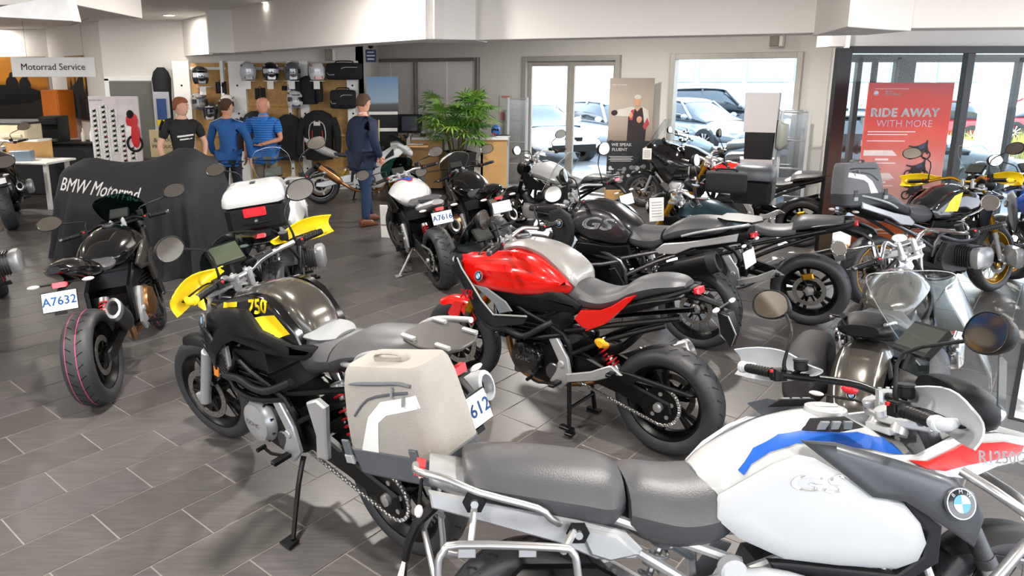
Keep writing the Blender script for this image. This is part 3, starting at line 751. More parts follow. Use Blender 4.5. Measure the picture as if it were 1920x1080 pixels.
# ================================================================ the foreground bikes
def red_bike():
    b = Bike('motorcycle', 1.196, 3.773, 139, 0, 'bright red crossover motorcycle with silver tank top standing on its centre stand', wb=1.521, steer=6)
    b.wheel(True, spokes=10); b.wheel(False, spokes=10, sprocket=True)
    b.chain((.60, .36)); b.swingarm(); b.caliper(); b.caliper(False, side=-1)
    b.fork(mGold, mSteel, True); b.fender(mRed, .5, .6)
    mb = MB()
    for sg in (1, -1): mb.prism([(1.46, .60), (1.54, .60), (1.60, .50), (1.57, .44), (1.50, .50)], sg*.062, sg*.075, 'y', .004)
    b.P(mb, 'fender_flank', [mRed], True)
    b.frame(z=-.02); b.engine('inline', mBlackM, mBlackG, 'DOHC', z=-.0); b.headers(mBrass, -1, ((.28, -.17, .36), (-.02, -.22, .56)), mSteel, mAlu)
    b.hanger(mSil); b.shock(mRedS, (.42, .05, .58), (.30, .05, .42)); b.stand(False, True)
    b.radiator(1.06, (.46, .74), .14)
    mb = MB(); mb.body([(.575, .93, .84, .10, .1), (.62, .985, .81, .155, .15), (.70, 1.04, .79, .19, .3), (.82, 1.08, .77, .208, .42), (.98, 1.08, .77, .214, .45), (1.10, 1.04, .78, .212, .42), (1.22, 1.0, .79, .19, .35), (1.32, .98, .81, .155, .3), (1.36, .96, .84, .11, .2)], 30, 5, 2.7)
    tank = b.P(mb, 'fuel_tank', [mRed], label='bright red rounded tank flanks')
    mb = MB(); mb.body([(.565, .95, .86, .11, .1), (.60, 1.0, .90, .145, .2), (.70, 1.07, .96, .145, .3), (.82, 1.105, 1.02, .125, .35), (.98, 1.108, 1.04, .108, .35), (1.10, 1.07, 1.0, .095, .3), (1.20, 1.025, .96, .08, .3)], 26, 5, 3.2); b.P(mb, 'tank_top_cover', [mGreyMet], label='silver grey cover along the tank ridge')
    mb = MB(); mb.disc((1.02, 0, 1.11), .048, .02, (.12, 0, 1), 24, bev=.005); b.P(mb, 'fuel_cap', [mSteel], parent=tank)
    P = [(1.53, .905, .075), (1.44, .965, .115), (1.28, .99, .165), (1.15, 1.02, .185), (1.02, 1.045, .19), (.90, 1.055, .195), (.81, 1.05, .195), (.70, 1.0, .185), (.60, .93, .16), (.585, .90, .155), (.64, .87, .17), (.77, .82, .20), (.90, .795, .215), (1.01, .79, .222), (1.19, .78, .228), (1.33, .81, .205), (1.43, .855, .15)]
    side = b.both('side_fairing', mRed, P, .03, .012, crown=.012, label='bright red side panel of the tank')
    b.emblem((1.18, .865, .0), .001) if False else None
    for sg in (1, -1):
        mb = MB(); emblem(mb, (1.19, sg*.246, .868), .033, (.15, sg, .25)); b.P(mb, 'emblem', [mBlackG, mWhite, mBlueL, mAlu])
    b.both('lower_tank_cover', mBlackP, [(1.20, .79, .19), (.99, .82, .19), (.78, .84, .185), (.68, .87, .165), (.50, .80, .15), (.52, .75, .15), (.76, .71, .18), (.98, .70, .19), (1.1, .73, .19)], .03, .01, crown=.006)
    wl = b.both('wing_deflector', mDarkP, [(1.49, .87, .17), (1.40, .925, .18), (1.35, .88, .22), (1.27, .83, .25), (1.15, .72, .262), (1.04, .645, .265), (.80, .69, .262), (.83, .635, .262), (1.05, .565, .26), (1.2, .60, .25), (1.36, .77, .2)], .012, .004)
    for sg in (1, -1):
        mb = MB(); mb.tube([(1.42, sg*.185, .935), (1.35, sg*.222, .885), (1.27, sg*.252, .84), (1.15, sg*.268, .725), (1.05, sg*.27, .65), (.80, sg*.268, .695)], .006, 6)
        b.P(mb, 'deflector_edge', [mSil])
        mb = MB(); mb.prism([(1.24, .80), (1.13, .80), (.98, .74), (.93, .69), (1.03, .65), (1.07, .71)], sg*.225, sg*.24, 'y', .005); b.P(mb, 'air_scoop', [mGreyP])
        mb = MB(); mb.tube([(1.22, sg*.17, .56), (1.12, sg*.20, .53), (.98, sg*.21, .55), (.86, sg*.21, .54), (.74, sg*.20, .62), (.68, sg*.17, .66)], .019, 10, 4); b.P(mb, 'engine_guard', [mDarkP])
        mb = MB(); mb.prism([(1.40, .82), (1.36, .80), (1.16, .58), (1.20, .56)], sg*.19, sg*.205, 'y', .004); b.P(mb, 'radiator_shroud', [mBlackP])
    mb = MB()
    text_on(mb, 'XR', .085, (1.27, .262, .735), (-1, 0, .1), (-.1, 0, 1), .003, 0, bold=.03); text_on(mb, 'XR', .085, (1.27, -.262, .735), (1, 0, .1), (-.1, 0, 1), .003, 0, bold=.03)
    b.P(mb, 'lettering', [mRedS])
    b.seat([(.72, .83, .80, .06), (.66, .885, .80, .10, .2), (.58, .92, .76, .13, .2), (.48, .90, .76, .15, .2, .1), (.38, .895, .78, .155, .2, .15), (.28, .935, .82, .15, .2, .15), (.20, 1.0, .86, .14, .25, .2), (.08, 1.04, .92, .13, .3, .2), (-.02, 1.045, .96, .11, .3, .2), (-.075, 1.03, .99, .06, .3)], e=3.2)
    b.both('seat_side_cover', mRed, [(.55, .70, .14), (.50, .77, .155), (.37, .80, .162), (.30, .84, .158), (.22, .905, .15), (.16, .93, .14), (.23, .84, .155), (.33, .73, .16), (.46, .65, .155)], .03, .004)
    b.tail([(.36, .84, .74, .11), (.2, .90, .80, .12), (.04, .96, .88, .115), (-.08, 1.0, .96, .08), (-.11, 1.0, .985, .05)], mBlackP, lamp=(-.13, .985), arm=[(-.02, 0, .95), (-.17, 0, .94), (-.27, 0, .92)], ind=(-.27, .93), indw=.12)
    mb = MB(); mb.prism([(-.24, .91), (-.31, .90), (-.35, .80), (-.33, .72), (-.28, .78)], -.04, .04, 'y', .006); mb.tube([(-.25, .045, .90), (-.31, .045, .89), (-.355, .04, .80), (-.335, .03, .73), (-.275, .04, .78)], .004, 6, 1, closed=True, k=1); b.P(mb, 'plate_holder', [mBlackP, mAlu])
    b.frame
    b.lampnose((1.50, .90), .125, .07); 
    mb = MB(); mb.body([(1.20, 1.0, .93, .13), (1.35, 1.0, .93, .14), (1.50, .985, .93, .10), (1.58, .95, .91, .05)], 16, 3, 3); b.P(mb, 'cockpit_cover', [mBlackP])
    b.screen([(1.56, .97, .09, .03), (1.51, 1.05, .12, .05), (1.45, 1.14, .12, .05), (1.41, 1.19, .09, .04)], gSmoke)
    b.display((1.36, .0, 1.07), .17, .10, .75)
    b.bars((1.17, 1.06), (1.02, .41, 1.10), mAlu, .06, mirpos=(1.05, .42, 1.30))
    mb = MB(); mb.box((1.24, -.05, 1.12), (.09, .09, .012), (0, .4, 0), .003); mb.box((1.24, -.15, 1.13), (.08, .07, .012), (0, .4, 0), .003); b.P(mb, 'phone_holder', [mBlackP], True)
    for sg in (1, -1):
        mb = MB(); mb.tube([(.28, sg*.13, .82), (.10, sg*.15, .90), (-.05, sg*.14, .95), (-.09, sg*.10, .97)], .01, 8, 3); b.P(mb, 'grab_handle', [mBlackM])
    mb = MB(); mb.ell((.36, .14, .60), (.05, .02, .03), 10, 6); mb.disc((.36, .155, .60), .02, .02, n=10); b.P(mb, 'shock_adjuster', [mat('adjuster yellow', 'e0a415', .4)])
    mb = MB(); mb.panel([(.18, .395), (.30, .44), (.30, .47), (.16, .47), (-.20, .45), (-.18, .43), (.12, .44)], .02, .006, .155, 1); mb.body([(.42, .52, .47, .07), (.3, .58, .52, .09), (.22, .66, .61, .09), (.18, .69, .66, .08)], 12, 3); b.P(mb, 'chain_guard', [mBlackP])
    return b
def g750():
    b = Bike('motorcycle', -.196, 2.934, 139, 6.5, 'brown-grey and yellow adventure motorcycle with big light grey fabric panniers', wb=1.559, Rr=.325, Rf=.325, wr=.15, wf=.11, steer=10, head=(1.13, 0, 1.08))
    b.wheel(True, spokes=10, hub=mBlackM); b.wheel(False, spokes=10, sprocket=True); b.chain((.60, .38)); b.swingarm(piv=(.58, .44)); b.caliper()
    b.fork(mSil, mSil, False, clampm=mSil, top=1.06); b.fender(mBlackP, .7, .5, .055, .03)
    b.frame(z=.02); b.engine('inline', mBlackM, mSil, 'DOHC', z=.04); b.headers(mSteel, -1, ((.28, -.19, .58), (-.30, -.24, .80)), mBlackM, mWhiteM, r=.06, z=.04)
    b.hanger(mSil, False, z=.04); b.shock(mRedS, (.42, .0, .70), (.32, .0, .42)); b.stand(True, False, foot=(.42, .36, .02)); b.radiator(1.06, (.55, .80), .14)
    # tank
    mb = MB(); mb.body([(.44, 1.0, .90, .08, .1), (.48, 1.07, .88, .105, .1), (.58, 1.14, .86, .125, .15), (.74, 1.155, .85, .132, .2), (.90, 1.115, .86, .135, .25), (1.0, 1.08, .88, .125, .3), (1.08, 1.05, .92, .10, .3)], 26, 5, 3.6)
    tank = b.P(mb, 'fuel_tank', [mStormy], label='glossy brown-grey tank centre')
    sp_ = [(1.14, .97, .185), (1.04, 1.03, .18), (.92, 1.085, .17), (.82, 1.12, .16), (.69, 1.13, .155), (.60, 1.10, .155), (.48, .995, .145), (.45, .93, .14), (.52, .90, .16), (.67, .93, .20), (.80, .96, .21), (.95, .95, .21), (1.08, .93, .205)]
    sides = b.both('tank_side_panel', mBlackG, sp_, .04, .008, crown=.003, label='glossy black panel with yellow numbers')
    for sd, o in zip((1, -1), sides):
        ux = -sd
        vs = [(.80, 1.01), (.60, 1.065), (.51, .99), (.60, .95), (.70, .955), (.76, .975)]
        decal('yellow_panel', [o], vs, [list(range(6))], mYel, b.root, sd, .03)
        tv, tf = textmesh('750', .098, .04, 1., .3)
        th = -.22
        vs = [(.75-(x*math.cos(th)-y*math.sin(th))*sd*1.0, 1.075+(x*math.sin(th)+y*math.cos(th)) + 0) for x, y in tv]
        if sd > 0: vs = [(.735-(x*math.cos(.24)-y*math.sin(.24)), 1.075+(x*math.sin(.24)+y*math.cos(.24))) for x, y in tv]
        else: vs = [(.745+(x*math.cos(.24)+y*math.sin(.24)), 1.077+(-x*math.sin(.24)+y*math.cos(.24))) for x, y in tv]
        decal('lettering', [o], vs, tf, mYel, b.root, sd, .02, .002)
        decal('yellow_stripe', [o], [(1.0, 1.02), (.88, 1.05), (.88, 1.075), (1.0, 1.045)], [[0, 1, 2, 3]], mYel, b.root, sd, .03)
    b.both('front_side_fairing', mBlackP, [(1.16, .955, .20), (1.05, 1.01, .215), (.90, 1.045, .215), (.78, 1.06, .205), (.67, .985, .215), (.50, .94, .17), (.36, .955, .13), (.35, .90, .13), (.48, .865, .16), (.65, .875, .21), (.87, .90, .245), (.97, .85, .25), (1.06, .77, .245), (1.22, .72, .19), (1.235, .84, .18)], .03, .01, crown=.008)
    b.both('beak_flank', mYel, [(1.43, 1.0, .085), (1.35, 1.015, .11), (1.22, .95, .17), (1.38, .915, .12)], .012, .004)
    for sg in (1, -1):
        mb = MB(); emblem(mb, (1.13, sg*.235, .945), .033, (.25, sg, .2)); b.P(mb, 'emblem', [mBlackG, mWhite, mBlueL, mAlu])
        mb = MB(); mb.panel([(1.24, .90, .205), (1.13, .90, .235), (1.02, .84, .25), (1.10, .70, .23), (1.16, .64, .20), (1.24, .72, .19)], .01, .003, None, sg)
        for i in range(4): mb.panel([(1.19, .78+i*.028, .232-i*.001), (1.12, .77+i*.028, .247), (1.12, .782+i*.028, .247), (1.19, .79+i*.028, .232)], .006, .002, None, sg, k=1)
        b.P(mb, 'grille', [mDarkP, mGroove])
        mb = MB(); mb.panel([(1.15, .74, .17), (1.02, .81, .20), (1.02, .70, .20), (1.12, .60, .17)], .02, .004, None, sg)
        for i in range(6): mb.box((1.08, sg*.205, .66+i*.02), (.09, .01, .006), (0, -.5, 0), 0, 1)
        b.P(mb, 'radiator_shroud', [mSil, mSteel])
        mb = MB(); mb.tube([(1.18, sg*.13, .62), (1.09, sg*.19, .63), (.91, sg*.21, .67), (.80, sg*.21, .655), (.69, sg*.20, .67), (.55, sg*.16, .74)], .019, 10, 4); b.P(mb, 'engine_guard', [mDarkP])
        mb = MB(); mb.prism([(1.22, .64), (1.17, .64), (1.19, .58), (1.23, .58)], sg*.17, sg*.18, 'y', .003); b.P(mb, 'reflector', [mAmber])
        mb = MB(); mb.panel([(.40, .70), (.32, .74), (.26, .72), (.28, .60), (.30, .44), (.38, .42), (.36, .55)], .028, .008, .20, sg); b.P(mb, 'pillion_peg_bracket', [mSil])
    mb = MB(); mb.body([(1.08, 1.05, .92, .10), (1.22, 1.04, .90, .13), (1.38, 1.02, .90, .10), (1.52, .96, .90, .05), (1.62, .915, .89, .025)], 16, 3, 2.6); b.P(mb, 'beak', [mBlackG])
    b.lampnose((1.33, 1.07), .10, .08)
    b.seat([(.60, .86, .82, .06), (.57, .935, .80, .09, .2), (.50, .985, .76, .12, .2), (.42, .99, .78, .14, .2, .1), (.33, .985, .82, .15, .2, .1), (.26, .99, .86, .155, .2, .1)], name='seat_front')
    mb = MB(); b.seat([(.30, .97, .82, .15, .2, .2), (.24, 1.0, .86, .155, .25, .2), (.14, 1.055, .90, .155, .3, .2), (.0, 1.09, .95, .15, .3, .2), (-.14, 1.115, 1.0, .125, .3, .2), (-.22, 1.115, 1.05, .07, .3)], name='seat')
    mb = MB(); st = [(.575, .945, .90, .085, .2), (.53, .985, .93, .105, .25), (.45, .998, .95, .115, .3), (.37, .997, .96, .105, .3), (.30, .998, .97, .06, .3)]; mb.body(st, 16, 4, 2.6); b.P(mb, 'seat_insert', [mSeatG], label='light grey seat insert')
    for sg in (1, -1):
        mb = MB(); mb.tube([(.18, sg*.13, .93), (.06, sg*.17, .97), (.0, sg*.185, 1.03), (-.10, sg*.19, 1.08), (-.30, sg*.17, 1.13)], .013, 10, 4); b.P(mb, 'grab_rail', [mSil])
    b.tail([(.34, .92, .82, .10), (.1, .97, .86, .11), (-.1, 1.04, .93, .10), (-.28, 1.09, 1.0, .07)], mBlackP, lamp=(-.36, 1.0), arm=[(-.2, 0, 1.0), (-.34, 0, .97), (-.42, 0, .92)], ind=(-.36, .96), indw=.12)
    b.plate('A7612', (-.42, .83), .35, .20, .12)
    mb = MB(); mb.prism([(-.14, -.05), (-.18, -.10), (-.28, -.12), (-.40, -.09), (-.43, -.04), (-.43, .04), (-.40, .09), (-.28, .12), (-.18, .10), (-.14, .05)], 1.115, 1.13, 'z', .004)
    
    for (x, y) in ((-.20, .09), (-.20, -.09), (-.37, .08), (-.37, -.08)): mb.box((x, y, 1.136), (.07, .02, .014), (0, 0, 0), .003, 1)
    b.P(mb, 'luggage_rack', [mat('rack grey', '3b3935', .5), mSil])
    b.screen([(1.30, 1.12, .11, .04), (1.27, 1.20, .15, .05), (1.21, 1.28, .16, .05), (1.15, 1.33, .13, .05)], gSmoke)
    b.display((1.17, .03, 1.22), .19, .125, .75, m=mat('olive display', '5a5f4c', .2, coat=.4))
    b.bars((1.10, 1.11), (.90, .42, 1.21), mAlu, .06, mirpos=(1.0, .42, 1.44), guard=mYel, ends=mYel)
    mb = MB(); mb.box((1.03, -.08, 1.19), (.09, .12, .012), (0, .35, .0), .003); mb.box((1.03, -.11, 1.2), (.085, .055, .012), (0, .35, .0), .003, 1); mb.tube([(1.09, -.07, 1.13), (1.05, -.08, 1.18)], .01, 6); b.P(mb, 'phone_holder', [mBlackP, mScreen], True)
    return b
def pannier(root_bike, sg, label, group, name='pannier', col='a8a49c', dark='565a60', c=(-.41, .33, .86), sc=1., rot=.23, strap=True):
    """soft case: its own thing hung on the bike; built in the bike's frame"""
    o = empty(name); o.parent = None
    o.matrix_world = root_bike.root.matrix_basis @ M.Translation((c[0], sg*c[1], c[2])) @ M.Rotation(rot, 4, 'Y')
    tag(o, label, 'pannier', group)
    f = mat('pannier fabric '+col, col, .85, bump=.7, bs=260, var=.05); d = mat('pannier rubber '+dark, dark, .6, bump=.3, bs=200); s_ = mat('reflective stripe', 'e8e9e8', .5)
    L, T, Hh = .285*sc, .13*sc, .24*sc
    mb = MB(); R = []
    def rect(x0, x1, y0, y1, z, r=.05):
        p = []
        for cx, cy, a0 in ((x1-r, y1-r, 0), (x0+r, y1-r, PI/2), (x0+r, y0+r, PI), (x1-r, y0+r, 1.5*PI)):
            for i in range(5): a = a0+i*PI/8; p.append((cx+math.cos(a)*r, sg*(cy+math.sin(a)*r), z))
        return p
    mb.rings([rect(-L, L, -T, T, -Hh+.105), rect(-L, L, -T, T*1.02, -Hh+.13), rect(-L*.98, L*.95, -T, T*.98, .02), rect(-L*.93, L*.86, -T, T*.86, Hh-.06, .05), rect(-L*.90, L*.80, -T*.95, T*.75, Hh-.01, .05), rect(-L*.85, L*.74, -T*.85, T*.6, Hh+.01, .04)])
    body = mb.build('fabric_body', [f], o)
    mb = MB(); mb.rings([rect(-L*.86, L*.90, -T*.8, T*.8, -Hh), rect(-L*.96, L*.98, -T*.95, T*.98, -Hh+.02), rect(-L*1.02, L*1.02, -T, T*1.05, -Hh+.115), rect(-L*1.0, L*1.0, -T*.9, T*1.0, -Hh+.12)]); mb.build('base_shell', [d], o, label='darker grey moulded base')
    # stripe: a bent band on the outer face
    st = [(.20, -.135), (.08, .05), (-.02, .12), (-.235, .155), (-.245, .105), (-.04, .065), (.02, .03), (.08, -.135)]
    decal('reflective_stripe', [body], [(a*sc, b*sc) for a, b in st], [list(range(8))], s_, o, sg, .03, .002)
    def piping(pts, r=.005):
        tr = BVHTree.FromPolygons([v.co[:] for v in body.data.vertices], [p.vertices[:] for p in body.data.polygons]); q = []
        for x, z in pts:
            h = tr.ray_cast(V((x*sc, sg*1., z*sc)), V((0, -sg, 0)))
            if h[0]: q.append(h[0]+V((0, sg*.002, 0)))
        return q
    mb = MB(); q = piping([(.25, -.12), (.17, .05), (.06, .125), (-.10, .155), (-.20, .165)]); 
    if len(q) > 2: mb.tube(q, .005, 6, 3)
    mb.build('seam', [d], o)
    mb = MB(); q = piping([(.235, .175), (.1, .19), (-.05, .195), (-.15, .20), (-.22, .19)])
    if len(q) > 2: mb.tube(q, .011, 8, 3, flat=.5)
    mb.build('zip', [d], o)
    for x, z in ((-.12, .185), (-.18, .155)):
        mb = MB(); q = piping([(x, z), (x+.012, z-.04)]); 
        if len(q) == 2: mb.tube([q[0]+V((0, sg*.008, 0)), q[1]+V((0, sg*.01, 0))], .005, 6)
        mb.build('zip_puller', [mat('zip puller grey', '83878b', .4)], o)
    mb = MB(); mb.tube([(L*.25, sg*T*.0, Hh+.005), (L*.2, 0, Hh+.035), (-L*.3, 0, Hh+.035), (-L*.35, 0, Hh+.005)], .018, 8, 3, flat=.4); mb.build('carry_handle', [f], o)
    for x in (-L*.55, L*.98):
        mb = MB(); mb.box((x, sg*T*1.05, -Hh+.12), (.04, .012, .06), bev=.003, k=0); mb.box((x, sg*T*1.07, -Hh+.075), (.045, .014, .035), bev=.004, k=1); mb.build('buckle', [d, mat('buckle grey', '9a9ea2', .4)], o)
    return o
def white_gs():
    b = Bike('motorcycle', .255, 1.946, .8, 9.4, 'large white foreground adventure motorcycle with blue and red stripes and bare silver pannier racks', wb=1.50, Rr=.33, Rf=.34, wr=.17, wf=.12, steer=10, head=(1.15, 0, 1.08))
    b.wheel(True, 'wire', mSil); b.wheel(False, 'wire', mSil, disc=True); b.swingarm(mBlackM, True); b.fork(mSteel, mSil, True, top=1.07); b.fender(mBlackP, .6, .6)
    b.engine('boxer', mSteel, mSil); b.frame(mSil, z=.02); b.shock(mSil, (.42, .0, .68), (.32, .0, .42)); b.stand(True, foot=(.5, .36, .02)); b.hanger(mSil); b.headers(mChrome, 1)
    mb = MB(); mb.body([(.50, .90, .72, .10, .05), (.56, .945, .70, .15, .1, .1), (.66, 1.0, .70, .182, .18, .15), (.76, 1.05, .72, .195, .33, .2), (.90, 1.075, .74, .20, .41, .2), (1.02, 1.045, .76, .20, .42, .2), (1.10, 1.0, .78, .19, .4, .2), (1.16, .98, .82, .13, .3)], 30, 6, 2.6)
    tank = b.P(mb, 'fuel_tank', [mWhite], label='gloss white fuel tank')
    mb = MB(); mb.lathe([(0, .012), (.05, .012), (.052, .008), (.062, .008), (.064, .0), (.064, -.02)], (.93, 0, 1.077), (.03, 0, 1), 28); mb.box((.93, 0, 1.092), (.07, .02, .008), bev=.003); b.P(mb, 'fuel_cap', [mWhite], parent=tank)
    sp_ = [(.535, .86, .175), (.60, .912, .20), (.69, .968, .208), (.76, .995, .212), (.80, .99, .225), (.87, .95, .24), (.95, .905, .255), (1.03, .88, .262), (1.08, .82, .262), (1.10, .76, .26), (1.08, .705, .255), (1.02, .68, .25), (.85, .69, .245), (.70, .705, .235), (.58, .75, .20), (.52, .80, .18)]
    pans = b.both('tank_side_panel', mWhiteM, sp_, .04, .014, crown=.012, label='matt white knee panel with raised letters')
    b.both('panel_rim', mDarkP, [(1.03, .91, .25), (1.145, .81, .25), (1.14, .70, .245), (1.04, .635, .24), (.68, .66, .215), (.66, .69, .215), (.70, .69, .22), (1.02, .665, .245), (1.09, .72, .25), (1.105, .79, .252), (1.03, .885, .258)], .03, .005)
    for sd, o in zip((1, -1), pans):
        tv, tf = textmesh('GS', .085, .02, 1., .2)
        decal('raised_letters', [o], [(.78-sd*x*1.5, .93+y*.75) for x, y in tv], tf, mat('white raised letters', 'dcdddd', .3), b.root, sd, .02, .004)
    st = [(.60, .93), (.66, .985), (.74, 1.026), (.82, 1.042), (.98, 1.034), (1.10, 1.0), (1.12, .965), (1.0, .995), (.88, 1.012), (.78, 1.01), (.70, .985), (.64, .95), (.612, .92)]
    for sd in (1, -1): decal('blue_stripe', [tank], st, [list(range(len(st)))], mBlue, b.root, sd, .02)
    b.both('air_scoop', mat('satin scoop grey', '53565b', .33, metal=.35, coat=.2), [(.755, 1.045, .20), (.84, 1.05, .235), (1.0, 1.01, .262), (1.14, .965, .272), (1.22, .915, .27), (1.26, .84, .262), (1.235, .75, .258), (1.12, .83, .27), (1.02, .895, .28), (.93, .905, .27)], .014, .006, crown=.006, label='dark grey matt air scoop with round badge')
    for sg in (1, -1):
        mb = MB(); emblem(mb, (1.165, sg*.288, .895), .043, (.05, sg, .22), .008); b.P(mb, 'emblem', [mBlackG, mWhite, mBlueL, mAlu])
        mb = MB(); mb.panel([(.795, 1.052, .128), (.83, 1.082, .11), (.94, 1.085, .105), (.985, 1.06, .125), (.90, 1.05, .14)], .012, .003, None, sg)
        for i in range(3): mb.prism([(.835+i*.04, 1.056), (.86+i*.04, 1.056), (.875+i*.035, 1.08), (.85+i*.035, 1.08)], sg*.12, sg*.134, 'y', .002, 1)
        b.P(mb, 'vent_grille', [mGroove, mGreyP])
    b.both('beak_side', mWhite, [(1.0, 1.0, .215), (1.10, 1.0, .21), (1.26, 1.04, .15), (1.42, 1.03, .10), (1.62, .98, .05), (1.60, .94, .055), (1.40, .93, .12), (1.26, .92, .19), (1.14, .95, .24), (1.04, .97, .235)], .02, .006)
    b.both('red_stripe', mRed, [(1.06, .995, .224), (1.12, .99, .222), (1.26, 1.02, .165), (1.42, 1.01, .118), (1.50, .99, .098), (1.48, .965, .11), (1.26, .965, .188), (1.16, .965, .232), (1.10, .975, .236)], .006, .002)
    mb = MB(); text_on(mb, 'R1250GS', .052, (1.375, -.168, .982), (1, .18, -.1), (.0, .1, 1), .012, 0, bold=.02); text_on(mb, 'R1250GS', .052, (1.375, .168, .982), (-1, .18, .1), (.0, -.1, 1), .012, 0, bold=.02); b.P(mb, 'lettering', [mWhite])
    mb = MB(); mb.body([(1.20, 1.05, .92, .12), (1.34, 1.06, .92, .12), (1.5, 1.0, .92, .06), (1.64, .96, .92, .03)], 16, 3, 2.6); b.P(mb, 'beak', [mWhite])
    b.lampnose((1.40, 1.10), .12, .08)
    b.seat([(.27, .885, .73, .155, .1, .1), (.32, .90, .70, .17, .25, .05), (.42, .89, .68, .185, .3, .05), (.52, .895, .69, .175, .3, .05), (.58, .90, .72, .15, .25), (.62, .90, .76, .10, .2), (.635, .89, .80, .05)], name='seat_front')
    b.seat([(-.235, .945, .87, .08, .2), (-.22, .955, .84, .13, .2), (-.15, .96, .82, .165, .3, .05), (-.02, .955, .79, .178, .3, .05), (.12, .94, .76, .18, .3, .05), (.21, .925, .74, .17, .3, .1), (.26, .90, .78, .12, .3)], name='seat')
    for sg in (1, -1):
        mb = MB(); mb.tube([(.05, sg*.165, .79), (.02, sg*.185, .815), (-.02, sg*.195, .85), (-.19, sg*.20, .90), (-.28, sg*.19, .935), (-.37, sg*.16, .95), (-.38, sg*.11, .95)], .011, 10, 3); b.P(mb, 'grab_rail', [mAlu])
        mb = MB(); mb.panel([(-.34, .89), (-.33, .84), (.05, .73), (.16, .68), (.28, .68), (.30, .71), (.25, .76), (.10, .80), (-.10, .84)], .02, .006, .17, sg); mb.panel([(.10, .79), (.14, .70), (.20, .68), (.29, .70), (.22, .76)], .02, .008, .185, sg)
        b.P(mb, 'subframe_plate', [mSil])
        mb = MB(); y = sg*.30
        mb.tube([(-.30, y, .52), (-.31, y, .72), (-.295, y, .775), (-.25, y, .795), (.02, y, .785), (.065, y, .77), (.08, y, .72), (.10, y, .52), (.06, y, .46), (-.26, y, .46)], .0115, 10, 3, closed=True)
        mb.tube([(-.22, y, .79), (-.205, sg*.2, .86)], .010, 8); mb.tube([(.04, y, .775), (.09, sg*.19, .78)], .012, 8); mb.tube([(-.30, y, .6), (-.33, sg*.18, .68), (-.36, 0, .70)], .010, 8, 2)
        for x in (-.23, -.06): mb.box((x, sg*.30, .775), (.05, .004, .035), bev=.003)
        b.P(mb, 'pannier_rack', [mAlu], label='bare silver tube pannier rack')
        for x, z in ((-.205, .87), (.10, .775)):
            mb = MB(); mb.prism([(x-.035, z), (x-.02, z+.03), (x+.02, z+.03), (x+.035, z), (x+.02, z-.03), (x-.02, z-.03)], sg*.19, sg*.20, 'y', .003); mb.disc((x, sg*.205, z), .012, .02, n=8, k=1); b.P(mb, 'bracket', [mBlackM, mAlu])
        mb = MB(); y = sg*.32
        mb.tube([(1.20, sg*.24, .97), (1.27, y, .92), (1.36, y, .84), (1.30, y, .76), (1.18, y, .60), (1.10, y*1.05, .40), (.92, y*1.1, .26), (.74, sg*.2, .24)], .0145, 12, 4); mb.tube([(1.33, y, .87), (1.42, sg*.18, .86), (1.45, 0, .86)], .0145, 12, 3)
        mb.tube([(1.12, y*1.05, .42), (1.16, sg*.2, .60), (1.12, sg*.14, .75)], .012, 10, 3)
        b.P(mb, 'crash_bar', [mAlu])
    b.tail([(.30, .80, .70, .10), (.0, .84, .74, .12), (-.2, .90, .80, .12), (-.34, .93, .87, .09)], mSil, lamp=(-.37, .90), arm=[(-.25, 0, .84), (-.38, 0, .72), (-.42, 0, .60)], ind=(-.37, .82), indw=.15)
    b.plate('A7609', (-.44, .52), .3)
    mb = MB(); mb.prism([(.10, .50), (.28, .52), (.30, .58), (.16, .66), (-.06, .66), (-.12, .60)], -.20, -.13, 'y', .02); b.P(mb, 'muffler', [mBlackM])
    mb = MB(); mb.tube([(.50, -.16, .60), (.64, -.22, .66), (.84, -.25, .62), (1.0, -.25, .58)], .02, 10, 3); mb.disc((.56, -.19, .655), .04, .05, n=20, bev=.008); b.P(mb, 'frame_tube', [mWhiteM])
    b.screen([(1.42, 1.20, .16, .08), (1.40, 1.27, .20, .10), (1.36, 1.40, .215, .14), (1.32, 1.50, .20, .15), (1.31, 1.52, .16, .10)], gClear)
    for sg in (1, -1):
        mb = MB(); mb.sheet([[(1.38-.02*j, sg*(.17+.018*j), 1.12+.05*i+.01*j) for j in range(5)] for i in range(4)], .004*sg); b.P(mb, 'wind_deflector', [gSmoke])
    b.display((1.25, .02, 1.295), .18, .115, .75)
    b.bars((1.155, 1.11), (.90, .42, 1.15), mBlackM, .03, mirpos=(1.03, .46, 1.38), guard=mWhiteM, ends=mWhiteM, res=2)
    b.hg = b
    return b
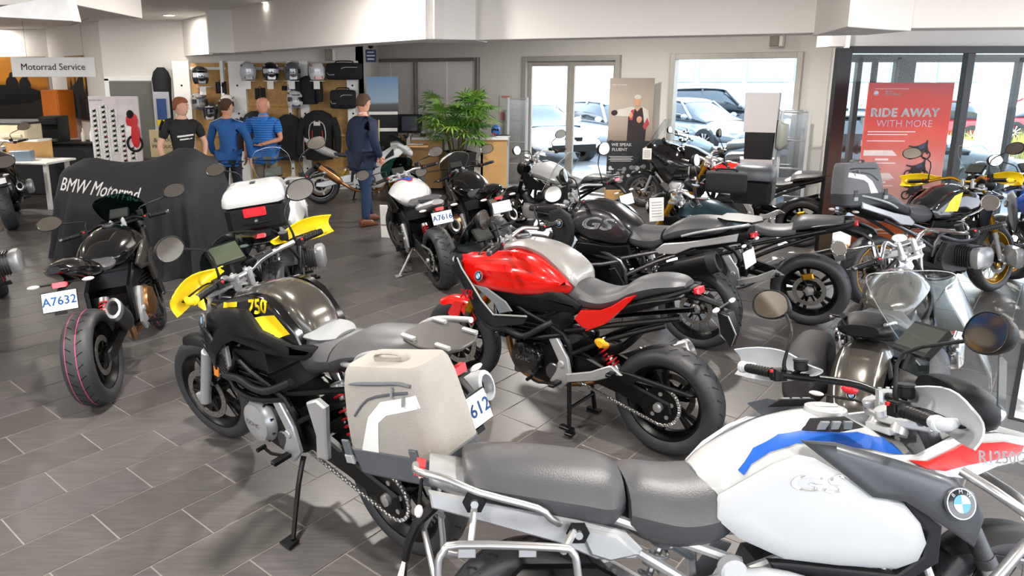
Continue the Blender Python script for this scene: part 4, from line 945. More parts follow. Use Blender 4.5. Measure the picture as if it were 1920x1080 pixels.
def sport_naked(label, x, y, h, lean, col, seatcol, txt, steer=12, hump=None, stripe=None, bars_straight=True, dec=None, screenm=gDark, spokes=10, rim=mBlackM, muffm=mDarkP, big=True):
    b = Bike('motorcycle', x, y, h, lean, label, wb=1.45, wr=.19, Rf=.298, steer=steer, head=(1.08, 0, 1.0))
    b.wheel(True, spokes=spokes, rim=rim, stripe=stripe); b.wheel(False, spokes=spokes, sprocket=True, stripe=stripe, rim=rim)
    b.chain((.58, .36)); b.swingarm(mBlackM); b.caliper(); b.fork(mGold if col is mWhite else mBlackM, mSteel, top=1.0, clampm=mSil if col is mWhite else mBlackM); b.fender(mBlackP, .4, .6)
    b.frame(mBlackM, False); b.engine('inline', mBlackM, mBrass if col is not mWhite else mBlackG, z=.02); b.headers(mBrass, -1, ((.34, -.15, .40), (-.02, -.20, .62)), muffm, mAlu, r=.062)
    b.hanger(mSil, False); b.stand(True, foot=(.52, .32, .02), m=mSil if col is mWhite else mBlackM); b.radiator(1.0, (.42, .72), .15)
    b.shock(mRedS, (.42, 0, .58), (.32, 0, .42))
    mb = MB(); mb.body([(.46, .87, .80, .06), (.52, .91, .76, .13, .1, .1), (.62, .97, .73, .185, .2, .2), (.74, 1.01, .74, .218, .3, .3), (.88, 1.02, .76, .215, .35, .3), (.98, .99, .78, .17, .3), (1.04, .94, .82, .09)], 26, 5, 2.4)
    b.tank = b.P(mb, 'fuel_tank', [col])
    mb = MB(); mb.disc((.86, 0, 1.024), .042, .014, n=22, ax=(0, 0, 1), bev=.004); b.P(mb, 'fuel_cap', [mSteel], parent=b.tank)
    b.both('tank_shroud', mBlackP if col is mWhite else mStormy, [(1.22, .86, .14), (1.10, .93, .17), (.95, .90, .21), (.78, .84, .215), (.66, .74, .20), (.74, .68, .20), (.90, .66, .21), (1.0, .52, .20), (1.16, .50, .18), (1.2, .68, .16)], .02, .008, crown=.005)
    b.both('side_scoop', mGroove, [(1.02, .78, .222), (.86, .74, .228), (.84, .69, .226), (.98, .70, .222)], .01, .004)
    b.seat([(.54, .86, .80, .07), (.48, .865, .79, .12, .2), (.36, .86, .79, .14, .2), (.24, .88, .80, .13, .2), (.19, .90, .82, .08, .2)], seatcol)
    if hump: b.tail([(.24, .90, .78, .12, .2), (.10, .965, .80, .13, .3), (-.05, 1.0, .86, .12, .3), (-.18, 1.005, .92, .08, .3), (-.23, .99, .95, .04)], hump, lamp=(-.20, .87), arm=[(.0, 0, .86), (-.16, 0, .85), (-.24, 0, .82)], ind=(-.18, .875), indw=.17)
    else:
        b.tail([(.24, .86, .76, .12, .2), (.10, .90, .78, .13, .3), (-.05, .93, .84, .11, .3), (-.18, .95, .90, .06, .3)], mWhite if col is mWhite else mBlackG, lamp=(-.2, .86), arm=[(.0, 0, .84), (-.16, 0, .83), (-.24, 0, .80)], ind=(-.18, .865), indw=.17)
        b.seat([(.20, .90, .86, .08), (.12, .945, .88, .11, .3), (-.02, .965, .91, .10, .3), (-.12, .965, .94, .05)], mSeat, name='seat_rear')
    b.plate(txt, (-.26, .785), .32, .20, .115)
    b.lampnose((1.32, .90), .13, .09)
    b.screen([(1.36, .96, .13, .03), (1.31, 1.06, .18, .05), (1.22, 1.16, .18, .06), (1.15, 1.21, .13, .05)], screenm)
    b.display((1.16, 0, 1.05), .15, .09, .7)
    if col is mWhite: b.bars((1.04, 1.03), (.93, .38, 1.05), mAlu, .03, mirpos=(1.02, .46, 1.16))
    else: b.bars((1.04, 1.0), (.90, .37, 1.0), mBlackM, .02, mirpos=(1.12, .46, 1.12))
    return b
def gs_big(label, x, y, h, lean, col=mBlk2, side=mDarkP, seatm=mSeat, rimm=mBlackM, wheel='wire', screenm=gClear, steer=12, letters='GS', guards=None, plate=None, barm=mAlu, topm=None, knob=True, lo=False, muff=True, seatgrey=False, z=0, tail=True):
    b = Bike('motorcycle', x, y, h, lean, label, wb=1.51, Rr=.33, Rf=.34, wr=.17, wf=.12, steer=steer, head=(1.16, 0, 1.06)); b.lo = lo
    b.wheel(True, wheel, rimm, knob=knob); b.wheel(False, wheel, rimm, knob=knob); b.swingarm(mBlackM, True); b.fork(mSteel if barm is mAlu else mGold, mSil, top=1.05); b.fender(mBlackP, .6, .6)
    b.engine('boxer', mBlackM if side is mDarkP else mSteel, mSil if side is not mDarkP else mBlackM); b.frame(mSteel, z=.02); b.shock(mSteel, (.42, .0, .68), (.32, .0, .42)); b.stand(True, foot=(.5, .36, .02)); b.hanger(mBlackM); b.headers(mSteel, 1, ((.25, .20, .60), (-.22, .24, .80)) if muff else None, mBlackM, mDarkP, r=.07)
    mb = MB(); mb.body([(.50, .92, .76, .07, .05), (.56, .97, .74, .13, .1, .1), (.66, 1.03, .72, .17, .25, .15), (.76, 1.08, .72, .20, .4, .2), (.90, 1.10, .72, .205, .45, .2), (1.02, 1.07, .74, .20, .4, .2), (1.12, 1.02, .78, .15, .3)], 26, 5, 2.6)
    tank = b.P(mb, 'fuel_tank', [topm or col])
    pans = b.both('tank_side_panel', col, [(.53, .88, .15), (.60, .95, .175), (.70, 1.02, .18), (.84, 1.05, .185), (.98, 1.02, .21), (1.06, .95, .235), (1.02, .86, .24), (.84, .80, .235), (.66, .79, .21), (.56, .80, .17)], .04, .012, crown=.01)
    if letters:
        for sd, o in zip((1, -1), pans):
            tv, tf = textmesh(letters, .15, .03, 1., .25)
            decal('lettering', [o], [(.81-sd*x*1.45, .93+y*.9) for x, y in tv], tf, mat('grey lettering', '8d9094', .35), b.root, sd, .03, .002)
    b.both('side_fairing', side, [(1.30, .96, .16), (1.16, 1.02, .20), (1.02, .98, .25), (.98, .90, .262), (1.0, .76, .25), (1.08, .62, .22), (1.2, .70, .19), (1.28, .84, .17)], .02, .008, crown=.005)
    for sg in (1, -1):
        mb = MB(); emblem(mb, (1.13, sg*.258, .90), .036, (.1, sg, .2)); b.P(mb, 'emblem', [mBlackG, mWhite, mBlueL, mAlu])
    b.both('knee_cover', mBlackP, [(.98, .76, .24), (.66, .76, .20), (.54, .78, .16), (.52, .70, .15), (.70, .66, .18), (.98, .66, .22)], .03, .008)
    b.seat([(.28, .935, .80, .14, .1, .1), (.34, .93, .76, .155, .25, .05), (.44, .92, .75, .16, .3, .05), (.54, .92, .76, .14, .3, .05), (.62, .90, .80, .07, .25)], seatm, name='seat_front')
    b.seat([(-.20, 1.05, .98, .08, .2), (-.15, 1.07, .95, .13, .2), (.0, 1.065, .92, .15, .3, .05), (.14, 1.03, .88, .155, .3, .05), (.26, .95, .84, .14, .3, .1)], seatm)
    for sg in (1, -1):
        mb = MB(); mb.tube([(.10, sg*.15, .92), (-.02, sg*.175, .97), (-.18, sg*.175, 1.02), (-.34, sg*.14, 1.06), (-.38, sg*.10, 1.07)], .010, 8, 3); b.P(mb, 'grab_rail', [mSil])
        mb = MB(); mb.panel([(-.32, 1.0), (-.31, .94), (.02, .84), (.14, .77), (.28, .75), (.31, .78), (.24, .84), (.06, .88), (-.14, .94)], .02, .006, .16, sg); b.P(mb, 'subframe_plate', [mSil])
    if tail:
        b.tail([(.30, .84, .76, .10), (.0, .90, .80, .11), (-.2, .98, .86, .11), (-.36, 1.03, .95, .08)], mBlackP, lamp=(-.38, .97), arm=[(-.25, 0, .92), (-.34, 0, .90), (-.36, 0, .86)], ind=(-.36, .91), indw=.14)
    if plate: b.plate(plate, (-.36, .79), .25)
    mb = MB(); mb.prism([(-.14, -.09), (-.22, -.13), (-.40, -.11), (-.44, 0), (-.40, .11), (-.22, .13), (-.14, .09)], 1.07, 1.085, 'z', .004); b.P(mb, 'luggage_rack', [mBlackM])
    mb = MB(); mb.body([(1.10, 1.05, .92, .11), (1.28, 1.05, .90, .12), (1.44, 1.0, .90, .08), (1.60, .95, .90, .03)], 16, 3, 2.6); b.P(mb, 'beak', [col])
    b.lampnose((1.36, 1.08), .12, .08)
    b.screen([(1.42, 1.14, .13, .03), (1.36, 1.24, .17, .05), (1.27, 1.38, .17, .05), (1.20, 1.46, .12, .04)], screenm)
    b.display((1.24, 0, 1.22), .17, .10, .75)
    b.bars((1.155, 1.10), (.95, .44, 1.12), barm, .05, mirpos=(1.03, .46, 1.40), guard=guards)
    return b
# ================================================================ the other bikes
def cruiser(label, x, y, h, lean, col=mBlk2, wb=1.6):
    b = Bike('motorcycle', x, y, h, lean, label, wb=wb, Rr=.33, Rf=.34, wr=.18, wf=.13, steer=38, head=(wb-.36, 0, .98))
    b.wheel(True, 'wire', mChrome); b.wheel(False, 'wire', mChrome); b.swingarm(mBlackM); b.fork(mChrome, mChrome, False, top=.98); b.fender(col, .8, .9, .075, .03)
    b.engine('boxer', mSteel, mChrome); b.headers(mChrome, -1, ((.3, -.22, .28), (-.35, -.24, .30)), mChrome, mChrome); b.frame(mBlackM); b.stand(True, foot=(.5, .34, .02)); b.hanger(mBlackM, False)
    mb = MB(); mb.body([(.50, .80, .66, .05), (.58, .835, .66, .12, .2, .1), (.72, .89, .67, .16, .3, .1), (.90, .915, .70, .175, .3, .1), (1.04, .90, .74, .15, .3), (1.12, .86, .78, .08)], 26, 5, 2.2); t = b.P(mb, 'fuel_tank', [mStormy])
    mb = MB(); mb.disc((.86, 0, .915), .04, .016, (0, 0, 1), 22, bev=.004); b.P(mb, 'fuel_cap', [mChrome], parent=t)
    b.seat([(.54, .76, .70, .09), (.44, .755, .68, .15, .2), (.30, .765, .66, .18, .2), (.20, .82, .66, .17, .2), (.16, .83, .70, .12)], name='seat_front')
    b.seat([(.19, .80, .70, .11, .2), (.10, .845, .72, .14, .3), (-.05, .845, .74, .13, .3), (-.12, .83, .77, .08)], mBlackP)
    # wide rear mudguard with pinstripe
    rows = []
    for i in range(15):
        a = PI*.30+(PI*.68)*i/14; rr = b.Rr+.045; rows.append([(math.cos(a)*(rr-.06*abs(u)**3), u*.125, b.Rr+math.sin(a)*(rr-.06*abs(u)**3)) for u in [j/6-1 for j in range(13)]])
    mb = MB(); mb.sheet(rows, .005); fo = b.P(mb, 'rear_fender', [mStormy], label='brown metallic rear mudguard with white pinstripe')
    rr = b.Rr+.048; pts = []
    for a, y_ in ((1.75, .09), (2.2, .092), (2.6, .085), (2.85, .06), (2.92, 0), (2.85, -.06), (2.6, -.085), (2.2, -.092), (1.75, -.09)): pts.append((math.cos(a)*(rr-.06*(abs(y_)/.125)**3), y_, b.Rr+math.sin(a)*(rr-.06*(abs(y_)/.125)**3)))
    mb = MB(); mb.tube(pts, .004, 6, 5); b.P(mb, 'pinstripe', [mWhite], parent=fo)
    a = 2.62; mb = MB(); emblem(mb, (math.cos(a)*(rr+.002), 0, b.Rr+math.sin(a)*(rr+.002)), .022, (math.cos(a), 0, math.sin(a)), .003, (.5, 0, .8)); b.P(mb, 'emblem', [mBlackG, mWhite, mBlueL, mAlu])
    for sg in (1, -1):
        mb = MB(); mb.body([(-.30, .62, .46, .05), (-.28, .66, .38, .08), (-.10, .70, .34, .10), (.12, .70, .36, .10), (.22, .64, .42, .06)], 18, 4, 3.2); mb.xf(M.Translation((0, sg*.27, 0))); b.P(mb, 'saddle_bag', [mat('black leather', '2c2b2c', .6, bump=.6, bs=120)])
        mb = MB(); mb.tube([(.1, sg*.14, .80), (-.1, sg*.15, .86), (-.2, sg*.12, .87)], .009, 8, 3); b.P(mb, 'grab_rail', [mChrome])
    mb = MB(); mb.ell((-.36, 0, .56), (.02, .04, .025), 12, 6); b.P(mb, 'tail_lamp', [mTail]); b.indicators((-.34, .50), .17)
    hx = wb-.36
    b.roundlamp((hx+.20, 0, .86), .10, mChrome); b.dials((hx+.06, 0, 1.05), .05)
    b.bars((hx, 1.02), (hx-.28, .44, 1.03), mChrome, .06, mirpos=(hx-.18, .47, 1.16), mirsh='round', mm=mChrome)
    return b
def touring(label, x, y, h, lean, col, lo=True, boxes=True, seatm=mSeat):
    b = Bike('motorcycle', x, y, h, lean, label, wb=1.49, Rr=.315, Rf=.30, steer=8, head=(1.14, 0, 1.0)); b.lo = lo
    b.wheel(True, spokes=10, rim=mGreyMet); b.wheel(False, spokes=10); b.swingarm(mBlackM, True); b.fork(mBlackM, mSil, top=1.0); b.fender(col, .6, .7, .07)
    b.engine('boxer', mSteel, mSil); b.frame(mBlackM); b.stand(True, foot=(.5, .34, .02)); b.hanger(mBlackM, False); b.headers(mSteel, 1); b.caliper()
    mb = MB(); mb.body([(.48, .90, .76, .06), (.56, .94, .74, .13, .2, .1), (.72, 1.02, .74, .19, .4, .2), (.92, 1.05, .76, .20, .4, .2), (1.08, 1.0, .80, .14, .3)], 22, 4, 2.5); b.P(mb, 'fuel_tank', [col])
    mb = MB(); mb.body([(.78, .95, .50, .22, .3, .1), (.95, 1.02, .42, .25, .3, .2), (1.12, 1.08, .42, .25, .3, .3), (1.26, 1.12, .56, .22, .3, .3), (1.38, 1.10, .72, .17, .3, .3), (1.50, .98, .80, .09, .2, .2), (1.54, .92, .85, .04)], 26, 5, 2.8); b.P(mb, 'front_fairing', [col])
    for sg in (1, -1):
        mb = MB(); mb.ell((1.44, sg*.07, .95), (.06, .055, .05), 14, 8); b.P(mb, 'headlamp', [mLamp])
        mb = MB(); mb.prism([(1.12, .72), (1.02, .80), (.90, .76), (1.0, .62)], sg*.245, sg*.255, 'y', .003); b.P(mb, 'side_vent', [mDarkP])
    b.seat([(.54, .90, .82, .08), (.44, .86, .76, .15, .2), (.32, .87, .76, .16, .2), (.24, .95, .80, .15, .2), (.05, .97, .84, .14, .2), (-.12, .97, .90, .08)], seatm)
    b.tail([(.3, .84, .74, .12), (.0, .90, .78, .13), (-.25, .94, .84, .10), (-.32, .93, .88, .05)], col, lamp=(-.31, .89), arm=[(-.2, 0, .8), (-.32, 0, .68)], ind=(-.3, .82), indw=.14)
    if boxes:
        for sg in (1, -1):
            mb = MB(); mb.body([(-.42, .76, .46, .07), (-.40, .80, .42, .10), (-.1, .84, .38, .12), (.10, .82, .44, .10), (.16, .74, .52, .05)], 18, 4, 3.2); mb.xf(M.Translation((0, sg*.28, 0))); b.P(mb, 'side_case', [col])
    b.screen([(1.42, 1.08, .17, .08), (1.34, 1.22, .20, .10), (1.24, 1.38, .18, .09), (1.20, 1.44, .12, .06)], gClear)
    b.bars((1.10, 1.04), (.88, .38, 1.04), mBlackM, .03, mirpos=(1.15, .42, 1.18))
    return b
def superbike(label, x, y, h, lean):
    b = Bike('motorcycle', x, y, h, lean, label, wb=1.44, wr=.19, Rf=.298, steer=8, head=(1.08, 0, .9))
    b.wheel(True, spokes=5, rim=mBlackG); b.wheel(False, spokes=5, sprocket=True, rim=mBlackG); b.chain((.58, .36)); b.swingarm(mSil); b.caliper(); b.caliper(False); b.fork(mBlackM, mSteel, top=.88); b.fender(mBlackG, .4, .6)
    b.frame(mBlackM, False); b.engine('inline', mBlackM, mBlackG); b.headers(mBrass, -1, ((.36, -.14, .34), (-.06, -.19, .64)), mBrass, mBlackM, r=.055); b.hanger(mSil, False); b.stand(True, foot=(.52, .32, .02)); b.shock(mYel, (.42, 0, .56), (.32, 0, .40))
    mb = MB(); mb.body([(.46, .82, .76, .05), (.54, .87, .74, .12, .2, .1), (.66, .93, .72, .17, .3, .2), (.82, .955, .74, .17, .4, .2), (.96, .90, .78, .12, .3)], 24, 5, 2.5); b.P(mb, 'fuel_tank', [mBlackM])
    P = [(1.42, .92, .06), (1.34, .98, .10), (1.22, .96, .16), (1.06, .86, .20), (.90, .80, .205), (.74, .70, .20), (.70, .58, .19), (.80, .54, .19), (.72, .34, .17), (.80, .25, .14), (1.0, .26, .16), (1.12, .40, .18), (1.16, .56, .185), (1.22, .70, .17), (1.36, .82, .11)]
    sd = b.both('side_fairing', mWhite, P, .02, .008, crown=.008, sm=0)
    for k_, o in zip((1, -1), sd):
        tv, tf = textmesh('RR', .12, .03, 1., .3); decal('lettering', [o], [(.95-k_*x_*1.3, .70+y_*.8) for x_, y_ in tv], tf, mat('orange red print', 'e5481f', .4), b.root, k_, .03, .002)
    mb = MB(); mb.body([(1.16, 1.0, .88, .13, .3), (1.28, 1.03, .84, .15, .3, .3), (1.40, .98, .78, .13, .3, .3), (1.50, .88, .76, .07), (1.53, .84, .79, .03)], 22, 4, 2.6); b.P(mb, 'nose_fairing', [mWhite])
    for sg in (1, -1):
        mb = MB(); mb.ell((1.45, sg*.06, .87), (.045, .045, .022), 12, 6); b.P(mb, 'headlamp', [mLamp])
    b.seat([(.52, .84, .78, .08), (.44, .835, .76, .13, .2), (.30, .84, .77, .14, .2), (.20, .86, .79, .10)])
    b.tail([(.30, .84, .74, .12, .2), (.12, .93, .78, .12, .3), (-.08, 1.02, .88, .09, .3), (-.24, 1.09, 1.02, .04)], mWhite, lamp=(-.20, .98), arm=[(-.1, 0, .9), (-.26, 0, .80), (-.30, 0, .70)], ind=(-.26, .78), indw=.13)
    b.screen([(1.44, .96, .10, .04), (1.36, 1.04, .14, .08), (1.24, 1.12, .13, .07), (1.16, 1.15, .08, .04)], gSmoke)
    b.bars((1.02, .90), (.92, .36, .86), mBlackM, .0, mirpos=(1.36, .40, 1.08), straight=True)
    return b
def roadster(label, x, y, h, lean, col, steer=10, round_=True, rim=mBlackM, wheel='cast', fork=mGold, plate='A7620', seatm=mSeat, screen=False, engine='boxer', lo=True, tank2=None, mirsh='oct', seat2=False, barm=mAlu):
    b = Bike('motorcycle', x, y, h, lean, label, wb=1.51, Rr=.315, Rf=.30, steer=steer, head=(1.16, 0, 1.0)); b.lo = lo
    b.wheel(True, wheel, rim, spokes=10); b.wheel(False, wheel, rim, spokes=10, discm=mCopper); b.swingarm(mBlackM, True); b.caliper(); b.caliper(False, m=mGold); b.fork(fork, mSteel, top=1.02); b.fender(mBlackP, .5, .6)
    b.engine(engine, mBlackM if engine == 'inline' else mSteel, mSil); b.frame(mBlackM); b.hanger(mSil); b.stand(True, foot=(.5, .34, .02)); b.headers(mSteel, -1, ((.28, -.19, .42), (-.22, -.23, .60)), mBlackM, mAlu)
    mb = MB(); mb.body([(.50, .86, .76, .06), (.58, .90, .74, .13, .2, .1), (.70, .97, .74, .18, .3, .2), (.86, 1.02, .76, .20, .4, .25), (1.02, 1.0, .78, .19, .4, .2), (1.12, .93, .82, .10, .3)], 24, 5, 2.3); b.tank = b.P(mb, 'fuel_tank', [col])
    mb = MB(); mb.disc((.92, 0, 1.02), .045, .016, (0, 0, 1), 20, bev=.004); b.P(mb, 'fuel_cap', [mSteel], parent=b.tank)
    b.both('side_cover', tank2 or mBlackP, [(1.24, .86, .13), (1.1, .88, .18), (.90, .80, .205), (.66, .76, .19), (.64, .68, .18), (.90, .68, .20), (1.12, .66, .19), (1.22, .74, .15)], .02, .007)
    for sg in (1, -1):
        mb = MB(); emblem(mb, (.98, sg*.205, .88), .03, (.1, sg, .25)); b.P(mb, 'emblem', [mBlackG, mWhite, mBlueL, mAlu])
    b.seat([(.56, .87, .80, .07), (.50, .87, .78, .12, .2), (.36, .845, .76, .15, .2), (.24, .85, .77, .155, .2), (.14, .88, .79, .14, .2)], seatm, name='seat_front')
    b.seat([(.17, .90, .82, .13, .2), (.10, .95, .84, .14, .3), (-.10, .965, .88, .12, .3), (-.20, .96, .92, .07)], seatm)
    b.tail([(.4, .80, .74, .10), (.1, .85, .77, .11), (-.15, .92, .84, .10), (-.28, .95, .90, .06)], mBlackP, lamp=(-.29, .925), arm=[(-.18, 0, .88), (-.34, 0, .84), (-.42, 0, .78)], ind=(-.40, .80), indw=.13)
    b.plate(plate, (-.44, .71), .3)
    for sg in (1, -1):
        mb = MB(); mb.tube([(.10, sg*.13, .86), (-.02, sg*.155, .90), (-.2, sg*.14, .94), (-.27, sg*.09, .955)], .009, 8, 3); b.P(mb, 'grab_rail', [mBlackM])
    if round_: b.roundlamp((1.36, 0, .88), .085); b.dials((1.25, 0, 1.06), .042)
    else: b.lampnose((1.36, .94), .12, .10); b.display((1.27, 0, 1.10), .15, .09, .8)
    if screen: b.screen([(1.40, 1.0, .12, .04), (1.34, 1.10, .17, .06), (1.24, 1.22, .16, .06), (1.19, 1.27, .10, .04)], gClear)
    b.bars((1.14, 1.06), (.94, .40, 1.07), barm, .05, mirpos=(1.02, .44, 1.26), mirsh=mirsh)
    return b
def case(root_bike, c, s, label, cat_='case', col=mDarkP, rot=(0, 0, 0), lamp=False):
    o = empty('storage_case'); o.matrix_world = root_bike.root.matrix_basis @ M.Translation(c) @ M.Rotation(rot[1], 4, 'Y') @ M.Rotation(rot[2], 4, 'Z'); tag(o, label, cat_)
    L, T, Hh = s
    mb = MB(); mb.prism([(-L, -T*.8), (-L*.8, -T), (L*.8, -T), (L, -T*.7), (L, T*.7), (L*.8, T), (-L*.8, T), (-L, T*.8)], -Hh, Hh*.35, 'z', .03); mb.build('case_body', [mBlackP], o)
    mb = MB(); R = []
    for z, k in ((Hh*.33, 1.02), (Hh*.45, 1.035), (Hh*.75, 1.0), (Hh*.95, .93), (Hh*1.08, .80), (Hh*1.13, .55)): R.append([(x*k, y*k, z) for x, y in ((-L, -T*.8), (-L*.8, -T), (L*.8, -T), (L, -T*.7), (L, T*.7), (L*.8, T), (-L*.8, T), (-L, T*.8))])
    mb.rings(R); mb.build('case_lid', [col], o, ang=75)
    if lamp:
        mb = MB(); mb.box((-L*1.01, 0, .0), (.02, T*.75, Hh*.42), bev=.006); mb.build('red_reflector', [mTail], o)
        mb = MB(); mb.disc((-L-.005, 0, -Hh*.45), .012, .02, (1, 0, 0), 12); mb.build('lock', [mAlu], o)
        mb = MB(); mb.box((0, 0, Hh*1.13+.003), (.06, .04, .006), bev=.002); mb.build('badge', [mDarkP], o)
    else:
        mb = MB(); mb.box((0, T*1.0, 0), (L*.5, .02, .03), bev=.004); mb.build('latch', [mSteel], o)
    return o
def hangtag(x, y, z, rz, label, w_=.15, h=.21, tilt=.15):
    o = empty('price_sheet', (x, y, z), rz); tag(o, label, 'price sheet'); mb = MB(); mb.box((0, 0, 0), (w_, .003, h), (tilt, 0, 0), 0); mb.build('sheet', [mPaper], o)
    mb = MB()
    for i in range(6): mb.box((0, -.0025-.0, h*.3-i*h*.12), (w_*.7, .001, .006), (0, 0, 0), 0)
    mb.xf(M.Rotation(tilt, 4, 'X')); mb.build('print', [mat('grey print', '8a8a8a', .7)], o, kind='stuff'); return o
# ================================================================ the setting
mWall = mat('painted plaster', 'ddd9d3', .8, var=.02, vs=2)
mCeil = mat('ceiling tile', 'e6e4e0', .9, var=.02, vs=3)
mBeam = mat('beam plaster', 'e9e4de', .8, var=.01, vs=2)
mOut = mat('render outside', 'e8e6e0', .8)
mFrameG = mat('silver door frame', 'b5b1aa', .45, metal=.3)
mFrameB = mat('black aluminium frame', '111114', .4)
mWood = mat('light plywood', 'd2a469', .5, var=.12, vs=3)
mOSB = mat('board ochre', 'c2975a', .7, var=.14, vs=12)
mOrange = mat('orange cabinet', 'c76a1b', .5)
def wallbox(name, p0, p1, z0, z1, th=.12, m=None, kind='structure', parent=None, bev=0):
    p0, p1 = V((p0[0], p0[1])), V((p1[0], p1[1])); d = (p1-p0).normalized(); n = V((-d.y, d.x))*th
    mb = MB(); mb.prism([p0, p1, p1+n, p0+n], z0, z1, 'z', bev)
    o = mb.build(name, [m or mWall], parent)
    if not parent: o['kind'] = kind
    return o
# ground and floor
mb = MB(); mb.prism([(-60, -30), (70, -30), (70, 90), (-60, 90)], -.35, -.03, 'z'); g = mb.build('ground', [mat('car park asphalt', '8f9092', .85, var=.08, vs=1.5)]); g['kind'] = 'structure'
def tile_mat(name, col):
    if name in MATS: return MATS[name]
    m = mat(name, col, .32, var=.0, spec=.5); n = m.node_tree.nodes; l = m.node_tree.links; b = n['Principled BSDF']
    t = n.new('ShaderNodeTexCoord'); mp = n.new('ShaderNodeMapping'); mp.inputs['Rotation'].default_value = (0, 0, -math.radians(49.47)); mp.inputs['Scale'].default_value = (1.2, 14, 1)
    nz = n.new('ShaderNodeTexNoise'); nz.inputs['Scale'].default_value = 4; nz.inputs['Detail'].default_value = 6; nz.inputs['Roughness'].default_value = .65
    g_ = n.new('ShaderNodeNewGeometry'); l.new(g_.outputs['Position'], mp.inputs[0]); l.new(mp.outputs[0], nz.inputs[0])
    r = n.new('ShaderNodeValToRGB'); c = lin(col); r.color_ramp.elements[0].position = .25; r.color_ramp.elements[1].position = .75
    r.color_ramp.elements[0].color = tuple(x*.72 for x in c[:3])+(1,); r.color_ramp.elements[1].color = tuple(x*1.3 for x in c[:3])+(1,)
    l.new(nz.outputs['Fac'], r.inputs[0]); l.new(r.outputs[0], b.inputs['Base Color'])
    mr = n.new('ShaderNodeMapRange'); mr.inputs[3].default_value = .28; mr.inputs[4].default_value = .42; l.new(nz.outputs['Fac'], mr.inputs[0]); l.new(mr.outputs[0], b.inputs['Roughness'])
    return m
tm = [tile_mat('plank tile a', '535050'), tile_mat('plank tile b', '4f4c4b'), tile_mat('plank tile c', '575452')]
FL = [(-13, -8), (7.4, -8), (7.4, 8.45), (4.42, 8.55), (5.3, 10.45), (.5, 14.5), (-2.2, 16.8), (-13, 16.8)]
mb = MB(); mb.prism(FL, -.05, -.003, 'z'); floor_o = mb.build('floor', [mat('grout', '857f77', .8)]); floor_o['kind'] = 'structure'
ya = math.radians(-49.472); cy_, sy_ = math.cos(ya), math.sin(ya)
TL, TW, GR = .6125, .29317, .0035
def t2w(a, b): return (cy_*a+sy_*b, -sy_*a+cy_*b)
def inpoly(p, P):
    c = False; j = len(P)-1
    for i in range(len(P)):
        if (P[i][1] > p[1]) != (P[j][1] > p[1]) and p[0] < (P[j][0]-P[i][0])*(p[1]-P[i][1])/(P[j][1]-P[i][1])+P[i][0]: c = not c
        j = i
    return c
def camuv(p):
    x, y, z = p[0], p[1], p[2]-2.12; c, s = math.cos(.2078), math.sin(.2078); yy = y*c-z*s; zz = y*s+z*c
    return (856.7+1348.2*x/yy, 421.1-1348.2*zz/yy, yy) if yy > .1 else (1e9, 1e9, -1)
tiles = []
for r in range(-60, 60):
    y1 = 4.5904-r*TW
    for n_ in range(-40, 60):
        x0 = (1.24 if r % 2 == 0 else 1.548)+(n_)*TL
        cs = [t2w(x0+a, y1-b) for a, b in ((GR, GR), (TL-GR, GR), (TL-GR, TW-GR), (GR, TW-GR))]
        if all(inpoly(c, FL) for c in cs):
            uv = camuv((sum(c[0] for c in cs)/4, sum(c[1] for c in cs)/4, 0))
            if uv[2] > 0 and -150 < uv[0] < 2070 and 100 < uv[1] < 1250: tiles.append((uv[2], cs))
            elif sum(c[1] for c in cs)/4 < 6: tiles.append((100, cs))
tiles.sort(key=lambda t: t[0])
TD = {}
rest = MB()
mbt = MB(); a_, b_ = TL/2-GR, TW/2-GR; mbt.prism([(-a_, -b_), (a_, -b_), (a_, b_), (-a_, b_)], -.004, 0, 'z', .0015)
for i, (d, cs) in enumerate(tiles):
    cx_ = sum(c[0] for c in cs)/4; cyy = sum(c[1] for c in cs)/4
    if i < 300:
        k = i % 3
        if k not in TD:
            o = mbt.build('floor_tile', [tm[k]], smooth=False); TD[k] = o
        else: o = TD[k].copy(); C.objects.link(o)
        o.parent = floor_o; o.location = (cx_, cyy, 0); o.rotation_euler = (0, 0, -ya)
    else: rest.prism(cs, -.004, 0, 'z', .0, random.randrange(3))
rest.build('far_floor_tiles', tm, floor_o, smooth=False, kind='stuff')
# walls
P0 = V((1.28, 13.77)); BD = V((.766, -.643)).normalized()
W = lambda s: P0+BD*s
H2 = 3.05
def w1(name, a, b, z0, z1, **k): return wallbox(name, W(b), W(a), z0, z1, **{'th': -.2, **k})
for k_, (a, b, z0, z1) in enumerate([(-4.75, -4.42, 0, H2), (-4.42, -1.12, 2.40, H2), (-4.42, -1.12, 0, .5), (-1.12, -.03, 0, H2), (-.03, 1.98, 2.42, H2), (1.98, 2.88, 0, H2), (2.88, 4.86, 2.42, H2), (4.86, 5.28, 0, H2)]):
    w1('wall_back' if k_ == 0 else 'wall_back_%d' % k_, a, b, z0, z1)
wallbox('wall_slat', (-6.45, 13.4), (-1.72, 13.4), 0, H2, .15)
wallbox('wall_slat_end', (-1.72, 13.4), (-1.72, 16.9), 0, H2, .12)
wallbox('wall_left_back', (-13.2, 16), (-8.85, 16), 0, H2, .15)
wallbox('wall_left_angled', (-8.85, 16), (-6.4, 13.45), 0, H2, .15)
wallbox('wall_left', (-13.1, -8), (-13.1, 16.1), 0, H2, .15)
wallbox('wall_return', (5.28, 10.42), (4.40, 8.55), 0, H2, .12)
wallbox('wall_front_header', (4.30, 8.52), (12.0, 8.40), 2.42, H2, .35)
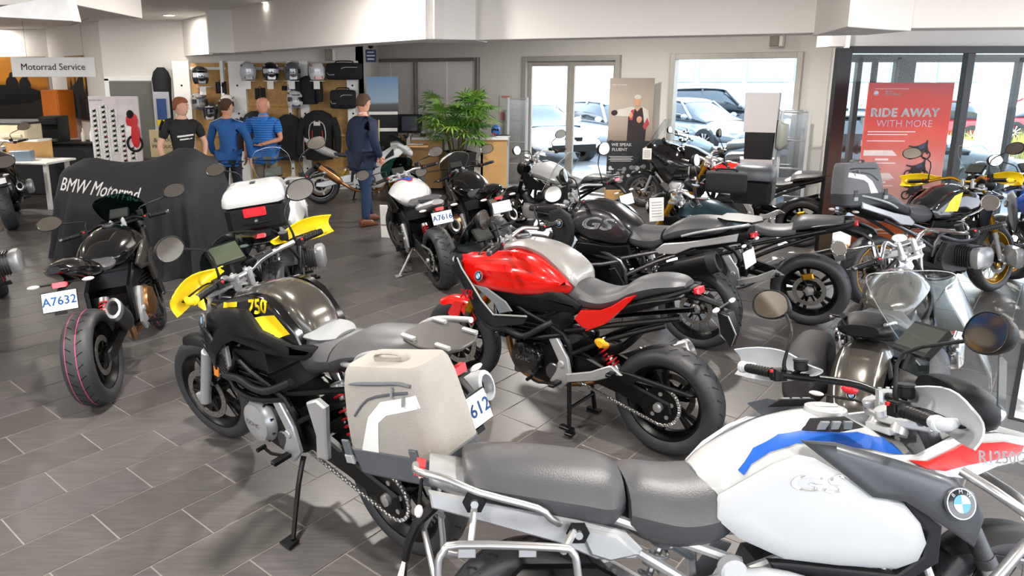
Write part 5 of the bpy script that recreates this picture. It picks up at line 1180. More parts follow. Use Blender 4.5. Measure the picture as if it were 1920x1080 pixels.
mb = MB(); mb.prism([(-13.3, -8), (9, -8), (9, 8.5), (5.6, 10.9), (-1.6, 17.2), (-13.3, 17.2)], H2, H2+.2, 'z'); c_ = mb.build('ceiling', [mCeil]); c_['kind'] = 'structure'
for i in range(9):   # ceiling grid battens
    mb = MB(); x = -12+1.2*i*1.5; d = V((-.57, .82)); a = V((x+6, 2)); mb.prism([a, a+d*16, a+d*16+V((.02, .014)), a+V((.02, .014))], H2-.006, H2+.01, 'z'); mb.build('ceiling_batten', [mat('batten', 'b5b1ab', .8)], c_)
# beams
def beam(name, pts, z0=2.42, z1=H2, m=mBeam): 
    mb = MB(); mb.prism(pts, z0, z1, 'z', .004); return struct(name, mb, [m], ang=20)
d1 = (V((-.26, 6.68))-V((-7.9, 17.6))).normalized(); n1 = V((d1.y, -d1.x))
a, b_ = V((-7.75, 17.4)), V((-.2, 6.62)); n1 = V((-d1.y, d1.x))
beam('trim_1', [a, b_, b_+n1*.35, a+n1*.35])
a, b2 = V((.15, 6.93)), V((2.95, 5.58)); d2 = (b2-a).normalized(); n2 = V((-d2.y, d2.x)); beam('trim_2', [a, b2, b2+n2*.35, a+n2*.35])
a, b3 = V((2.95, 5.13)), V((7.6, 4.3)); d3 = (b3-a).normalized(); n3 = V((-d3.y, d3.x)); beam('trim_3', [a, b3, b3+n3*.35, a+n3*.35])
beam('trim_4', [(-.28, 6.62), (.17, 6.78), (.30, 7.4), (-.3, 7.4)], 2.415)
beam('trim_5', [(-3.72, 11.12), (-2.95, 11.12), (-3.0, 11.7), (-3.9, 11.6)], 2.415)
beam('trim_6', [(-8.6, 17.2), (-7.6, 16.8), (-7.5, 17.5), (-8.4, 17.6)], 2.35)
beam('trim_7', [(2.42, 4.61), (2.88, 4.95), (3.09, 5.06), (3.1, 5.6), (2.75, 5.75)], 2.40)
mb = MB(); mb.prism([(-6.2, 2.56), (-3.5, 2.53), (-2.83, 2.495), (-2.86, 2.69), (-3.5, 2.57), (-6.2, 2.60)], 5.5, 5.62, 'y', .003); struct('trim_8', mb, [mat('white bulkhead', 'f6f6f5', .6)])
beam('trim_9', [(-2.86, 5.62), (-2.95, 7.0), (-6.2, 7.0), (-6.2, 5.62)], 2.62, H2)
# downlights and detectors
mLED = mat('downlight lens', 'fff4e0', .4, emit=14)
DL = {(-4.7, 12.2): 'round recessed downlight above the helmet wall', (-9.9, 15.7): 'faint round downlight farthest left on the ceiling', (-7.2, 14.8): 'round downlight just right of the white bulkhead', (-2.5, 10.0): 'round downlight at the top edge, right of the smoke detector'}
for x, y in list(DL)+[(1.2, 10.5), (3.2, 8.2), (-4.8, 3.2), (-8, 7.5), (-8, 11), (-1.6, 3.4), (1.6, 3.0), (4.8, 2.6), (-1.6, .2), (1.8, -.6), (-5, 0), (5, -.2), (-1.2, 6.4), (-9.5, 3.5)]:  # those outside DL are out of view, added to brighten the room
    e = empty('downlight', (x, y, H2)); tag(e, DL.get((x, y)) or {(1.2, 10.5): 'added unseen downlight behind the long beam, above the pale-tanked roadster', (3.2, 8.2): 'added unseen downlight above the teal roadster', (-4.8, 3.2): 'added unseen downlight left of the plate A7632 bike', (-8, 7.5): 'added unseen downlight at the left wall, nearer one', (-8, 11): 'added unseen downlight above the office desk', (-1.6, 3.4): 'added unseen downlight above the yellow adventure bike', (1.6, 3.0): 'added unseen downlight above the red crossover', (4.8, 2.6): 'added unseen downlight right of the cruiser', (-1.6, .2): 'added unseen downlight left of the camera position', (1.8, -.6): 'added unseen downlight behind the foreground bike', (-5, 0): 'added unseen downlight beyond the dark entrance mat', (5, -.2): 'added unseen downlight nearest the right rear corner', (-1.2, 6.4): 'added unseen downlight above the white naked bike', (-9.5, 3.5): 'added unseen downlight nearest the left wall'}[(x, y)], 'light', 'ceiling downlights')
    mb = MB(); mb.lathe([(.085, 0), (.105, 0), (.105, -.012), (.085, -.012)], (0, 0, 0), (0, 0, 1), 24, loop=True); mb.build('rim', [mWhiteM], e)
    mb = MB(); mb.disc((0, 0, -.004), .085, .006, (0, 0, 1), 24); mb.build('lens', [mLED], e)
    ld = bpy.data.lights.new('downlight_lamp', 'AREA'); lo_ = bpy.data.objects.new('lamp', ld); C.objects.link(lo_); ld.shape = 'DISK'; ld.size = .18; ld.energy = (2 if y < 11 else 10) if (x, y) in DL else 40; ld.color = (1, .94, .87); lo_.location = (0, 0, -.02); lo_.parent = e
e = empty('smoke_detector', (-4.75, 10.5, H2)); tag(e, 'small round cream smoke detector on the ceiling', 'smoke detector')
mb = MB(); mb.lathe([(0, 0), (.07, 0), (.07, -.03), (.05, -.035), (.05, -.06), (.03, -.075), (0, -.075)], (0, 0, 0), (0, 0, 1), 24); mb.build('base', [mat('cream plastic', 'd8cfc0', .5)], e)
# ---- openings on wall_back: door pair, window, sliding panels
def oriented(name, s, z, label=None, cat_=None, off=0., base=None):
    p = W(s); o = empty(name, (p.x, p.y, z), math.degrees(math.atan2(BD.y, BD.x)))
    if off: n = V((BD.y, -BD.x)); o.location = (p.x+n.x*off, p.y+n.y*off, z)
    if label: tag(o, label, cat_)
    return o
def fr(o, name, x0, x1, z0, z1, m, y=0., th=.06):
    mb = MB(); mb.box(((x0+x1)/2, y, (z0+z1)/2), (abs(x1-x0), th, abs(z1-z0)), bev=.004); return mb.build(name, [m], o)
do = oriented('door_1', .0, 0); do['kind'] = 'structure'
for x0, x1, z0, z1 in ((-.03, .07, 0, 2.42), (1.90, 1.98, 0, 2.42), (.07, 1.90, 2.33, 2.42)): fr(do, 'door_frame', x0, x1, z0, z1, mFrameG, .0, .16)
for a, b in ((.07, .985), (.985, 1.90)):
    for x0, x1, z0, z1 in ((a, a+.075, .02, 2.33), (b-.075, b, .02, 2.33), (a+.07, b-.07, 2.24, 2.33), (a+.07, b-.07, .02, .14)): fr(do, 'door_stile', x0, x1, z0, z1, mFrameG, .03, .05)
    mb = MB(); mb.box(((a+b)/2, .03, 1.18), (b-a-.14, .008, 2.12), bev=0); mb.build('glass_pane', [gPane], do)
wo = oriented('window_1', .0, 0); wo['kind'] = 'structure'
for x0, x1, z0, z1 in ((2.88, 2.96, 0, 2.42), (4.79, 4.87, 0, 2.42), (2.96, 4.79, 2.33, 2.42), (2.96, 4.79, 0, .07)): fr(wo, 'window_frame', x0, x1, z0, z1, mFrameG, .0, .16)
mb = MB(); mb.box((3.875, .03, 1.2), (1.84, .008, 2.27), bev=0); mb.build('glass_pane', [gPane], wo)
# sliding photo panels
so_ = oriented('window_2', 0, 0); so_['kind'] = 'structure'
for x0, x1, z0, z1 in ((-4.46, -4.38, .5, 2.42), (-1.16, -1.08, .5, 2.42), (-4.38, -1.16, 2.35, 2.42), (-4.38, -1.16, .5, .56), (-2.82, -2.76, .56, 2.35)): fr(so_, 'window_frame', x0, x1, z0, z1, mat('bronze frame', '8a857d', .4, metal=.5), -.0, .14)
def photo(name, cols, w_, h, parent, loc, seed=0, scale=3., rz=0, pal=None):
    pass
mFog = mat('printed misty landscape', 'c9c5c6', .4, var=.03, vs=1)
def gradmat(name, stops, axis='Z', scale=1., off=0., noise=.1, ns=3., rough=.4, emit=0):
    if name in MATS: return MATS[name]
    m = bpy.data.materials.new(name); m.use_nodes = True; MATS[name] = m; n = m.node_tree.nodes; l = m.node_tree.links; b = n['Principled BSDF']; b.inputs['Roughness'].default_value = rough
    t = n.new('ShaderNodeTexCoord'); s = n.new('ShaderNodeSeparateXYZ'); nz = n.new('ShaderNodeTexNoise'); nz.inputs['Scale'].default_value = ns; nz.inputs['Detail'].default_value = 5
    l.new(t.outputs['Object'], s.inputs[0]); l.new(t.outputs['Object'], nz.inputs[0])
    a = n.new('ShaderNodeMath'); a.operation = 'MULTIPLY_ADD'; a.inputs[1].default_value = scale; a.inputs[2].default_value = off; l.new(s.outputs[axis], a.inputs[0])
    c = n.new('ShaderNodeMath'); c.operation = 'MULTIPLY_ADD'; c.inputs[1].default_value = noise; l.new(nz.outputs['Fac'], c.inputs[0]); l.new(a.outputs[0], c.inputs[2])
    r = n.new('ShaderNodeValToRGB'); l.new(c.outputs[0], r.inputs[0])
    el = r.color_ramp.elements
    while len(el) < len(stops): el.new(.5)
    for e_, (p, q) in zip(el, stops): e_.position = p; e_.color = lin(q)
    l.new(r.outputs[0], b.inputs['Base Color']); return m
gm = gradmat('misty mountain print', [(0, 'a9aab0'), (.33, 'bcbcc1'), (.40, 'e0dcdc'), (1, 'efebea')], 'Z', .52, -.25, .12, 2.)
for i, (a, b) in enumerate(((-4.40, -3.58), (-3.60, -2.80), (-2.78, -1.95), (-1.97, -1.14))): fr(so_, 'sliding_panel', a, b, .54, 2.37, gm, .02+.022*(i % 2), .02)
# ---- storefront: black frame with glass
fy = 8.48
st_ = empty('window_3', (0, fy, 0)); st_['kind'] = 'structure'
def fb(x0, x1, z0, z1, y=0, th=.09, m=mFrameB, name='window_frame'):
    mb = MB(); mb.box(((x0+x1)/2, y, (z0+z1)/2), (x1-x0, th, z1-z0), bev=.003); mb.build(name, [m], st_)
fb(4.36, 4.52, 0, 2.40); fb(4.52, 12.0, 2.34, 2.42); fb(5.84, 5.93, 0, 2.34); fb(8.0, 8.1, 0, 2.34); fb(4.52, 12, 0, .06); fb(10.1, 10.2, 0, 2.34)
for a, b in ((4.52, 5.84), (5.93, 8.0), (8.1, 10.1)):
    mb = MB(); mb.box(((a+b)/2, 0, 1.2), (b-a, .01, 2.28), bev=0); mb.build('glass_pane', [gPane], st_)
# outer airlock of the entrance
al = empty('window_4', (0, 10.6, 0)); al['kind'] = 'structure'; st_ = al
for x in (5.30, 5.75, 6.30, 8.05, 10.4): fb(x, x+.07, 0, 2.34)
fb(5.30, 11, 2.27, 2.38); fb(6.0, 6.22, 0, 2.3, -.6, .06, mFrameB); fb(5.42, 5.48, 0, 2.3, -1.0, .06)
mb = MB(); mb.box((8.2, 0, 1.15), (5.6, .01, 2.2), bev=0); mb.build('glass_pane', [gPane], al)
# ---- outside
out = empty('building_across', (16, 33, 0)); tag(out, 'white office building with pale blue glass panels beyond the car park', 'building')
mb = MB(); mb.box((0, 2, 2.6), (30, 2, 5.6), bev=.02); mb.build('wall', [mOut], out)
for i in range(7):
    mb = MB(); mb.box((-6+i*2.2, .95, 3.0), (2.0, .08, 2.6), bev=.02); mb.build('glass_panel', [mat('pale blue facade glass', '9fc0cf', .15, metal=.3)], out)
pl = empty('pillar', (12.6, 17, 0)); tag(pl, 'square white concrete pillar outside the entrance', 'pillar'); mb = MB(); mb.box((0, 0, 2.4), (.5, .5, 4.8), bev=.02); mb.build('shaft', [mOut], pl); mb = MB(); mb.box((0, 0, .1), (.7, .7, .2), bev=.02); mb.build('plinth', [mOut], pl)
mb = MB()
for i in range(2500):
    x, y = random.uniform(12.5, 21), random.uniform(17.9, 19.0); hh = random.uniform(.3, .75); dx, dy = random.uniform(-.1, .1), random.uniform(-.1, .1)
    mb.add([(x-.02, y, -.03), (x+.02, y, -.03), (x+dx, y+dy, hh)], [[0, 1, 2]])
gr = mb.build('grass', [mat('dry yellow grass', 'b9b25c', .8, var=.2)]); tag(gr, 'strip of yellow-green grass beyond the parked cars', 'grass', kind='stuff')
b2_ = empty('white_building', (4, 36, 0)); tag(b2_, 'long bright white building behind the parked cars', 'building')
mb = MB(); mb.box((-6, 2, 3.2), (26, 2, 6.6), bev=.02); mb.build('wall', [mOut], b2_)
mb = MB(); mb.box((5.6, .9, 2.2), (1.2, .1, 2.4), bev=.02); mb.build('door', [mat('grey blue door', '8796a0', .4)], b2_)
# ================================================================ placing the bikes
red_bike(); G7 = g750()
pannier(G7, 1, 'large light grey fabric pannier with white stripe on the yellow adventure bike', None, c=(-.37, .30, .955), sc=.86, rot=.26, col='a19d96')
WG = white_gs()
A1 = sport_naked('glossy black naked sport motorcycle with plate A7632 and bronze engine cover', -2.322, 4.411, 99, 8, mBlackG, mSeat, 'A7632', hump=mBlackG, stripe=[(-.15, .003), (.55, .002)])
A2 = sport_naked('white naked sport motorcycle with blue and red tank stripe and plate A7616', -.124, 6.979, 110, 8, mWhite, mSeat, 'A7616')
T = [(.98, .15), (.90, .155), (.80, .06), (.70, .02), (.70, -.02), (.80, -.06), (.90, -.155), (.98, -.15)]
top_ = lambda x, y: (V((x, y, 1.6)), V((0, 0, -1)))
decal('red_tank_stripe', [A2.tank], T, [list(range(8))], mRed, A2.root, 1, .02, .002, top_)
decal('blue_tank_stripe', [A2.tank], [(.96, .12), (.88, .10), (.79, .04), (.72, .015), (.72, -.015), (.79, -.04), (.88, -.10), (.96, -.12)], [list(range(8))], mBlue, A2.root, 1, .02, .004, top_)
gs_big('matt black adventure motorcycle with grey letters on its tank, behind the red one', 1.909, 5.395, 139, 3, plate='A7614')
TL_ = roadster('teal roadster with gold fork and an open alloy rear wheel', 3.026, 5.92, 150, 3, mTeal, round_=False, plate='A7618', steer=10)
hangtag(1.78, 6.30, .93, 20, 'white price sheet hanging by the gold fork of the teal bike', tilt=-.1)
TC = gs_big('white adventure motorcycle carrying a white top case, behind the yellow one', -1.36, 5.5, 99, 8, col=mWhite, side=mSil, letters=None, plate=None, guards=None, screenm=gClear)
case(TC, (-.20, 0, 1.17), (.20, .215, .15), 'big white and black top case with red reflector', 'top case', mWhite, (0, -.08, 0), True)
BC = sport_naked('glossy black roadster beside the tall plant, seen from behind', .50, 7.55, 108, 9, mBlackG, mSeat, 'A7605', hump=mBlackG, screenm=gClear)
superbike('white superbike with orange letters behind the man in the suit', -2.25, 11.75, 6, 6)
CV1 = roadster('silver-white tank motorcycle between the black adventure bike and the banner', 1.75, 8.5, 125, 6, mWhite, screen=False, steer=10, fork=mBlackM)
TB = touring('large black touring motorcycle with a small sheet on its fairing, by the portrait banner', 4.45, 11.15, 155, 4, mBlackG)
TB.root.location = (4.32, 10.72, 0); TB.root.rotation_euler[2] = math.radians(152)
hangtag(2.86, 10.80, .93, -20, 'small cream sheet taped to the black touring bike', .13, .17)
RD = roadster('red roadster with chrome bars in front of the black touring bike', 4.3, 8.75, 150, 6, mRed, screen=False, lo=True, steer=14)
touring('pale blue-grey touring motorcycle standing outside the big window', 4.95, 12.45, 160, 4, mat('pale blue metallic', '8fa3b5', .3, metal=.4, coat=.6))
# right-hand cluster
GB = gs_big('black adventure motorcycle with yellow tank stripes, orange bars and gold wheels under the red banner', 3.85, 6.40, 18, 5, col=mBlackG, side=mBlackP, rimm=mGold, letters=None, plate=None, knob=False, steer=8, guards=mYel, barm=mGold)
for sg in (1, -1): decal('yellow_stripe', [c for c in GB.root.children if c.name.startswith('tank_side_panel')], [(.62, .86), (.68, .95), (.74, 1.0), (.84, 1.03), (.80, .96), (.74, .86)], [list(range(6))], mYel, GB.root, sg, .03, .003)
pannier(GB, -1, 'dark grey fabric case with pale stripe in front of the red banner', None, col='6d6f73', dark='3c3e42', c=(-.27, .05, 1.14), sc=.78, rot=.0)
cruiser('brown cruiser with white pinstripe on its rear mudguard behind the white screen', 2.25, 3.62, 50, 5)
GY = gs_big('blue adventure motorcycle with a gold spoked rear wheel, cut by the right edge', 5.65, 5.80, 84, 7, col=mBlue, side=mGreyP, rimm=mGold, letters=None, knob=True, steer=8)
# left edge
roadster('black motorcycle with bright red wheels cut by the left edge', -3.80, 5.30, 114, 9, mBlackG, rim=mRed, plate='A7601')
roadster('motorcycle with scuffed tyre left of the covered bike', -6.15, 9.75, 120, 8, mBlackG, plate='A7604')
# covered bike
cv = empty('covered_motorcycle', (-3.58, 8.02, 0), -25); tag(cv, 'motorcycle under a black cloth with white maker lettering', 'covered motorcycle')
def cov():
    ridge = [(-1.2, 1.02), (-1.12, 1.13), (-.9, 1.20), (-.45, 1.14), (-.1, 1.13), (.3, 1.20), (.62, 1.33), (.92, 1.42), (1.02, 1.36), (1.14, 1.05)]
    def rz(t):
        for (a, b), (c, d) in zip(ridge, ridge[1:]):
            if t <= c: k = (t-a)/(c-a); k = k*k*(3-2*k) if 0 else k; return b+(d-b)*max(0, k)
        return ridge[-1][1]
    N = 150; K = 26; rows = []
    for k in range(K+1):
        u = k/K; r = []
        for i in range(N):
            a = 2*PI*i/N; ca, sa = math.cos(a), math.sin(a); e = .55
            ex = math.copysign(abs(ca)**e, ca); ey = math.copysign(abs(sa)**e, sa)
            s = u**.55*.93+.07*u
            inx = ex*(1.10*min(1, u*5)*.98+.16*u); t0 = inx
            yy = ey*(.05+.36*min(1, (u*2.2)**.7)+.06*u)
            zt = rz(max(-1.2, min(1.14, t0*.97)))
            if u < .12: z = zt-.10*(u/.12)**1.5*abs(ey)
            else:
                z = (zt-.10*abs(ey))*(1-((u-.12)/.88))
            fold = (math.sin(a*13+3*u)+.6*math.sin(a*29+1)+.5*math.sin(a*7-2*u))*.045*u*u*1.3*(1 if u > .5 else (u/.5)**2)+.02*math.sin(5*inx+6*u)*(1-abs(2*u-1))
            d = 1+fold/.5
            r.append((inx*(1+fold*.4), yy*d+fold*.3*ey, max(.004, z)))
        rows.append(r)
    mb = MB(); mb.rings(rows[::-1], True, (0, 1)); return mb
cl = cov().build('cloth', [mat('black cloth', '1c1d22', .82, var=.1, bump=.3, bs=60)], cv, ang=60)
tv, tf = textmesh('BMW Motorrad', .20, .012)
decal('lettering', [cl], [(-.25+x*1.0, .86+y-.02*x) for x, y in tv], tf, mat('white print', 'e6e6e4', .6), cv, -1, .03, .004)
# ================================================================ shop fittings
def B(name, parts, loc=(0, 0, 0), rz=0, label=None, cat_=None, group=None):
    """a thing from boxes: parts = [(part name, centre, size, material, bevel, rot)]"""
    e = empty(name, loc, rz)
    if label: tag(e, label, cat_ or name.replace('_', ' '), group)
    for p in parts:
        p = tuple(p)+(None,)*(6-len(p)); mb = MB(); mb.box(p[1], p[2], p[5], p[4] if p[4] is not None else .004); mb.build(p[0], [p[3]], e)
    return e
mNavy = mat('navy sign', '1f2d5a', .5); mInk = mat('dark grey ink', '3b3e45', .6); mBlk = mat('black fabric', '17181b', .85, bump=.4, bs=90)
mPW = mat('white laminate', 'e9e8e4', .35, var=.01)
# hanging service sign
e = B('hanging_sign', [('board', (0, 0, 0), (1.03, .03, .235), mPW, .003)], (-4.93, 9.0, 2.19), -1, 'white hanging board reading Motorrad Service', 'sign')
mb = MB(); text_on(mb, 'Motorrad Service', .112, (0, -.017, .0), (1, 0, 0), (0, 0, 1), .001, bold=.004); mb.build('lettering', [mInk], e)
for x in (-.32, .38):
    mb = MB(); mb.tube([(x, 0, .11), (x, 0, .85)], .002, 5); mb.build('wire', [mSteel], e)
# posters
sky = gradmat('sunset poster', [(0, '080606'), (.5, '1a0f0b'), (.56, '6b3a12'), (.68, 'c47f1e'), (1, '8a5a20')], 'Z', .7, .42, .32, 1.6)
def poster(x, y, z, w_, h, rz, label):
    e = empty('wall_poster', (x, y, z), rz); tag(e, label, 'poster'); mb = MB(); mb.box((0, 0, 0), (w_, .03, h), bev=.002); mb.build('print', [sky], e); return e
e = poster(-10.0, 15.95, 1.80, 2.2, 1.33, 0, 'large dark wall poster of a rider at dusk, left of the orange cabinet')
mb = MB(); mb.ell((.35, -.02, .26), (.07, .004, .08), 16, 8); mb.ell((.33, -.02, .08), (.14, .004, .18), 16, 8); mb.ell((.62, -.02, .22), (.06, .004, .07), 16, 8); mb.ell((.6, -.02, .05), (.13, .004, .18), 16, 8); mb.ell((0, -.02, -.15), (1.0, .004, .22), 16, 8); mb.build('silhouette', [mGroove], e)
e = poster(-7.6, 14.62, 1.83, 1.05, 1.25, -46, 'sunset wall poster with dark peaks, behind the hanging board')
mb = MB(); mb.add([(-.5, -.018, -.1), (-.32, -.018, .0), (-.25, -.018, .22), (-.2, -.018, .02), (-.02, -.018, .08), (.0, -.018, .34), (.06, -.018, .1), (.5, -.018, .35), (.5, -.018, -.6), (-.5, -.018, -.6)], [list(range(10))]); mb.build('silhouette', [mGroove], e)
B('wall_cabinet', [('body', (0, 0, 0), (.42, .38, .95), mOrange, .006), ('door', (0, -.2, 0), (.4, .02, .92), mOrange, .004), ('handle', (.15, -.22, -.1), (.015, .02, .12), mSteel, .003)], (-7.9, 14.45, 1.32), -20, 'tall orange wall cabinet between the two dark posters', 'cabinet')
# dark doorway
d2 = empty('door_2', (-5.95, 13.38, 0)); d2['kind'] = 'structure'
mb = MB(); mb.box((0, 0, .98), (.78, .05, 1.96), bev=.003); mb.build('door_leaf', [mat('grey green door', '5f615a', .5)], d2)
for x in (-.43, .43):
    mb = MB(); mb.box((x, 0, 1.0), (.08, .07, 2.04), bev=.003); mb.build('door_frame', [mPW], d2)
mb = MB(); mb.box((0, 0, 2.02), (.94, .07, .08), bev=.003); mb.build('door_frame', [mPW], d2)
# price board with little bikes
def tinybike(mb, o, ux, uz, s, k0=0, k1=1):
    nn = V(ux).cross(V(uz)); ux, uz = V(ux), V(uz); o = V(o)
    def P(x, z, d=.002): return o+ux*x*s+uz*z*s+nn*d
    for cx_ in (-.32, .32):
        n = 14; a = [P(cx_+math.cos(2*PI*i/n)*.2, .2+math.sin(2*PI*i/n)*.2) for i in range(n)]; b = [P(cx_+math.cos(2*PI*i/n)*.14, .2+math.sin(2*PI*i/n)*.14) for i in range(n)]
        mb.add(a+b, [[i, (i+1) % n, n+(i+1) % n, n+i] for i in range(n)], k0)
    mb.add([P(x, z) for x, z in ((-.46, .62), (-.2, .58), (-.05, .6), (.12, .68), (.24, .74), (.3, .86), (.34, .84), (.34, .6), (.42, .3), (.36, .22), (.22, .42), (.12, .2), (-.12, .18), (-.2, .3), (-.32, .2), (-.3, .34), (-.22, .5), (-.44, .56))], [list(range(18))], k0)
    mb.add([P(x, z, .003) for x, z in ((-.04, .58), (.1, .66), (.22, .68), (.22, .52), (.02, .44))], [list(range(5))], k1)
pb = empty('price_board', (-5.42, 11.5, 0), -3); tag(pb, 'white poster board with columns of small pictured motorcycles behind the covered bike', 'poster board')
mb = MB(); mb.box((0, 0, 1.2), (.80, .03, 1.12), bev=.003); mb.build('board', [mat('pinkish white board', 'd9d0d2', .5)], pb)
for x in (-.3, .3):
    mb = MB(); mb.tube([(x, .03, 1.2), (x*1.1, .25, 0)], .012, 6); mb.build('leg', [mSteel], pb)
cells = MB()
for c_, (x, z1_, n_) in enumerate(((-.32, 1.52, 12), (-.17, 1.58, 12), (-.02, 1.52, 6), (.12, 1.28, 9), (-.02, 1.05, 3), (.25, .93, 3))):
    for i in range(n_):
        z = z1_-.078*i
        if z < .7: break
        m_ = MB(); m_.box((x, -.018, z), (.13, .004, .07), bev=0, k=2); tinybike(m_, (x, -.021, z-.022), (1, 0, 0), (0, 0, 1), .085, 0, random.choice((0, 1, 3))); m_.build('picture_card', [mGroove, mRedS, mPaper, mSteel], pb)
mb = MB(); mb.ell((.28, -.02, 1.38), (.10, .004, .13), 12, 6, k=1); mb.ell((.26, -.022, 1.48), (.06, .004, .07), 12, 6, k=0); mb.ell((.32, -.022, 1.15), (.08, .004, .2), 12, 6, k=1); mb.ell((.24, -.02, 1.2), (.07, .004, .12), 12, 6, k=2); mb.lathe([(.10, 0), (.14, 0)], (.30, -.024, 1.02), (0, 1, 0), 18, 0); mb.build('rider_picture', [mGroove, mRedS, mPaper], pb, kind='stuff')
mb = MB(); text_on(mb, 'BMW MOTORRAD', .026, (-.28, -.0165, 1.7), (1, 0, 0), (0, 0, 1)); mb.build('lettering', [mInk], pb)
# leaflet stand and wooden card sign
e = B('leaflet_stand', [('back_panel', (0, .02, 1.45), (.26, .02, .72), mat('pale grey', 'c9cbd0', .5), .003), ('leaflet', (-.0, -.0, 1.52), (.16, .01, .36), mat('blue leaflet', '2a4f8f', .5), .001), ('leaflet', (0, -.02, 1.30), (.17, .01, .10), mYel, .001), ('base', (0, .05, .02), (.3, .3, .03), mSteel, .004)], (-4.95, 12.2, 0), 0, 'narrow leaflet stand with blue and yellow leaflets in front of the grey-green door', 'stand')
mb = MB(); mb.tube([(0, .03, .02), (0, .03, 1.2)], .012, 8); mb.build('pole', [mSteel], e)
e = B('wooden_sign', [('board', (0, 0, 1.05), (.42, .03, .42), mat('pale plywood', 'd8bf8e', .6, var=.08), .003), ('base', (0, .05, .02), (.3, .3, .03), mWood, .004)], (-4.55, 11.2, 0), 4, 'pale plywood sign with dark lettering beside the man in the black shirt', 'sign')
mb = MB(); mb.tube([(0, .03, .02), (0, .03, .9)], .015, 8); mb.build('pole', [mWood], e)
mb = MB(); text_on(mb, '& CARE', .09, (0, -.017, 1.10), (1, 0, 0), (0, 0, 1)); text_on(mb, 'PRODUCT', .075, (0, -.017, 1.0), (1, 0, 0), (0, 0, 1)); mb.build('lettering', [mInk], e)
# left desk with printer
e = B('desk', [('top', (0, 0, .74), (2.2, .7, .03), mPW, .004), ('shelf', (-.0, .25, 1.05), (1.3, .35, .03), mPW, .003), ('shelf_back', (.0, .4, .9), (1.3, .03, .3), mWood, .003), ('leg', (-1.0, -.25, .36), (.06, .06, .72), mPW, .004), ('leg', (1.0, -.25, .36), (.06, .06, .72), mPW, .004), ('leg', (1.0, .25, .36), (.06, .06, .72), mPW, .004), ('leg', (-1.0, .25, .36), (.06, .06, .72), mPW, .004)], (-7.4, 11.6, 0), -8, 'white office desk with a raised shelf at the left edge', 'desk')
B('printer', [('body', (0, 0, 0), (.48, .4, .24), mat('beige plastic', 'cfc3a6', .5), .02), ('lid', (0, 0, .135), (.5, .42, .03), mDarkP, .01), ('paper_tray', (0, -.21, -.06), (.34, .03, .05), mat('beige plastic', 'cfc3a6', .5), .005)], (-7.15, 11.85, 1.19), -8, 'beige office printer with dark lid on the desk shelf', 'printer')
B('monitor', [('screen', (0, 0, .2), (.46, .03, .3), mBlackP, .005), ('foot', (0, 0, .01), (.2, .15, .015), mBlackP, .003), ('neck', (0, .02, .08), (.03, .03, .14), mBlackP, .003)], (-7.8, 11.85, 1.065), -8, 'black monitor left of the beige printer', 'monitor')
B('ring_binder', [('cover', (0, 0, .12), (.3, .2, .16), mat('clear blue plastic', '7f8fa0', .2), .01)], (-6.9, 11.4, .72), 10, 'blue translucent box on the white desk', 'box')
B('back_counter', [('top', (0, 0, .92), (2.0, .55, .04), mBlackP, .005), ('body', (0, .02, .45), (1.95, .5, .88), mDarkP, .005)], (-6.9, 12.8, 0), -5, 'black back counter behind the covered bike', 'counter')
e = B('coffee_machine', [('body', (0, 0, .22), (.32, .35, .44), mBlackP, .02), ('head', (0, -.2, .36), (.28, .12, .12), mBlackP, .01), ('tray', (0, -.22, .03), (.26, .14, .04), mSteel, .004)], (-7.1, 12.8, .94), 0, 'black coffee machine on the back counter', 'coffee machine')
for i, (x, col) in enumerate(((-6.6, 'c9c2b4'), (-6.45, 'e4e4e0'), (-6.3, '8b3a2f'))):
    e = empty('bottle', (x, 12.75, .94)); tag(e, ['slim beige bottle right of the coffee machine', 'white spray bottle on the back counter', 'reddish bottle at the end of the back counter'][i], 'bottle'); mb = MB(); mb.lathe([(0, 0), (.035, 0), (.035, .14), (.012, .18), (.012, .23), (0, .23)], (0, 0, 0), (0, 0, 1), 14); mb.build('body', [mat('bottle '+col, col, .4)], e)
# ---- helmet wall
def slat(x0, x1, label):
    e = empty('display_bay', ((x0+x1)/2, 13.22, 0)); tag(e, label, 'display wall'); w_ = x1-x0
    mb = MB(); mb.box((0, .08, 1.17), (w_-.02, .03, 2.25), bev=.003); mb.build('back_board', [mOSB], e)
    for x, ww in ((-w_/2+.15, .30 if x0 < -3 else .16), (w_/2-.10, .20 if x1 > -2 else .06)):
        mb = MB(); mb.box((x, .02, 1.18), (ww, .14, 2.30), bev=.004); mb.build('upright', [mPW], e)
        mb = MB()
        for z in (.4, .9, 1.4, 1.9): mb.disc((x, -.052, z), .018, .006, (0, 1, 0), 12)
        mb.build('socket', [mGroove], e, kind='stuff')
    for z in (.10, 1.0, 1.55, 2.2):
        mb = MB(); mb.box((0, .05, z), (w_-.1, .05, .05 if z > .2 else .2), bev=.003); mb.build('rail', [mOSB if .2 < z < 2 else mPW], e)
    return e
slat(-5.1, -4.12, 'left display bay with white uprights and tan boards'); slat(-4.10, -2.92, 'middle display bay behind the man in the striped polo'); slat(-2.9, -1.78, 'right display bay behind the man in the suit')
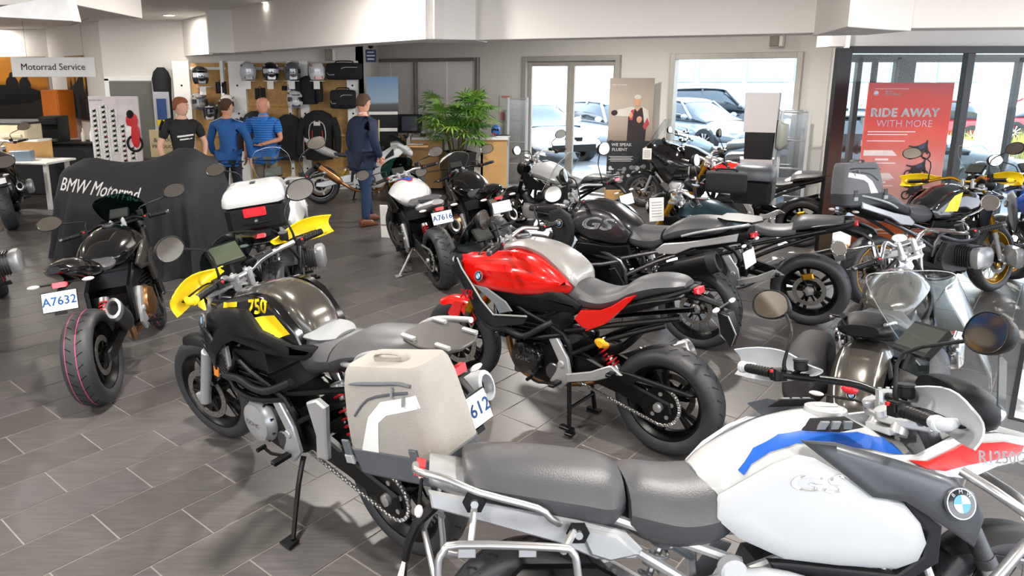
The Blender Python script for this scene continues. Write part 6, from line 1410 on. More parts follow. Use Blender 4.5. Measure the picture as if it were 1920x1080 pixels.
def helmet(x, y, z, rz, cols, label, peak=False, vis=None):
    e = empty('helmet', (x, y, z), rz); tag(e, label, 'helmet', 'helmets on the display wall'); e.scale = (1.22,)*3
    m1 = mat('helmet '+cols[0], cols[0], .2, coat=.7); m2 = mat('helmet '+cols[1], cols[1], .2, coat=.7)
    mb = MB(); R = []
    for z_, rx, ry, ox in ((-.125, .085, .075, .0), (-.12, .105, .095, .01), (-.07, .125, .115, .02), (0, .135, .122, .005), (.06, .128, .115, -.005), (.105, .095, .085, -.01), (.13, .04, .035, -.01)):
        R.append([(ox+math.cos(a)*rx, math.sin(a)*ry, z_) for a in [2*PI*i/20 for i in range(20)]])
    mb.rings(R); mb.build('shell', [m1], e)
    mb = MB(); rows = [[(math.cos(a)*(.128+.01*0)+.012, math.sin(a)*.122, z_) for a in [(-1.15+2.3*i/10) for i in range(11)]] for z_ in (-.03, .0, .035)]; mb.sheet(rows, .004); mb.build('visor', [vis or mat('dark visor', '15171a', .08, coat=1)], e)
    mb = MB(); mb.box((.115, 0, -.09), (.04, .12, .05), bev=.012); mb.build('chin_bar', [m2], e)
    for sg in (1, -1):
        mb = MB(); mb.tube([(-.10, sg*.05, .06), (-.02, sg*.085, .09), (.06, sg*.08, .075)], .02, 6, 3, flat=.5); mb.build('side_stripe', [m2], e)
    if peak:
        mb = MB(); mb.prism([(.05, -.07), (.05, .07), (.20, .05), (.22, 0), (.20, -.05)], .06, .075, 'z', .004); mb.build('peak', [m2], e)
    return e
HL = [(-3.70, 2.13, 'b8bcc2', '1a1a1c', 'silver and black helmet, leftmost of the top row of four'), (-3.30, 2.13, '141416', 'd8d8da', 'black helmet with white visor band, second in the top row'), (-2.92, 2.13, '5a5e63', '9ea3a8', 'grey helmet, third in the top row'), (-2.48, 2.13, 'e2e2e2', 'b0232a', 'white and red helmet, rightmost in the top row')]
for x, z, a, b, l_ in HL: helmet(x, 13.02, z+.02, -70, (a, b), l_, vis=mat('pale visor', 'b9bcc4', .15, coat=1) if 'grey' not in l_ else None)
helmet(-4.55, 13.0, 2.08, -60, ('17181a', '222326'), 'large black peaked helmet high on the left bay', True, mat('pale visor', 'b9bcc4', .15, coat=1))
helmet(-4.62, 13.06, 1.62, -60, ('8f8a88', '1c1c1e'), 'grey patterned helmet under the black peaked one', True)
helmet(-4.42, 13.06, 1.45, -80, ('2a2a2c', 'b0aaa4'), 'dark helmet lowest on the left bay', True)
helmet(-4.10, 13.03, 1.58, -90, ('c9c4c0', '3a3a3c'), 'pale helmet hanging at the inner edge of the left bay', True)
helmet(-2.90, 13.05, 1.66, -70, ('d9dadc', '2b2c30'), 'white helmet with dark trim below the grey one', True)
for i, (x, z, w_, l_) in enumerate(((-4.7, 2.3, .0, ''),)): pass
def bag(name, x, y, z, w_, d_, h, label, cat_, white=True, rz=0, lean=0):
    e = empty(name, (x, y, z), rz); tag(e, label, cat_)
    mb = MB(); mb.body([(-w_/2, h*.36, -h*.36, d_*.35), (-w_*.46, h*.46, -h*.47, d_*.46), (-w_*.2, h*.5, -h*.5, d_*.5), (w_*.2, h*.5, -h*.5, d_*.5), (w_*.46, h*.46, -h*.47, d_*.46), (w_/2, h*.36, -h*.36, d_*.35)], 20, 3, 4); mb.build('body', [mBlk], e)
    if white:
        mb = MB(); mb.tube([(-w_*.05, -d_*.5-.004, h*.14), (w_*.05, -d_*.51-.004, h*.22), (w_*.4, -d_*.48-.004, h*.22)], .016, 6, 3, flat=.4); mb.build('pale_strip', [mat('reflective stripe', 'e8e9e8', .5)], e)
        mb = MB(); mb.tube([(-w_*.46, -d_*.4, h*.0), (-w_*.42, -d_*.47, -h*.2), (-w_*.25, -d_*.5-.003, -h*.2)], .012, 6, 3, flat=.4); mb.build('pale_strip', [mat('reflective stripe', 'e8e9e8', .5)], e)
    mb = MB(); mb.tube([(-w_*.25, 0, h*.48), (-w_*.2, 0, h*.58), (w_*.2, 0, h*.58), (w_*.25, 0, h*.48)], .012, 6, 3); mb.build('handle', [mBlk], e)
    return e
bag('travel_bag', -2.0, 13.07, 2.15, .62, .30, .30, 'wide black travel bag with white strip high on the right bay', 'bag')
bag('tank_bag', -2.04, 13.08, 1.66, .44, .28, .34, 'rounded black tank bag below the travel bag', 'bag')
def garment(name, x, y, z, label, w_=.5, h=.8, trim=None, pack=False):
    e = empty(name, (x, y, z)); tag(e, label, 'backpack' if pack else 'jacket')
    mb = MB()
    st = [(-h*.5, .17, -.17, w_*.40), (-h*.4, .17, -.15, w_*.46), (0, .16, -.13, w_*.44), (h*.3, .13, -.10, w_*.5), (h*.42, .10, -.07, w_*.38), (h*.5, .06, -.04, w_*.14)]
    R = []
    for zz, a, b_, ww in st: R.append([(math.copysign(abs(math.cos(t))**.8, math.cos(t))*ww+math.sin(t*5)*.008, (math.sin(t)*(.13 if math.sin(t) > 0 else .14))*(.6+.4*ww/(w_*.5)), zz) for t in [2*PI*i/28 for i in range(28)]])
    mb.rings(R); mb.build('body', [mBlk], e)
    if not pack:
        for sg in (1, -1):
            mb = MB(); mb.tube([(sg*w_*.42, 0, h*.33), (sg*w_*.56, -.03, h*.1), (sg*w_*.6, -.06, -h*.15), (sg*w_*.58, -.08, -h*.4)], [.085, .075, .065, .055], 12, 3); mb.build('sleeve', [mBlk], e)
    if trim:
        for sg in (1, -1):
            mb = MB(); mb.tube([(sg*.03, -.145, h*.30), (sg*.12, -.15, h*.22), (sg*.15, -.155, 0), (sg*.11, -.15, -h*.25)], .02, 6, 3, flat=.4); mb.build('trim', [mat('pale trim', 'd9d6d4', .6)], e)
            mb = MB(); mb.tube([(sg*.09, -.148, h*.1), (sg*.10, -.15, -h*.1)], .008, 6); mb.build('red_trim', [mRedS], e)
        mb = MB(); mb.box((0, -.15, h*.24), (.12, .02, .07), bev=.01); mb.build('chest_patch', [mat('pale trim', 'd9d6d4', .6)], e)
    return e
garment('riding_jacket', -2.50, 13.08, 1.02, 'black riding jacket with white and red trim low on the right bay', .58, .88, True)
garment('backpack', -3.04, 13.1, .98, 'black backpack hanging beside the trimmed jacket', .46, .82, None, True)
garment('riding_jacket', -3.62, 13.1, 1.05, 'plain black jacket behind the man in the striped polo', .5, .8)
garment('backpack', -5.34, 13.26, 1.72, 'tall black garment bag left of the white uprights', .32, 1.0, None, True)
garment('backpack', -2.66, 13.12, 1.82, 'small black jacket on a hanger above the white helmet', .34, .50, None, False)
for i, (x, z, l_) in enumerate(((-3.55, 1.75, 'black gloves hanging under the silver helmet'), (-4.25, 1.86, 'black gloves hanging beside the peaked helmet'), (-3.06, 1.85, 'black goggles on the middle upright'))):
    e = empty('gloves', (x, 13.19, z)); tag(e, l_, 'gloves'); mb = MB(); mb.box((-.05, 0, 0), (.09, .05, .2 if i < 2 else .08), bev=.02); mb.box((.05, 0, .0), (.09, .05, .22 if i < 2 else .08), bev=.02); mb.tube([(-.05, 0, .08), (0, 0, .14), (.05, 0, .08)], .006, 5); mb.build('pair', [mBlk], e, kind='stuff')
for i, x in enumerate((-3.70, -3.30, -2.92, -2.48, -4.5)):
    e = empty('helmet_shelf', (x, 13.09, 1.98 if x > -4 else 1.88)); tag(e, ['small white helmet shelf with a price ticket, leftmost of four', 'small white helmet shelf, second of four', 'small white helmet shelf, third of four', 'small white helmet shelf, rightmost of four', 'small white shelf under the black peaked helmet'][i], 'shelf')
    mb = MB(); mb.box((0, 0, 0), (.24, .26, .012), bev=.003); mb.build('plate', [mPW], e); mb = MB(); mb.box((.0, -.135, -.07), (.11, .004, .14), bev=0); mb.build('ticket', [mPaper], e)
# small things on the wall
def onwall(s, z, name, off=.03): p = W(s); n = V((BD.y, -BD.x)); e = empty(name, (p.x+n.x*off, p.y+n.y*off, z), math.degrees(math.atan2(BD.y, BD.x))); return e
e = empty('security_sign', (-1.55, 13.3, 2.42)); tag(e, 'small navy hanging sign with white lettering below the beam', 'sign')
mb = MB(); mb.box((0, 0, 0), (.19, .02, .22), bev=.003); mb.build('board', [mNavy], e)
mb = MB()
for i in range(3): mb.box((0, -.0105, .065-.06*i), (.12+.03*(i % 2), .001, .022), bev=0)
mb.build('small_print', [mWhite], e, kind='stuff'); mb = MB(); mb.tube([(0, 0, .1), (0, 0, .63)], .004, 5); mb.ell((0, 0, .16), (.05, .04, .03), 10, 6); mb.build('camera_dome', [mBlackP], e)
for xx, yy, zz, l_ in ((-2.30, 13.3, 2.44, 'small beige speaker box high on the wall beside the travel bag'), (4.63, 10.78, 2.60, 'small brown and white speaker box above the window')):
    e = empty('speaker', (xx, yy, zz), 0 if xx < 0 else -40); tag(e, l_, 'speaker'); mb = MB(); mb.box((0, 0, 0), (.13, .12, .20), bev=.008); mb.build('cabinet', [mat('taupe plastic', '8d8374', .5)], e); mb = MB(); mb.box((.09, 0, 0), (.05, .10, .20), bev=.006); mb.build('bracket', [mPW], e)
for i, z in enumerate((1.76, 1.52, 1.36)):
    e = onwall(-.97, z, 'light_switch'); tag(e, ['small black switch, topmost of three beside the photo panels', 'small black switch, middle of three beside the photo panels', 'small black switch, lowest of three beside the photo panels'][i], 'switch'); mb = MB(); mb.box((0, 0, 0), (.06, .02, .06), bev=.004); mb.build('plate', [mBlackP], e)
e = onwall(-.42, 1.45, 'notice_poster'); tag(e, 'small white and pink notice with a red band on the wall', 'notice')
mb = MB(); mb.box((0, 0, 0), (.30, .01, .50), bev=.002); mb.build('sheet', [mat('pale green sheet', 'd5d8d0', .6)], e); mb = MB(); mb.box((-.06, -.007, -.15), (.12, .003, .16), bev=0); mb.box((.0, -.007, .22), (.2, .003, .04), bev=0); mb.build('red_print', [mat('faded red print', 'd48a88', .6)], e, kind='stuff')
# ---- counter, monitor, planter
ce = empty('reception_counter', (.05, 13.35, 0), 0); tag(ce, 'plywood reception counter with white top behind the tall plant', 'counter')
for i, x in enumerate((-.62, .08, .62)):
    mb = MB(); mb.box((x, -.0, .48), (.62 if i == 0 else .7 if i == 1 else .48, .5, .90), bev=.004); mb.build('front_panel', [mWood if i != 1 else mat('frosted panel', 'cfc8c0', .4)], ce)
mb = MB(); mb.box((0, 0, .955), (1.75, .6, .05), bev=.005); mb.build('top', [mPW], ce); mb = MB(); mb.box((-.93, 0, .50), (.06, .6, 1.0), bev=.004); mb.build('end_panel', [mPW], ce)
mb = MB(); mb.box((0, -.24, .02), (1.7, .03, .05), bev=.003); mb.build('skirting', [mBlackP], ce)
B('monitor', [('screen', (0, 0, .24), (.56, .035, .36), mBlackP, .006), ('screen_picture', (.03, -.019, .24), (.3, .002, .28), mat('dim screen', '2c2f36', .15, emit=.25), 0), ('foot', (0, 0, .01), (.2, .16, .015), mBlackP, .003), ('neck', (0, .02, .06), (.04, .03, .12), mBlackP, .003)], (-.95, 14.05, .92), 0, 'black computer monitor left of the tall plant', 'monitor')
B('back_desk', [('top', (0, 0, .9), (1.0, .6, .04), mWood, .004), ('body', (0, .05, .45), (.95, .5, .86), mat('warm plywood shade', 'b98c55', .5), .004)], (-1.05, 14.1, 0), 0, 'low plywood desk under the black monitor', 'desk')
B('card_reader', [('body', (0, 0, .03), (.10, .14, .05), mDarkP, .01), ('roll', (0, .03, .07), (.07, .05, .05), mPaper, .01)], (-.62, 13.25, .98), 0, 'small card reader with paper roll on the counter', 'card reader')
for i, (x, col) in enumerate(((-.42, 'e9e6da'), (-.36, 'd7d8d8'))):
    e = empty('bottle', (x, 13.3, .98)); tag(e, ['white pump bottle on the reception counter', 'clear bottle beside the white pump bottle on the counter'][i], 'bottle'); mb = MB(); mb.lathe([(0, 0), (.03, 0), (.03, .11), (.01, .14), (.01, .19), (0, .19)], (0, 0, 0), (0, 0, 1), 14); mb.build('body', [mat('bottle '+col, col, .3)], e)
e = helmet(.72, 13.3, 1.10, -120, ('2f6fc0', 'c7352e'), 'small blue and red helmet on the reception counter'); e.scale = (.7,)*3; e['group'] = ''; del e['group']
B('brochure', [('cover', (0, 0, 0), (.28, .2, .012), mPaper, .002), ('page', (.02, .02, .012), (.26, .19, .01), mat('dark page', '3a3a3c', .5), .002)], (.82, 13.25, .987), 15, 'brochures lying at the right end of the counter', 'brochure')
e = B('easel_display', [('poster', (0, 0, 1.75), (.55, .02, .62), gradmat('blue sky poster', [(0, '2b2b2e'), (.18, '50504c'), (.25, '8fa6bb'), (1, '5e88b4')], 'Z', 1.5, -2.2, .05), .003), ('black_panel', (.02, .05, 1.0), (.5, .03, .9), mBlackP, .003), ('sign_board', (0, .0, 1.42), (.52, .02, .06), mPaper, .003), ('sign_board', (.05, .02, 1.12), (.4, .02, .06), mPaper, .003)], (-1.32, 13.0, 0), 8, 'blue sky poster on a black and wooden easel right of the man in the suit', 'easel')
for x in (-.14, -.08):
    mb = MB(); mb.tube([(x*1.4, -.1, 0), (x, -.03, 1.3)], .014, 6); mb.build('wooden_strut', [mat('pale plywood', 'd8bf8e', .6, var=.08)], e)
for z in (.3, .5, .7, .9, 1.1):
    mb = MB(); mb.box((-.13, -.07, z), (.1, .012, .03), bev=.002); mb.build('rung', [mat('pale plywood', 'd8bf8e', .6, var=.08)], e)
B('magazine_tray', [('tray', (0, 0, .0), (.5, .35, .03), mWood, .004), ('sheet', (0, 0, .03), (.3, .21, .01), mPaper, .002)], (-.75, 12.75, .86), 0, 'wooden tray with papers in front of the monitor', 'tray')
pe = empty('planter', (.0, 12.75, 0)); tag(pe, 'tall tapered black square planter', 'planter')
mb = MB(); mb.rings([[(x*.19, y*.19, 0) for x, y in ((-1, -1), (1, -1), (1, 1), (-1, 1))], [(x*.27, y*.27, .76) for x, y in ((-1, -1), (1, -1), (1, 1), (-1, 1))], [(x*.25, y*.25, .76) for x, y in ((-1, -1), (1, -1), (1, 1), (-1, 1))], [(x*.24, y*.24, .70) for x, y in ((-1, -1), (1, -1), (1, 1), (-1, 1))]]); mb.xf(M.Rotation(.35, 4, 'Z')); mb.build('pot', [mat('gloss black planter', '18191c', .15, coat=.6)], pe)
mb = MB(); mb.box((0, 0, .69), (.44, .44, .02), (0, 0, .35), 0); mb.build('soil', [mat('soil', '2c2118', .9, bump=.8, bs=60)], pe)
pt = empty('palm', (.0, 12.75, .70)); tag(pt, 'bushy green lady palm growing in the black planter', 'plant')
gl = [mat('palm leaf '+c, c, .45, var=.15) for c in ('4f7d2c', '6c9a37', '35601f', '8fb84e')]
mst = mat('palm stem', '6b5a33', .7)
random.seed(11)
for i in range(17):
    a = random.uniform(0, 2*PI); r = random.uniform(.03, .16); hh = random.uniform(.35, 1.0)
    base = V((math.cos(a)*r, math.sin(a)*r, 0)); topp = V((math.cos(a)*(r+hh*.22), math.sin(a)*(r+hh*.22), hh))
    mb = MB(); mb.tube([base, (base+topp)/2+V((0, 0, .03)), topp], .009, 6, 3); mb.build('stem', [mst], pt)
    for j in range(6):
        aa = a+random.uniform(-1.7, 1.7); el = random.uniform(-.2, 1.1); o = base+(topp-base)*random.uniform(.6, 1.0); ln = random.uniform(.18, .32)
        d = V((math.cos(aa)*math.cos(el), math.sin(aa)*math.cos(el), math.sin(el))); tip = o+d*ln
        mb = MB(); mb.tube([o, tip], .004, 4); sd = d.cross(V((0, 0, 1))).normalized(); up = sd.cross(d)
        nl = 8
        for q in range(nl):
            ph = (q/(nl-1)-.5)*2.6; dd = (d*math.cos(ph)+sd*math.sin(ph)+up*.1).normalized(); L = random.uniform(.26, .38); wd = .017; s2 = dd.cross(up).normalized()
            pts = []
            for t in (0, .35, .7, 1.): pts.append(tip+dd*L*t-V((0, 0, 1))*L*.38*t*t)
            ww = (.25, 1, .8, .05); vs = []
            for p_, w_ in zip(pts, ww): vs += [p_-s2*wd*w_, p_+up*.003*w_, p_+s2*wd*w_]
            mb.add(vs, [[k*3+m_, k*3+m_+1, k*3+m_+4, k*3+m_+3] for k in range(3) for m_ in range(2)])
        mb.build('frond', [random.choice(gl)], pt)
# ---- security gates
def gate(x, y, rz, label, w_=.36, h=1.62, n_=4, solid=False):
    e = empty('security_gate', (x, y, 0), rz); tag(e, label, 'security gate')
    for sx in (-w_/2, w_/2):
        mb = MB(); mb.box((sx, 0, h/2), (.045, .05, h), bev=.006); mb.build('post', [mWhiteM], e)
    for i in range(n_+1):
        mb = MB(); mb.box((0, 0, .06+(h-.08)*i/n_), (w_, .03, .022), bev=.003); mb.build('bar', [mat('grey bar', '8d9093', .4)], e)
    mb = MB(); mb.box((0, 0, h/2), (w_-.04, .012, h-.1), bev=0); mb.build('panel', [glassmat('frosted pane', (.82, .84, .86), .12, .3)], e)
    mb = MB(); mb.box((0, 0, .02), (w_+.05, .14, .04), bev=.006); mb.build('foot', [mWhiteM], e)
    return e
gate(1.12, 13.42, -10, 'white security gate left of the glass doors', .34, 1.68)
gate(4.60, 9.85, -22, 'white security gate left of the black door frame', .34, 1.62)
gate(4.72, 10.25, -22, 'second white security gate, partly hidden behind the first', .34, 1.62)
# ---- banners
def banner(name, x, y, rz, w_, h, z0, m, label, base_w=None):
    e = empty(name, (x, y, 0), rz); tag(e, label, 'banner')
    mb = MB(); mb.box((0, 0, z0+h/2), (w_, .02, h), bev=.002); mb.build('print', [m], e)
    mb = MB(); mb.box((0, .02, z0/2+.0), ((base_w or w_), .22, z0), bev=.004); mb.build('wooden_base', [mWood], e)
    mb = MB(); mb.box((0, .02, z0+h/2), (.03, .015, h*.96), bev=0); mb.build('back_pole', [mSteel], e)
    return e
redm = gradmat('orange red smoke print', [(0, '6d2a0e'), (.14, 'd4692a'), (.20, 'b04a18'), (.24, 'e3b3a6'), (.50, 'e0958a'), (.62, 'd9604e'), (.76, 'd8341c'), (.88, 'cf3a24'), (1, '9a4048')], 'Z', .5, -.16, .22, 1.5)
e = banner('banner', 4.84, 7.80, -3, .88, 1.80, .22, redm, 'tall red banner reading Ride away with more')
mw = mat('white print', 'e6e6e4', .6); mo = mat('pale violet print', 'd9a8b4', .6)
mb = MB(); text_on(mb, 'RIDE AWAY', .125, (-.04, -.012, 1.70), (1, 0, 0), (0, 0, 1), bold=.055, space=1.08); text_on(mb, 'BMW', .030, (-.23, -.012, 1.925), (1, 0, 0), (0, 0, 1), bold=.02); text_on(mb, 'MOTORRAD', .030, (-.19, -.012, 1.897), (1, 0, 0), (0, 0, 1), bold=.02)
mb.box((-.2, -.012, 1.955), (.36, .001, .004), bev=0); mb.build('lettering', [mw], e, kind='stuff')
mb = MB(); text_on(mb, 'WITH MORE', .105, (-.03, -.012, 1.585), (1, 0, 0), (0, 0, 1), bold=.002); mb.build('outline_lettering', [mo], e)
mb = MB()
for i, (z, w_) in enumerate(((1.50, .5), (1.47, .42), (1.40, .4), (.98, .3), (.70, .28))): mb.box((-.40+w_/2, -.0115, z), (w_, .001, .010), bev=0)
for z in (1.27, 1.02, .77):
    mb.add([(-.42, -.012, z+.03), (-.12, -.012, z+.03), (-.06, -.012, z-.03), (-.42, -.012, z-.03)], [[0, 1, 2, 3]]); mb.box((-.22, -.0115, z-.07), (.14, .001, .022), bev=0); mb.box((-.22, -.0115, z-.11), (.3, .001, .012), bev=0)
mb.box((-.2, -.0115, .42), (.26, .001, .02), bev=0); mb.box((-.15, -.0115, .38), (.35, .001, .008), bev=0)
for i in range(8): mb.box((.22, -.0115, .56-.025*i), (.2, .001, .006), bev=0)
mb.build('small_print', [mat('soft white print', 'f0dcd8', .6)], e, kind='stuff')
for i, z in enumerate((1.20, .99, .76)):
    mb = MB(); tinybike(mb, (.16, -.012, z), (-1, 0, 0), (0, 0, 1), .30) if False else tinybike(mb, (.16, -.013, z), (1, 0, 0), (0, 0, 1), .25); mb.build('printed_motorcycle', [mat('charcoal print', '2d2024', .6), mat('slate print', '3b4a60', .6)], e)
mb = MB(); emblem(mb, (-.36, -.012, 1.91), .024, (0, -1, 0), .002); mb.build('emblem', [mBlackG, mWhite, mBlueL, mAlu], e)
forest = gradmat('forest brown print', [(0, '1d2126'), (.47, '20242b'), (.48, '8b7a6c'), (.6, 'a89889'), (.8, 'b3a594'), (1, '9a8c80')], 'Z', .5, -.08, .10, 5)
e = banner('banner', 2.86, 11.95, -2, .72, 1.84, .20, forest, 'tall portrait banner reading We speak fluent motorcycle')
mb = MB()
def fp(pts, y_, k_): mb.add([(a, y_, b) for a, b in pts], [list(range(len(pts)))], k_)
fp([(-.05, 1.02), (.25, 1.02), (.27, 1.45), (.20, 1.56), (.04, 1.56), (-.04, 1.42)], -.013, 0)
fp([(-.26, 1.43), (.03, 1.42), (.06, 1.56), (.0, 1.58), (-.22, 1.53)], -.0145, 1); fp([(.18, 1.58), (.28, 1.52), (.31, 1.30), (.23, 1.22), (.21, 1.40)], -.0145, 1); fp([(.27, 1.40), (.31, 1.30), (.24, 1.20), (.20, 1.26)], -.0155, 3)
fp([(-.02, 1.36), (.03, 1.36), (.05, 1.54), (.0, 1.52)], -.016, 3); fp([(.05, 1.56), (.10, 1.50), (.15, 1.56)], -.016, 2)
mb.ell((-.27, -.014, 1.48), (.055, .004, .045), 12, 6, 0); mb.ell((.10, -.014, 1.66), (.05, .004, .075), 14, 8, 2); mb.ell((.10, -.017, 1.73), (.058, .004, .04), 14, 8, 1); mb.ell((.14, -.017, 1.37), (.045, .004, .055), 12, 6, 2); mb.ell((.0, -.017, 1.44), (.03, .004, .05), 12, 6, 2)
mb.build('printed_rider', [mat('charcoal print', '2d2024', .6), mat('cap grey print', 'cfcabd', .6), mat('skin print', 'd59c7e', .6), mat('red print', 'b8404a', .6)], e, kind='stuff')
mb = MB(); mb.box((0, -.011, .62), (.72, .002, .80), bev=0); mb.build('dark_panel', [mat('charcoal panel print', '26282d', .5)], e)
mb = MB(); text_on(mb, 'WE SPEAK', .072, (-.13, -.026, .955), (1, 0, 0), (0, 0, 1), bold=.03); text_on(mb, 'FLUENT', .072, (-.16, -.026, .875), (1, 0, 0), (0, 0, 1), bold=.03)
mb.build('lettering', [mw], e); mb = MB(); text_on(mb, 'MOTORCYCLE.', .062, (-.08, -.026, .80), (1, 0, 0), (0, 0, 1), bold=.0); mb.build('outline_lettering', [mSteel], e)
mb = MB()
for i in range(4): mb.box((-.13, -.0125, .76-.025*i), (.40-.05*(i % 2), .001, .008), bev=0)
text_on(mb, 'BMW MOTORRAD', .028, (-.20, -.012, 1.93), (1, 0, 0), (0, 0, 1)); mb.build('small_print', [mw], e, kind='stuff')
mb = MB(); random.seed(3)
for i in range(40): mb.ell((random.uniform(-.33, .33), -.0125, random.uniform(.34, .60)), (random.uniform(.02, .06), .001, random.uniform(.01, .04)), 7, 4, i % 2)
mb.build('crowd_print', [mat('grey print', '8a8a8a', .7), mat('light grey print', 'c9c9cb', .7)], e, kind='stuff')
# ---- white and black pedestal
te = empty('display_totem', (4.16, 9.95, 0), -20); tag(te, 'tall folded pedestal in white with a black middle section', 'display stand')
mTot = mat('pale grey laminate', 'adabad', .4, var=.01)
def ttube(name, r0, r1, m):
    mb = MB(); mb.rings([r0, r1]); mb.build(name, [m], te, smooth=False)
q = lambda s, z, dx=0: [(-.2*s+dx, -.15*s, z), (.2*s+dx, -.15*s, z), (.24*s+dx, .15*s, z), (-.2*s+dx, .15*s, z)]
ttube('upper_block', q(1.0, 1.33), [(x, y, z) for x, y, z in q(1.05, 1.86)], mTot); ttube('middle_block', [(x, y, z) for x, y, z in q(.86, .96)], q(.9, 1.33), mBlackP); ttube('lower_block', q(.95, .5), q(1.02, .96, -.01), mTot); ttube('foot_block', q(1.02, 0), q(.95, .5), mTot)
mb = MB(); mb.body([(.22, 1.50, 1.10, .10), (.28, 1.47, 1.08, .14), (.36, 1.45, 1.14, .12)], 14, 3, 4); mb.build('side_pod', [mat('sage grey', '8a8f8a', .5)], te)
# top case on pillar behind, tank bag
bag('tank_bag', 2.50, 6.62, 1.13, .36, .24, .20, 'black oval tank bag on the teal bike', 'bag', False, -20)
e = case(TL_, (.0, 0, 1.18), (.20, .19, .18), 'dark angular top case behind the tank bag', 'top case', mat('slate case', '4a4d52', .4)); e.location = (2.98, 7.15, 1.03); e.rotation_euler = (0, 0, math.radians(60))
# mats
for x, y, rz, l_, c_a, c_b, s_ in ((-2.45, 2.30, -49, 'dark patterned entrance mat in the bottom left corner', '20242b', '42454d', (1.6, 1.05)), (4.7, 4.2, -40, 'pale mat with grey swirls lit by the sun at the right', 'cfcfcd', '8f9294', (1.8, 1.6))):
    e = empty('floor_mat', (x, y, 0), rz); tag(e, l_, 'mat')
    mm = mat('mat pattern '+c_a, c_a, .95, bump=.8, bs=300); n = mm.node_tree.nodes; r = [k for k in n if k.type == 'VALTORGB'][0]; nz = [k for k in n if k.type == 'TEX_NOISE'][0]; nz.inputs['Scale'].default_value = 2.2; nz.inputs['Distortion'].default_value = 1.2
    r.color_ramp.elements[0].position = .48; r.color_ramp.elements[1].position = .56; r.color_ramp.elements[0].color = lin(c_a); r.color_ramp.elements[1].color = lin(c_b)
    mb = MB(); mb.box((0, 0, .004), (s_[0], s_[1], .008), bev=.003); mb.build('pile', [mm], e); mb = MB(); mb.box((0, 0, .003), (s_[0]+.06, s_[1]+.06, .005), bev=.002); mb.build('rubber_edge', [mBlackP], e)
e = empty('printed_board', (-.88, 9.2, 0), -12); tag(e, 'white printed board standing by the legs of the man in the suit', 'board'); mb = MB(); mb.box((0, 0, .22), (.24, .03, .44), (.1, 0, 0), .003); mb.build('board', [mPaper], e); mb = MB(); mb.box((0, -.025, .18), (.22, .004, .006), (.1, 0, 0), 0); mb.build('rule', [mGroove], e)
# ---- cars outside
def car(x, y, rz, col, label, suv=False, scale=1.):
    e = empty('car', (x, y, -.03), rz); tag(e, label, 'car'); e.scale = (scale,)*3
    pm = mat('car paint '+col, col, .2, coat=.9, metal=.2); h = 1.68 if suv else 1.43; bl = 1.0 if suv else .9
    mb = MB(); mb.body([(-2.32, bl-.1, .45, .72, .1, .1), (-2.25, bl, .32, .84, .1, .1), (-1.6, bl+.02, .28, .92, .12, .05), (0, bl, .26, .94, .14, .05), (1.2, bl-.02, .28, .92, .14, .05), (2.0, bl-.14, .32, .86, .2, .1), (2.28, bl-.30, .38, .70, .2, .1)], 30, 5, 4); mb.build('body', [pm], e)
    r0, r1 = (-2.1, 1.15) if suv else (-1.7, 1.15)
    mb = MB(); mb.body([(r0, bl+.05, bl-.1, .76, .1), (r0+.3, h-.1, bl-.1, .80, .25), (-.6, h, bl-.1, .82, .28), (.2, h-.03, bl-.1, .82, .28), (.9, bl+.14, bl-.1, .80, .15), (r1+.15, bl-.02, bl-.1, .76)], 26, 5, 4.5); mb.build('cabin', [mat('car glass', '2d3a44', .06, coat=1)], e)
    mb = MB(); mb.body([(r0+.28, h-.06, h-.14, .60), (-.6, h+.015, h-.08, .62), (.1, h-.005, h-.09, .61), (.35, h-.06, h-.12, .58)], 18, 4, 3.5); mb.build('roof', [pm], e)
    for sg in (1, -1):
        for a, b in (((-.45, bl), (-.40, h-.05)), ((.85, bl+.02), (.30, h-.08))):
            mb = MB(); mb.tube([(a[0], sg*.83, a[1]), (b[0], sg*.63, b[1])], .035, 6); mb.build('pillar', [pm], e)
        mb = MB(); mb.ell((.75, sg*1.0, bl+.08), (.09, .10, .07), 12, 6); mb.build('door_mirror', [pm], e)
        mb = MB(); mb.ell((2.12, sg*.58, bl-.26), (.14, .20, .08), 12, 6); mb.build('headlamp', [mLamp], e)
        mb = MB(); mb.ell((-2.26, sg*.62, bl-.1), (.08, .18, .07), 12, 6); mb.build('tail_lamp', [mTail], e)
        mb = MB(); mb.tube([(0, sg*.945, bl-.14), (.18, sg*.945, bl-.14)], .012, 6); mb.build('door_handle', [mChrome], e)
    for x_ in (1.42, -1.38):
        for sg in (1, -1):
            c = (x_, sg*.84, .35); mb = MB(); mb.lathe([(.24, -.10), (.34, -.11), (.35, -.08), (.35, .08), (.34, .11), (.24, .10)], c, (0, 1, 0), 30, 0, loop=True); o = mb.build('wheel', [mRub], e)
            mb = MB(); mb.lathe([(.245, -.08), (.245, .09), (.225, .10), (.21, .06), (.06, .045), (0, .05)], c, (0, sg, 0), 30, 0)
            for i in range(10):
                a = 2*PI*i/10; mb.box((c[0]+math.cos(a)*.13, c[1]+sg*.085, c[2]+math.sin(a)*.13), (.19, .03, .035), (0, -a, 0), .006, 1)
            mb.build('rim', [mDarkP, mAlu], e)
    for sg in (1, -1):
        mb = MB(); mb.box((2.24, sg*.13, bl-.32), (.08, .22, .2), (0, .1, 0), .03); mb.build('grille', [mBlackM], e)
    mb = MB(); mb.box((2.27, 0, .42), (.06, 1.2, .16), bev=.02); mb.build('lower_intake', [mBlackP], e)
    return e
car(1.9, 19.0, 292, 'e4e9ee', 'white car with kidney grille behind the left glass door')
car(4.3, 19.8, 292, 'dfe6ee', 'white car parked behind the right glass door')
car(8.6, 24.5, -14, '2c3238', 'black SUV parked beyond the big window', True)
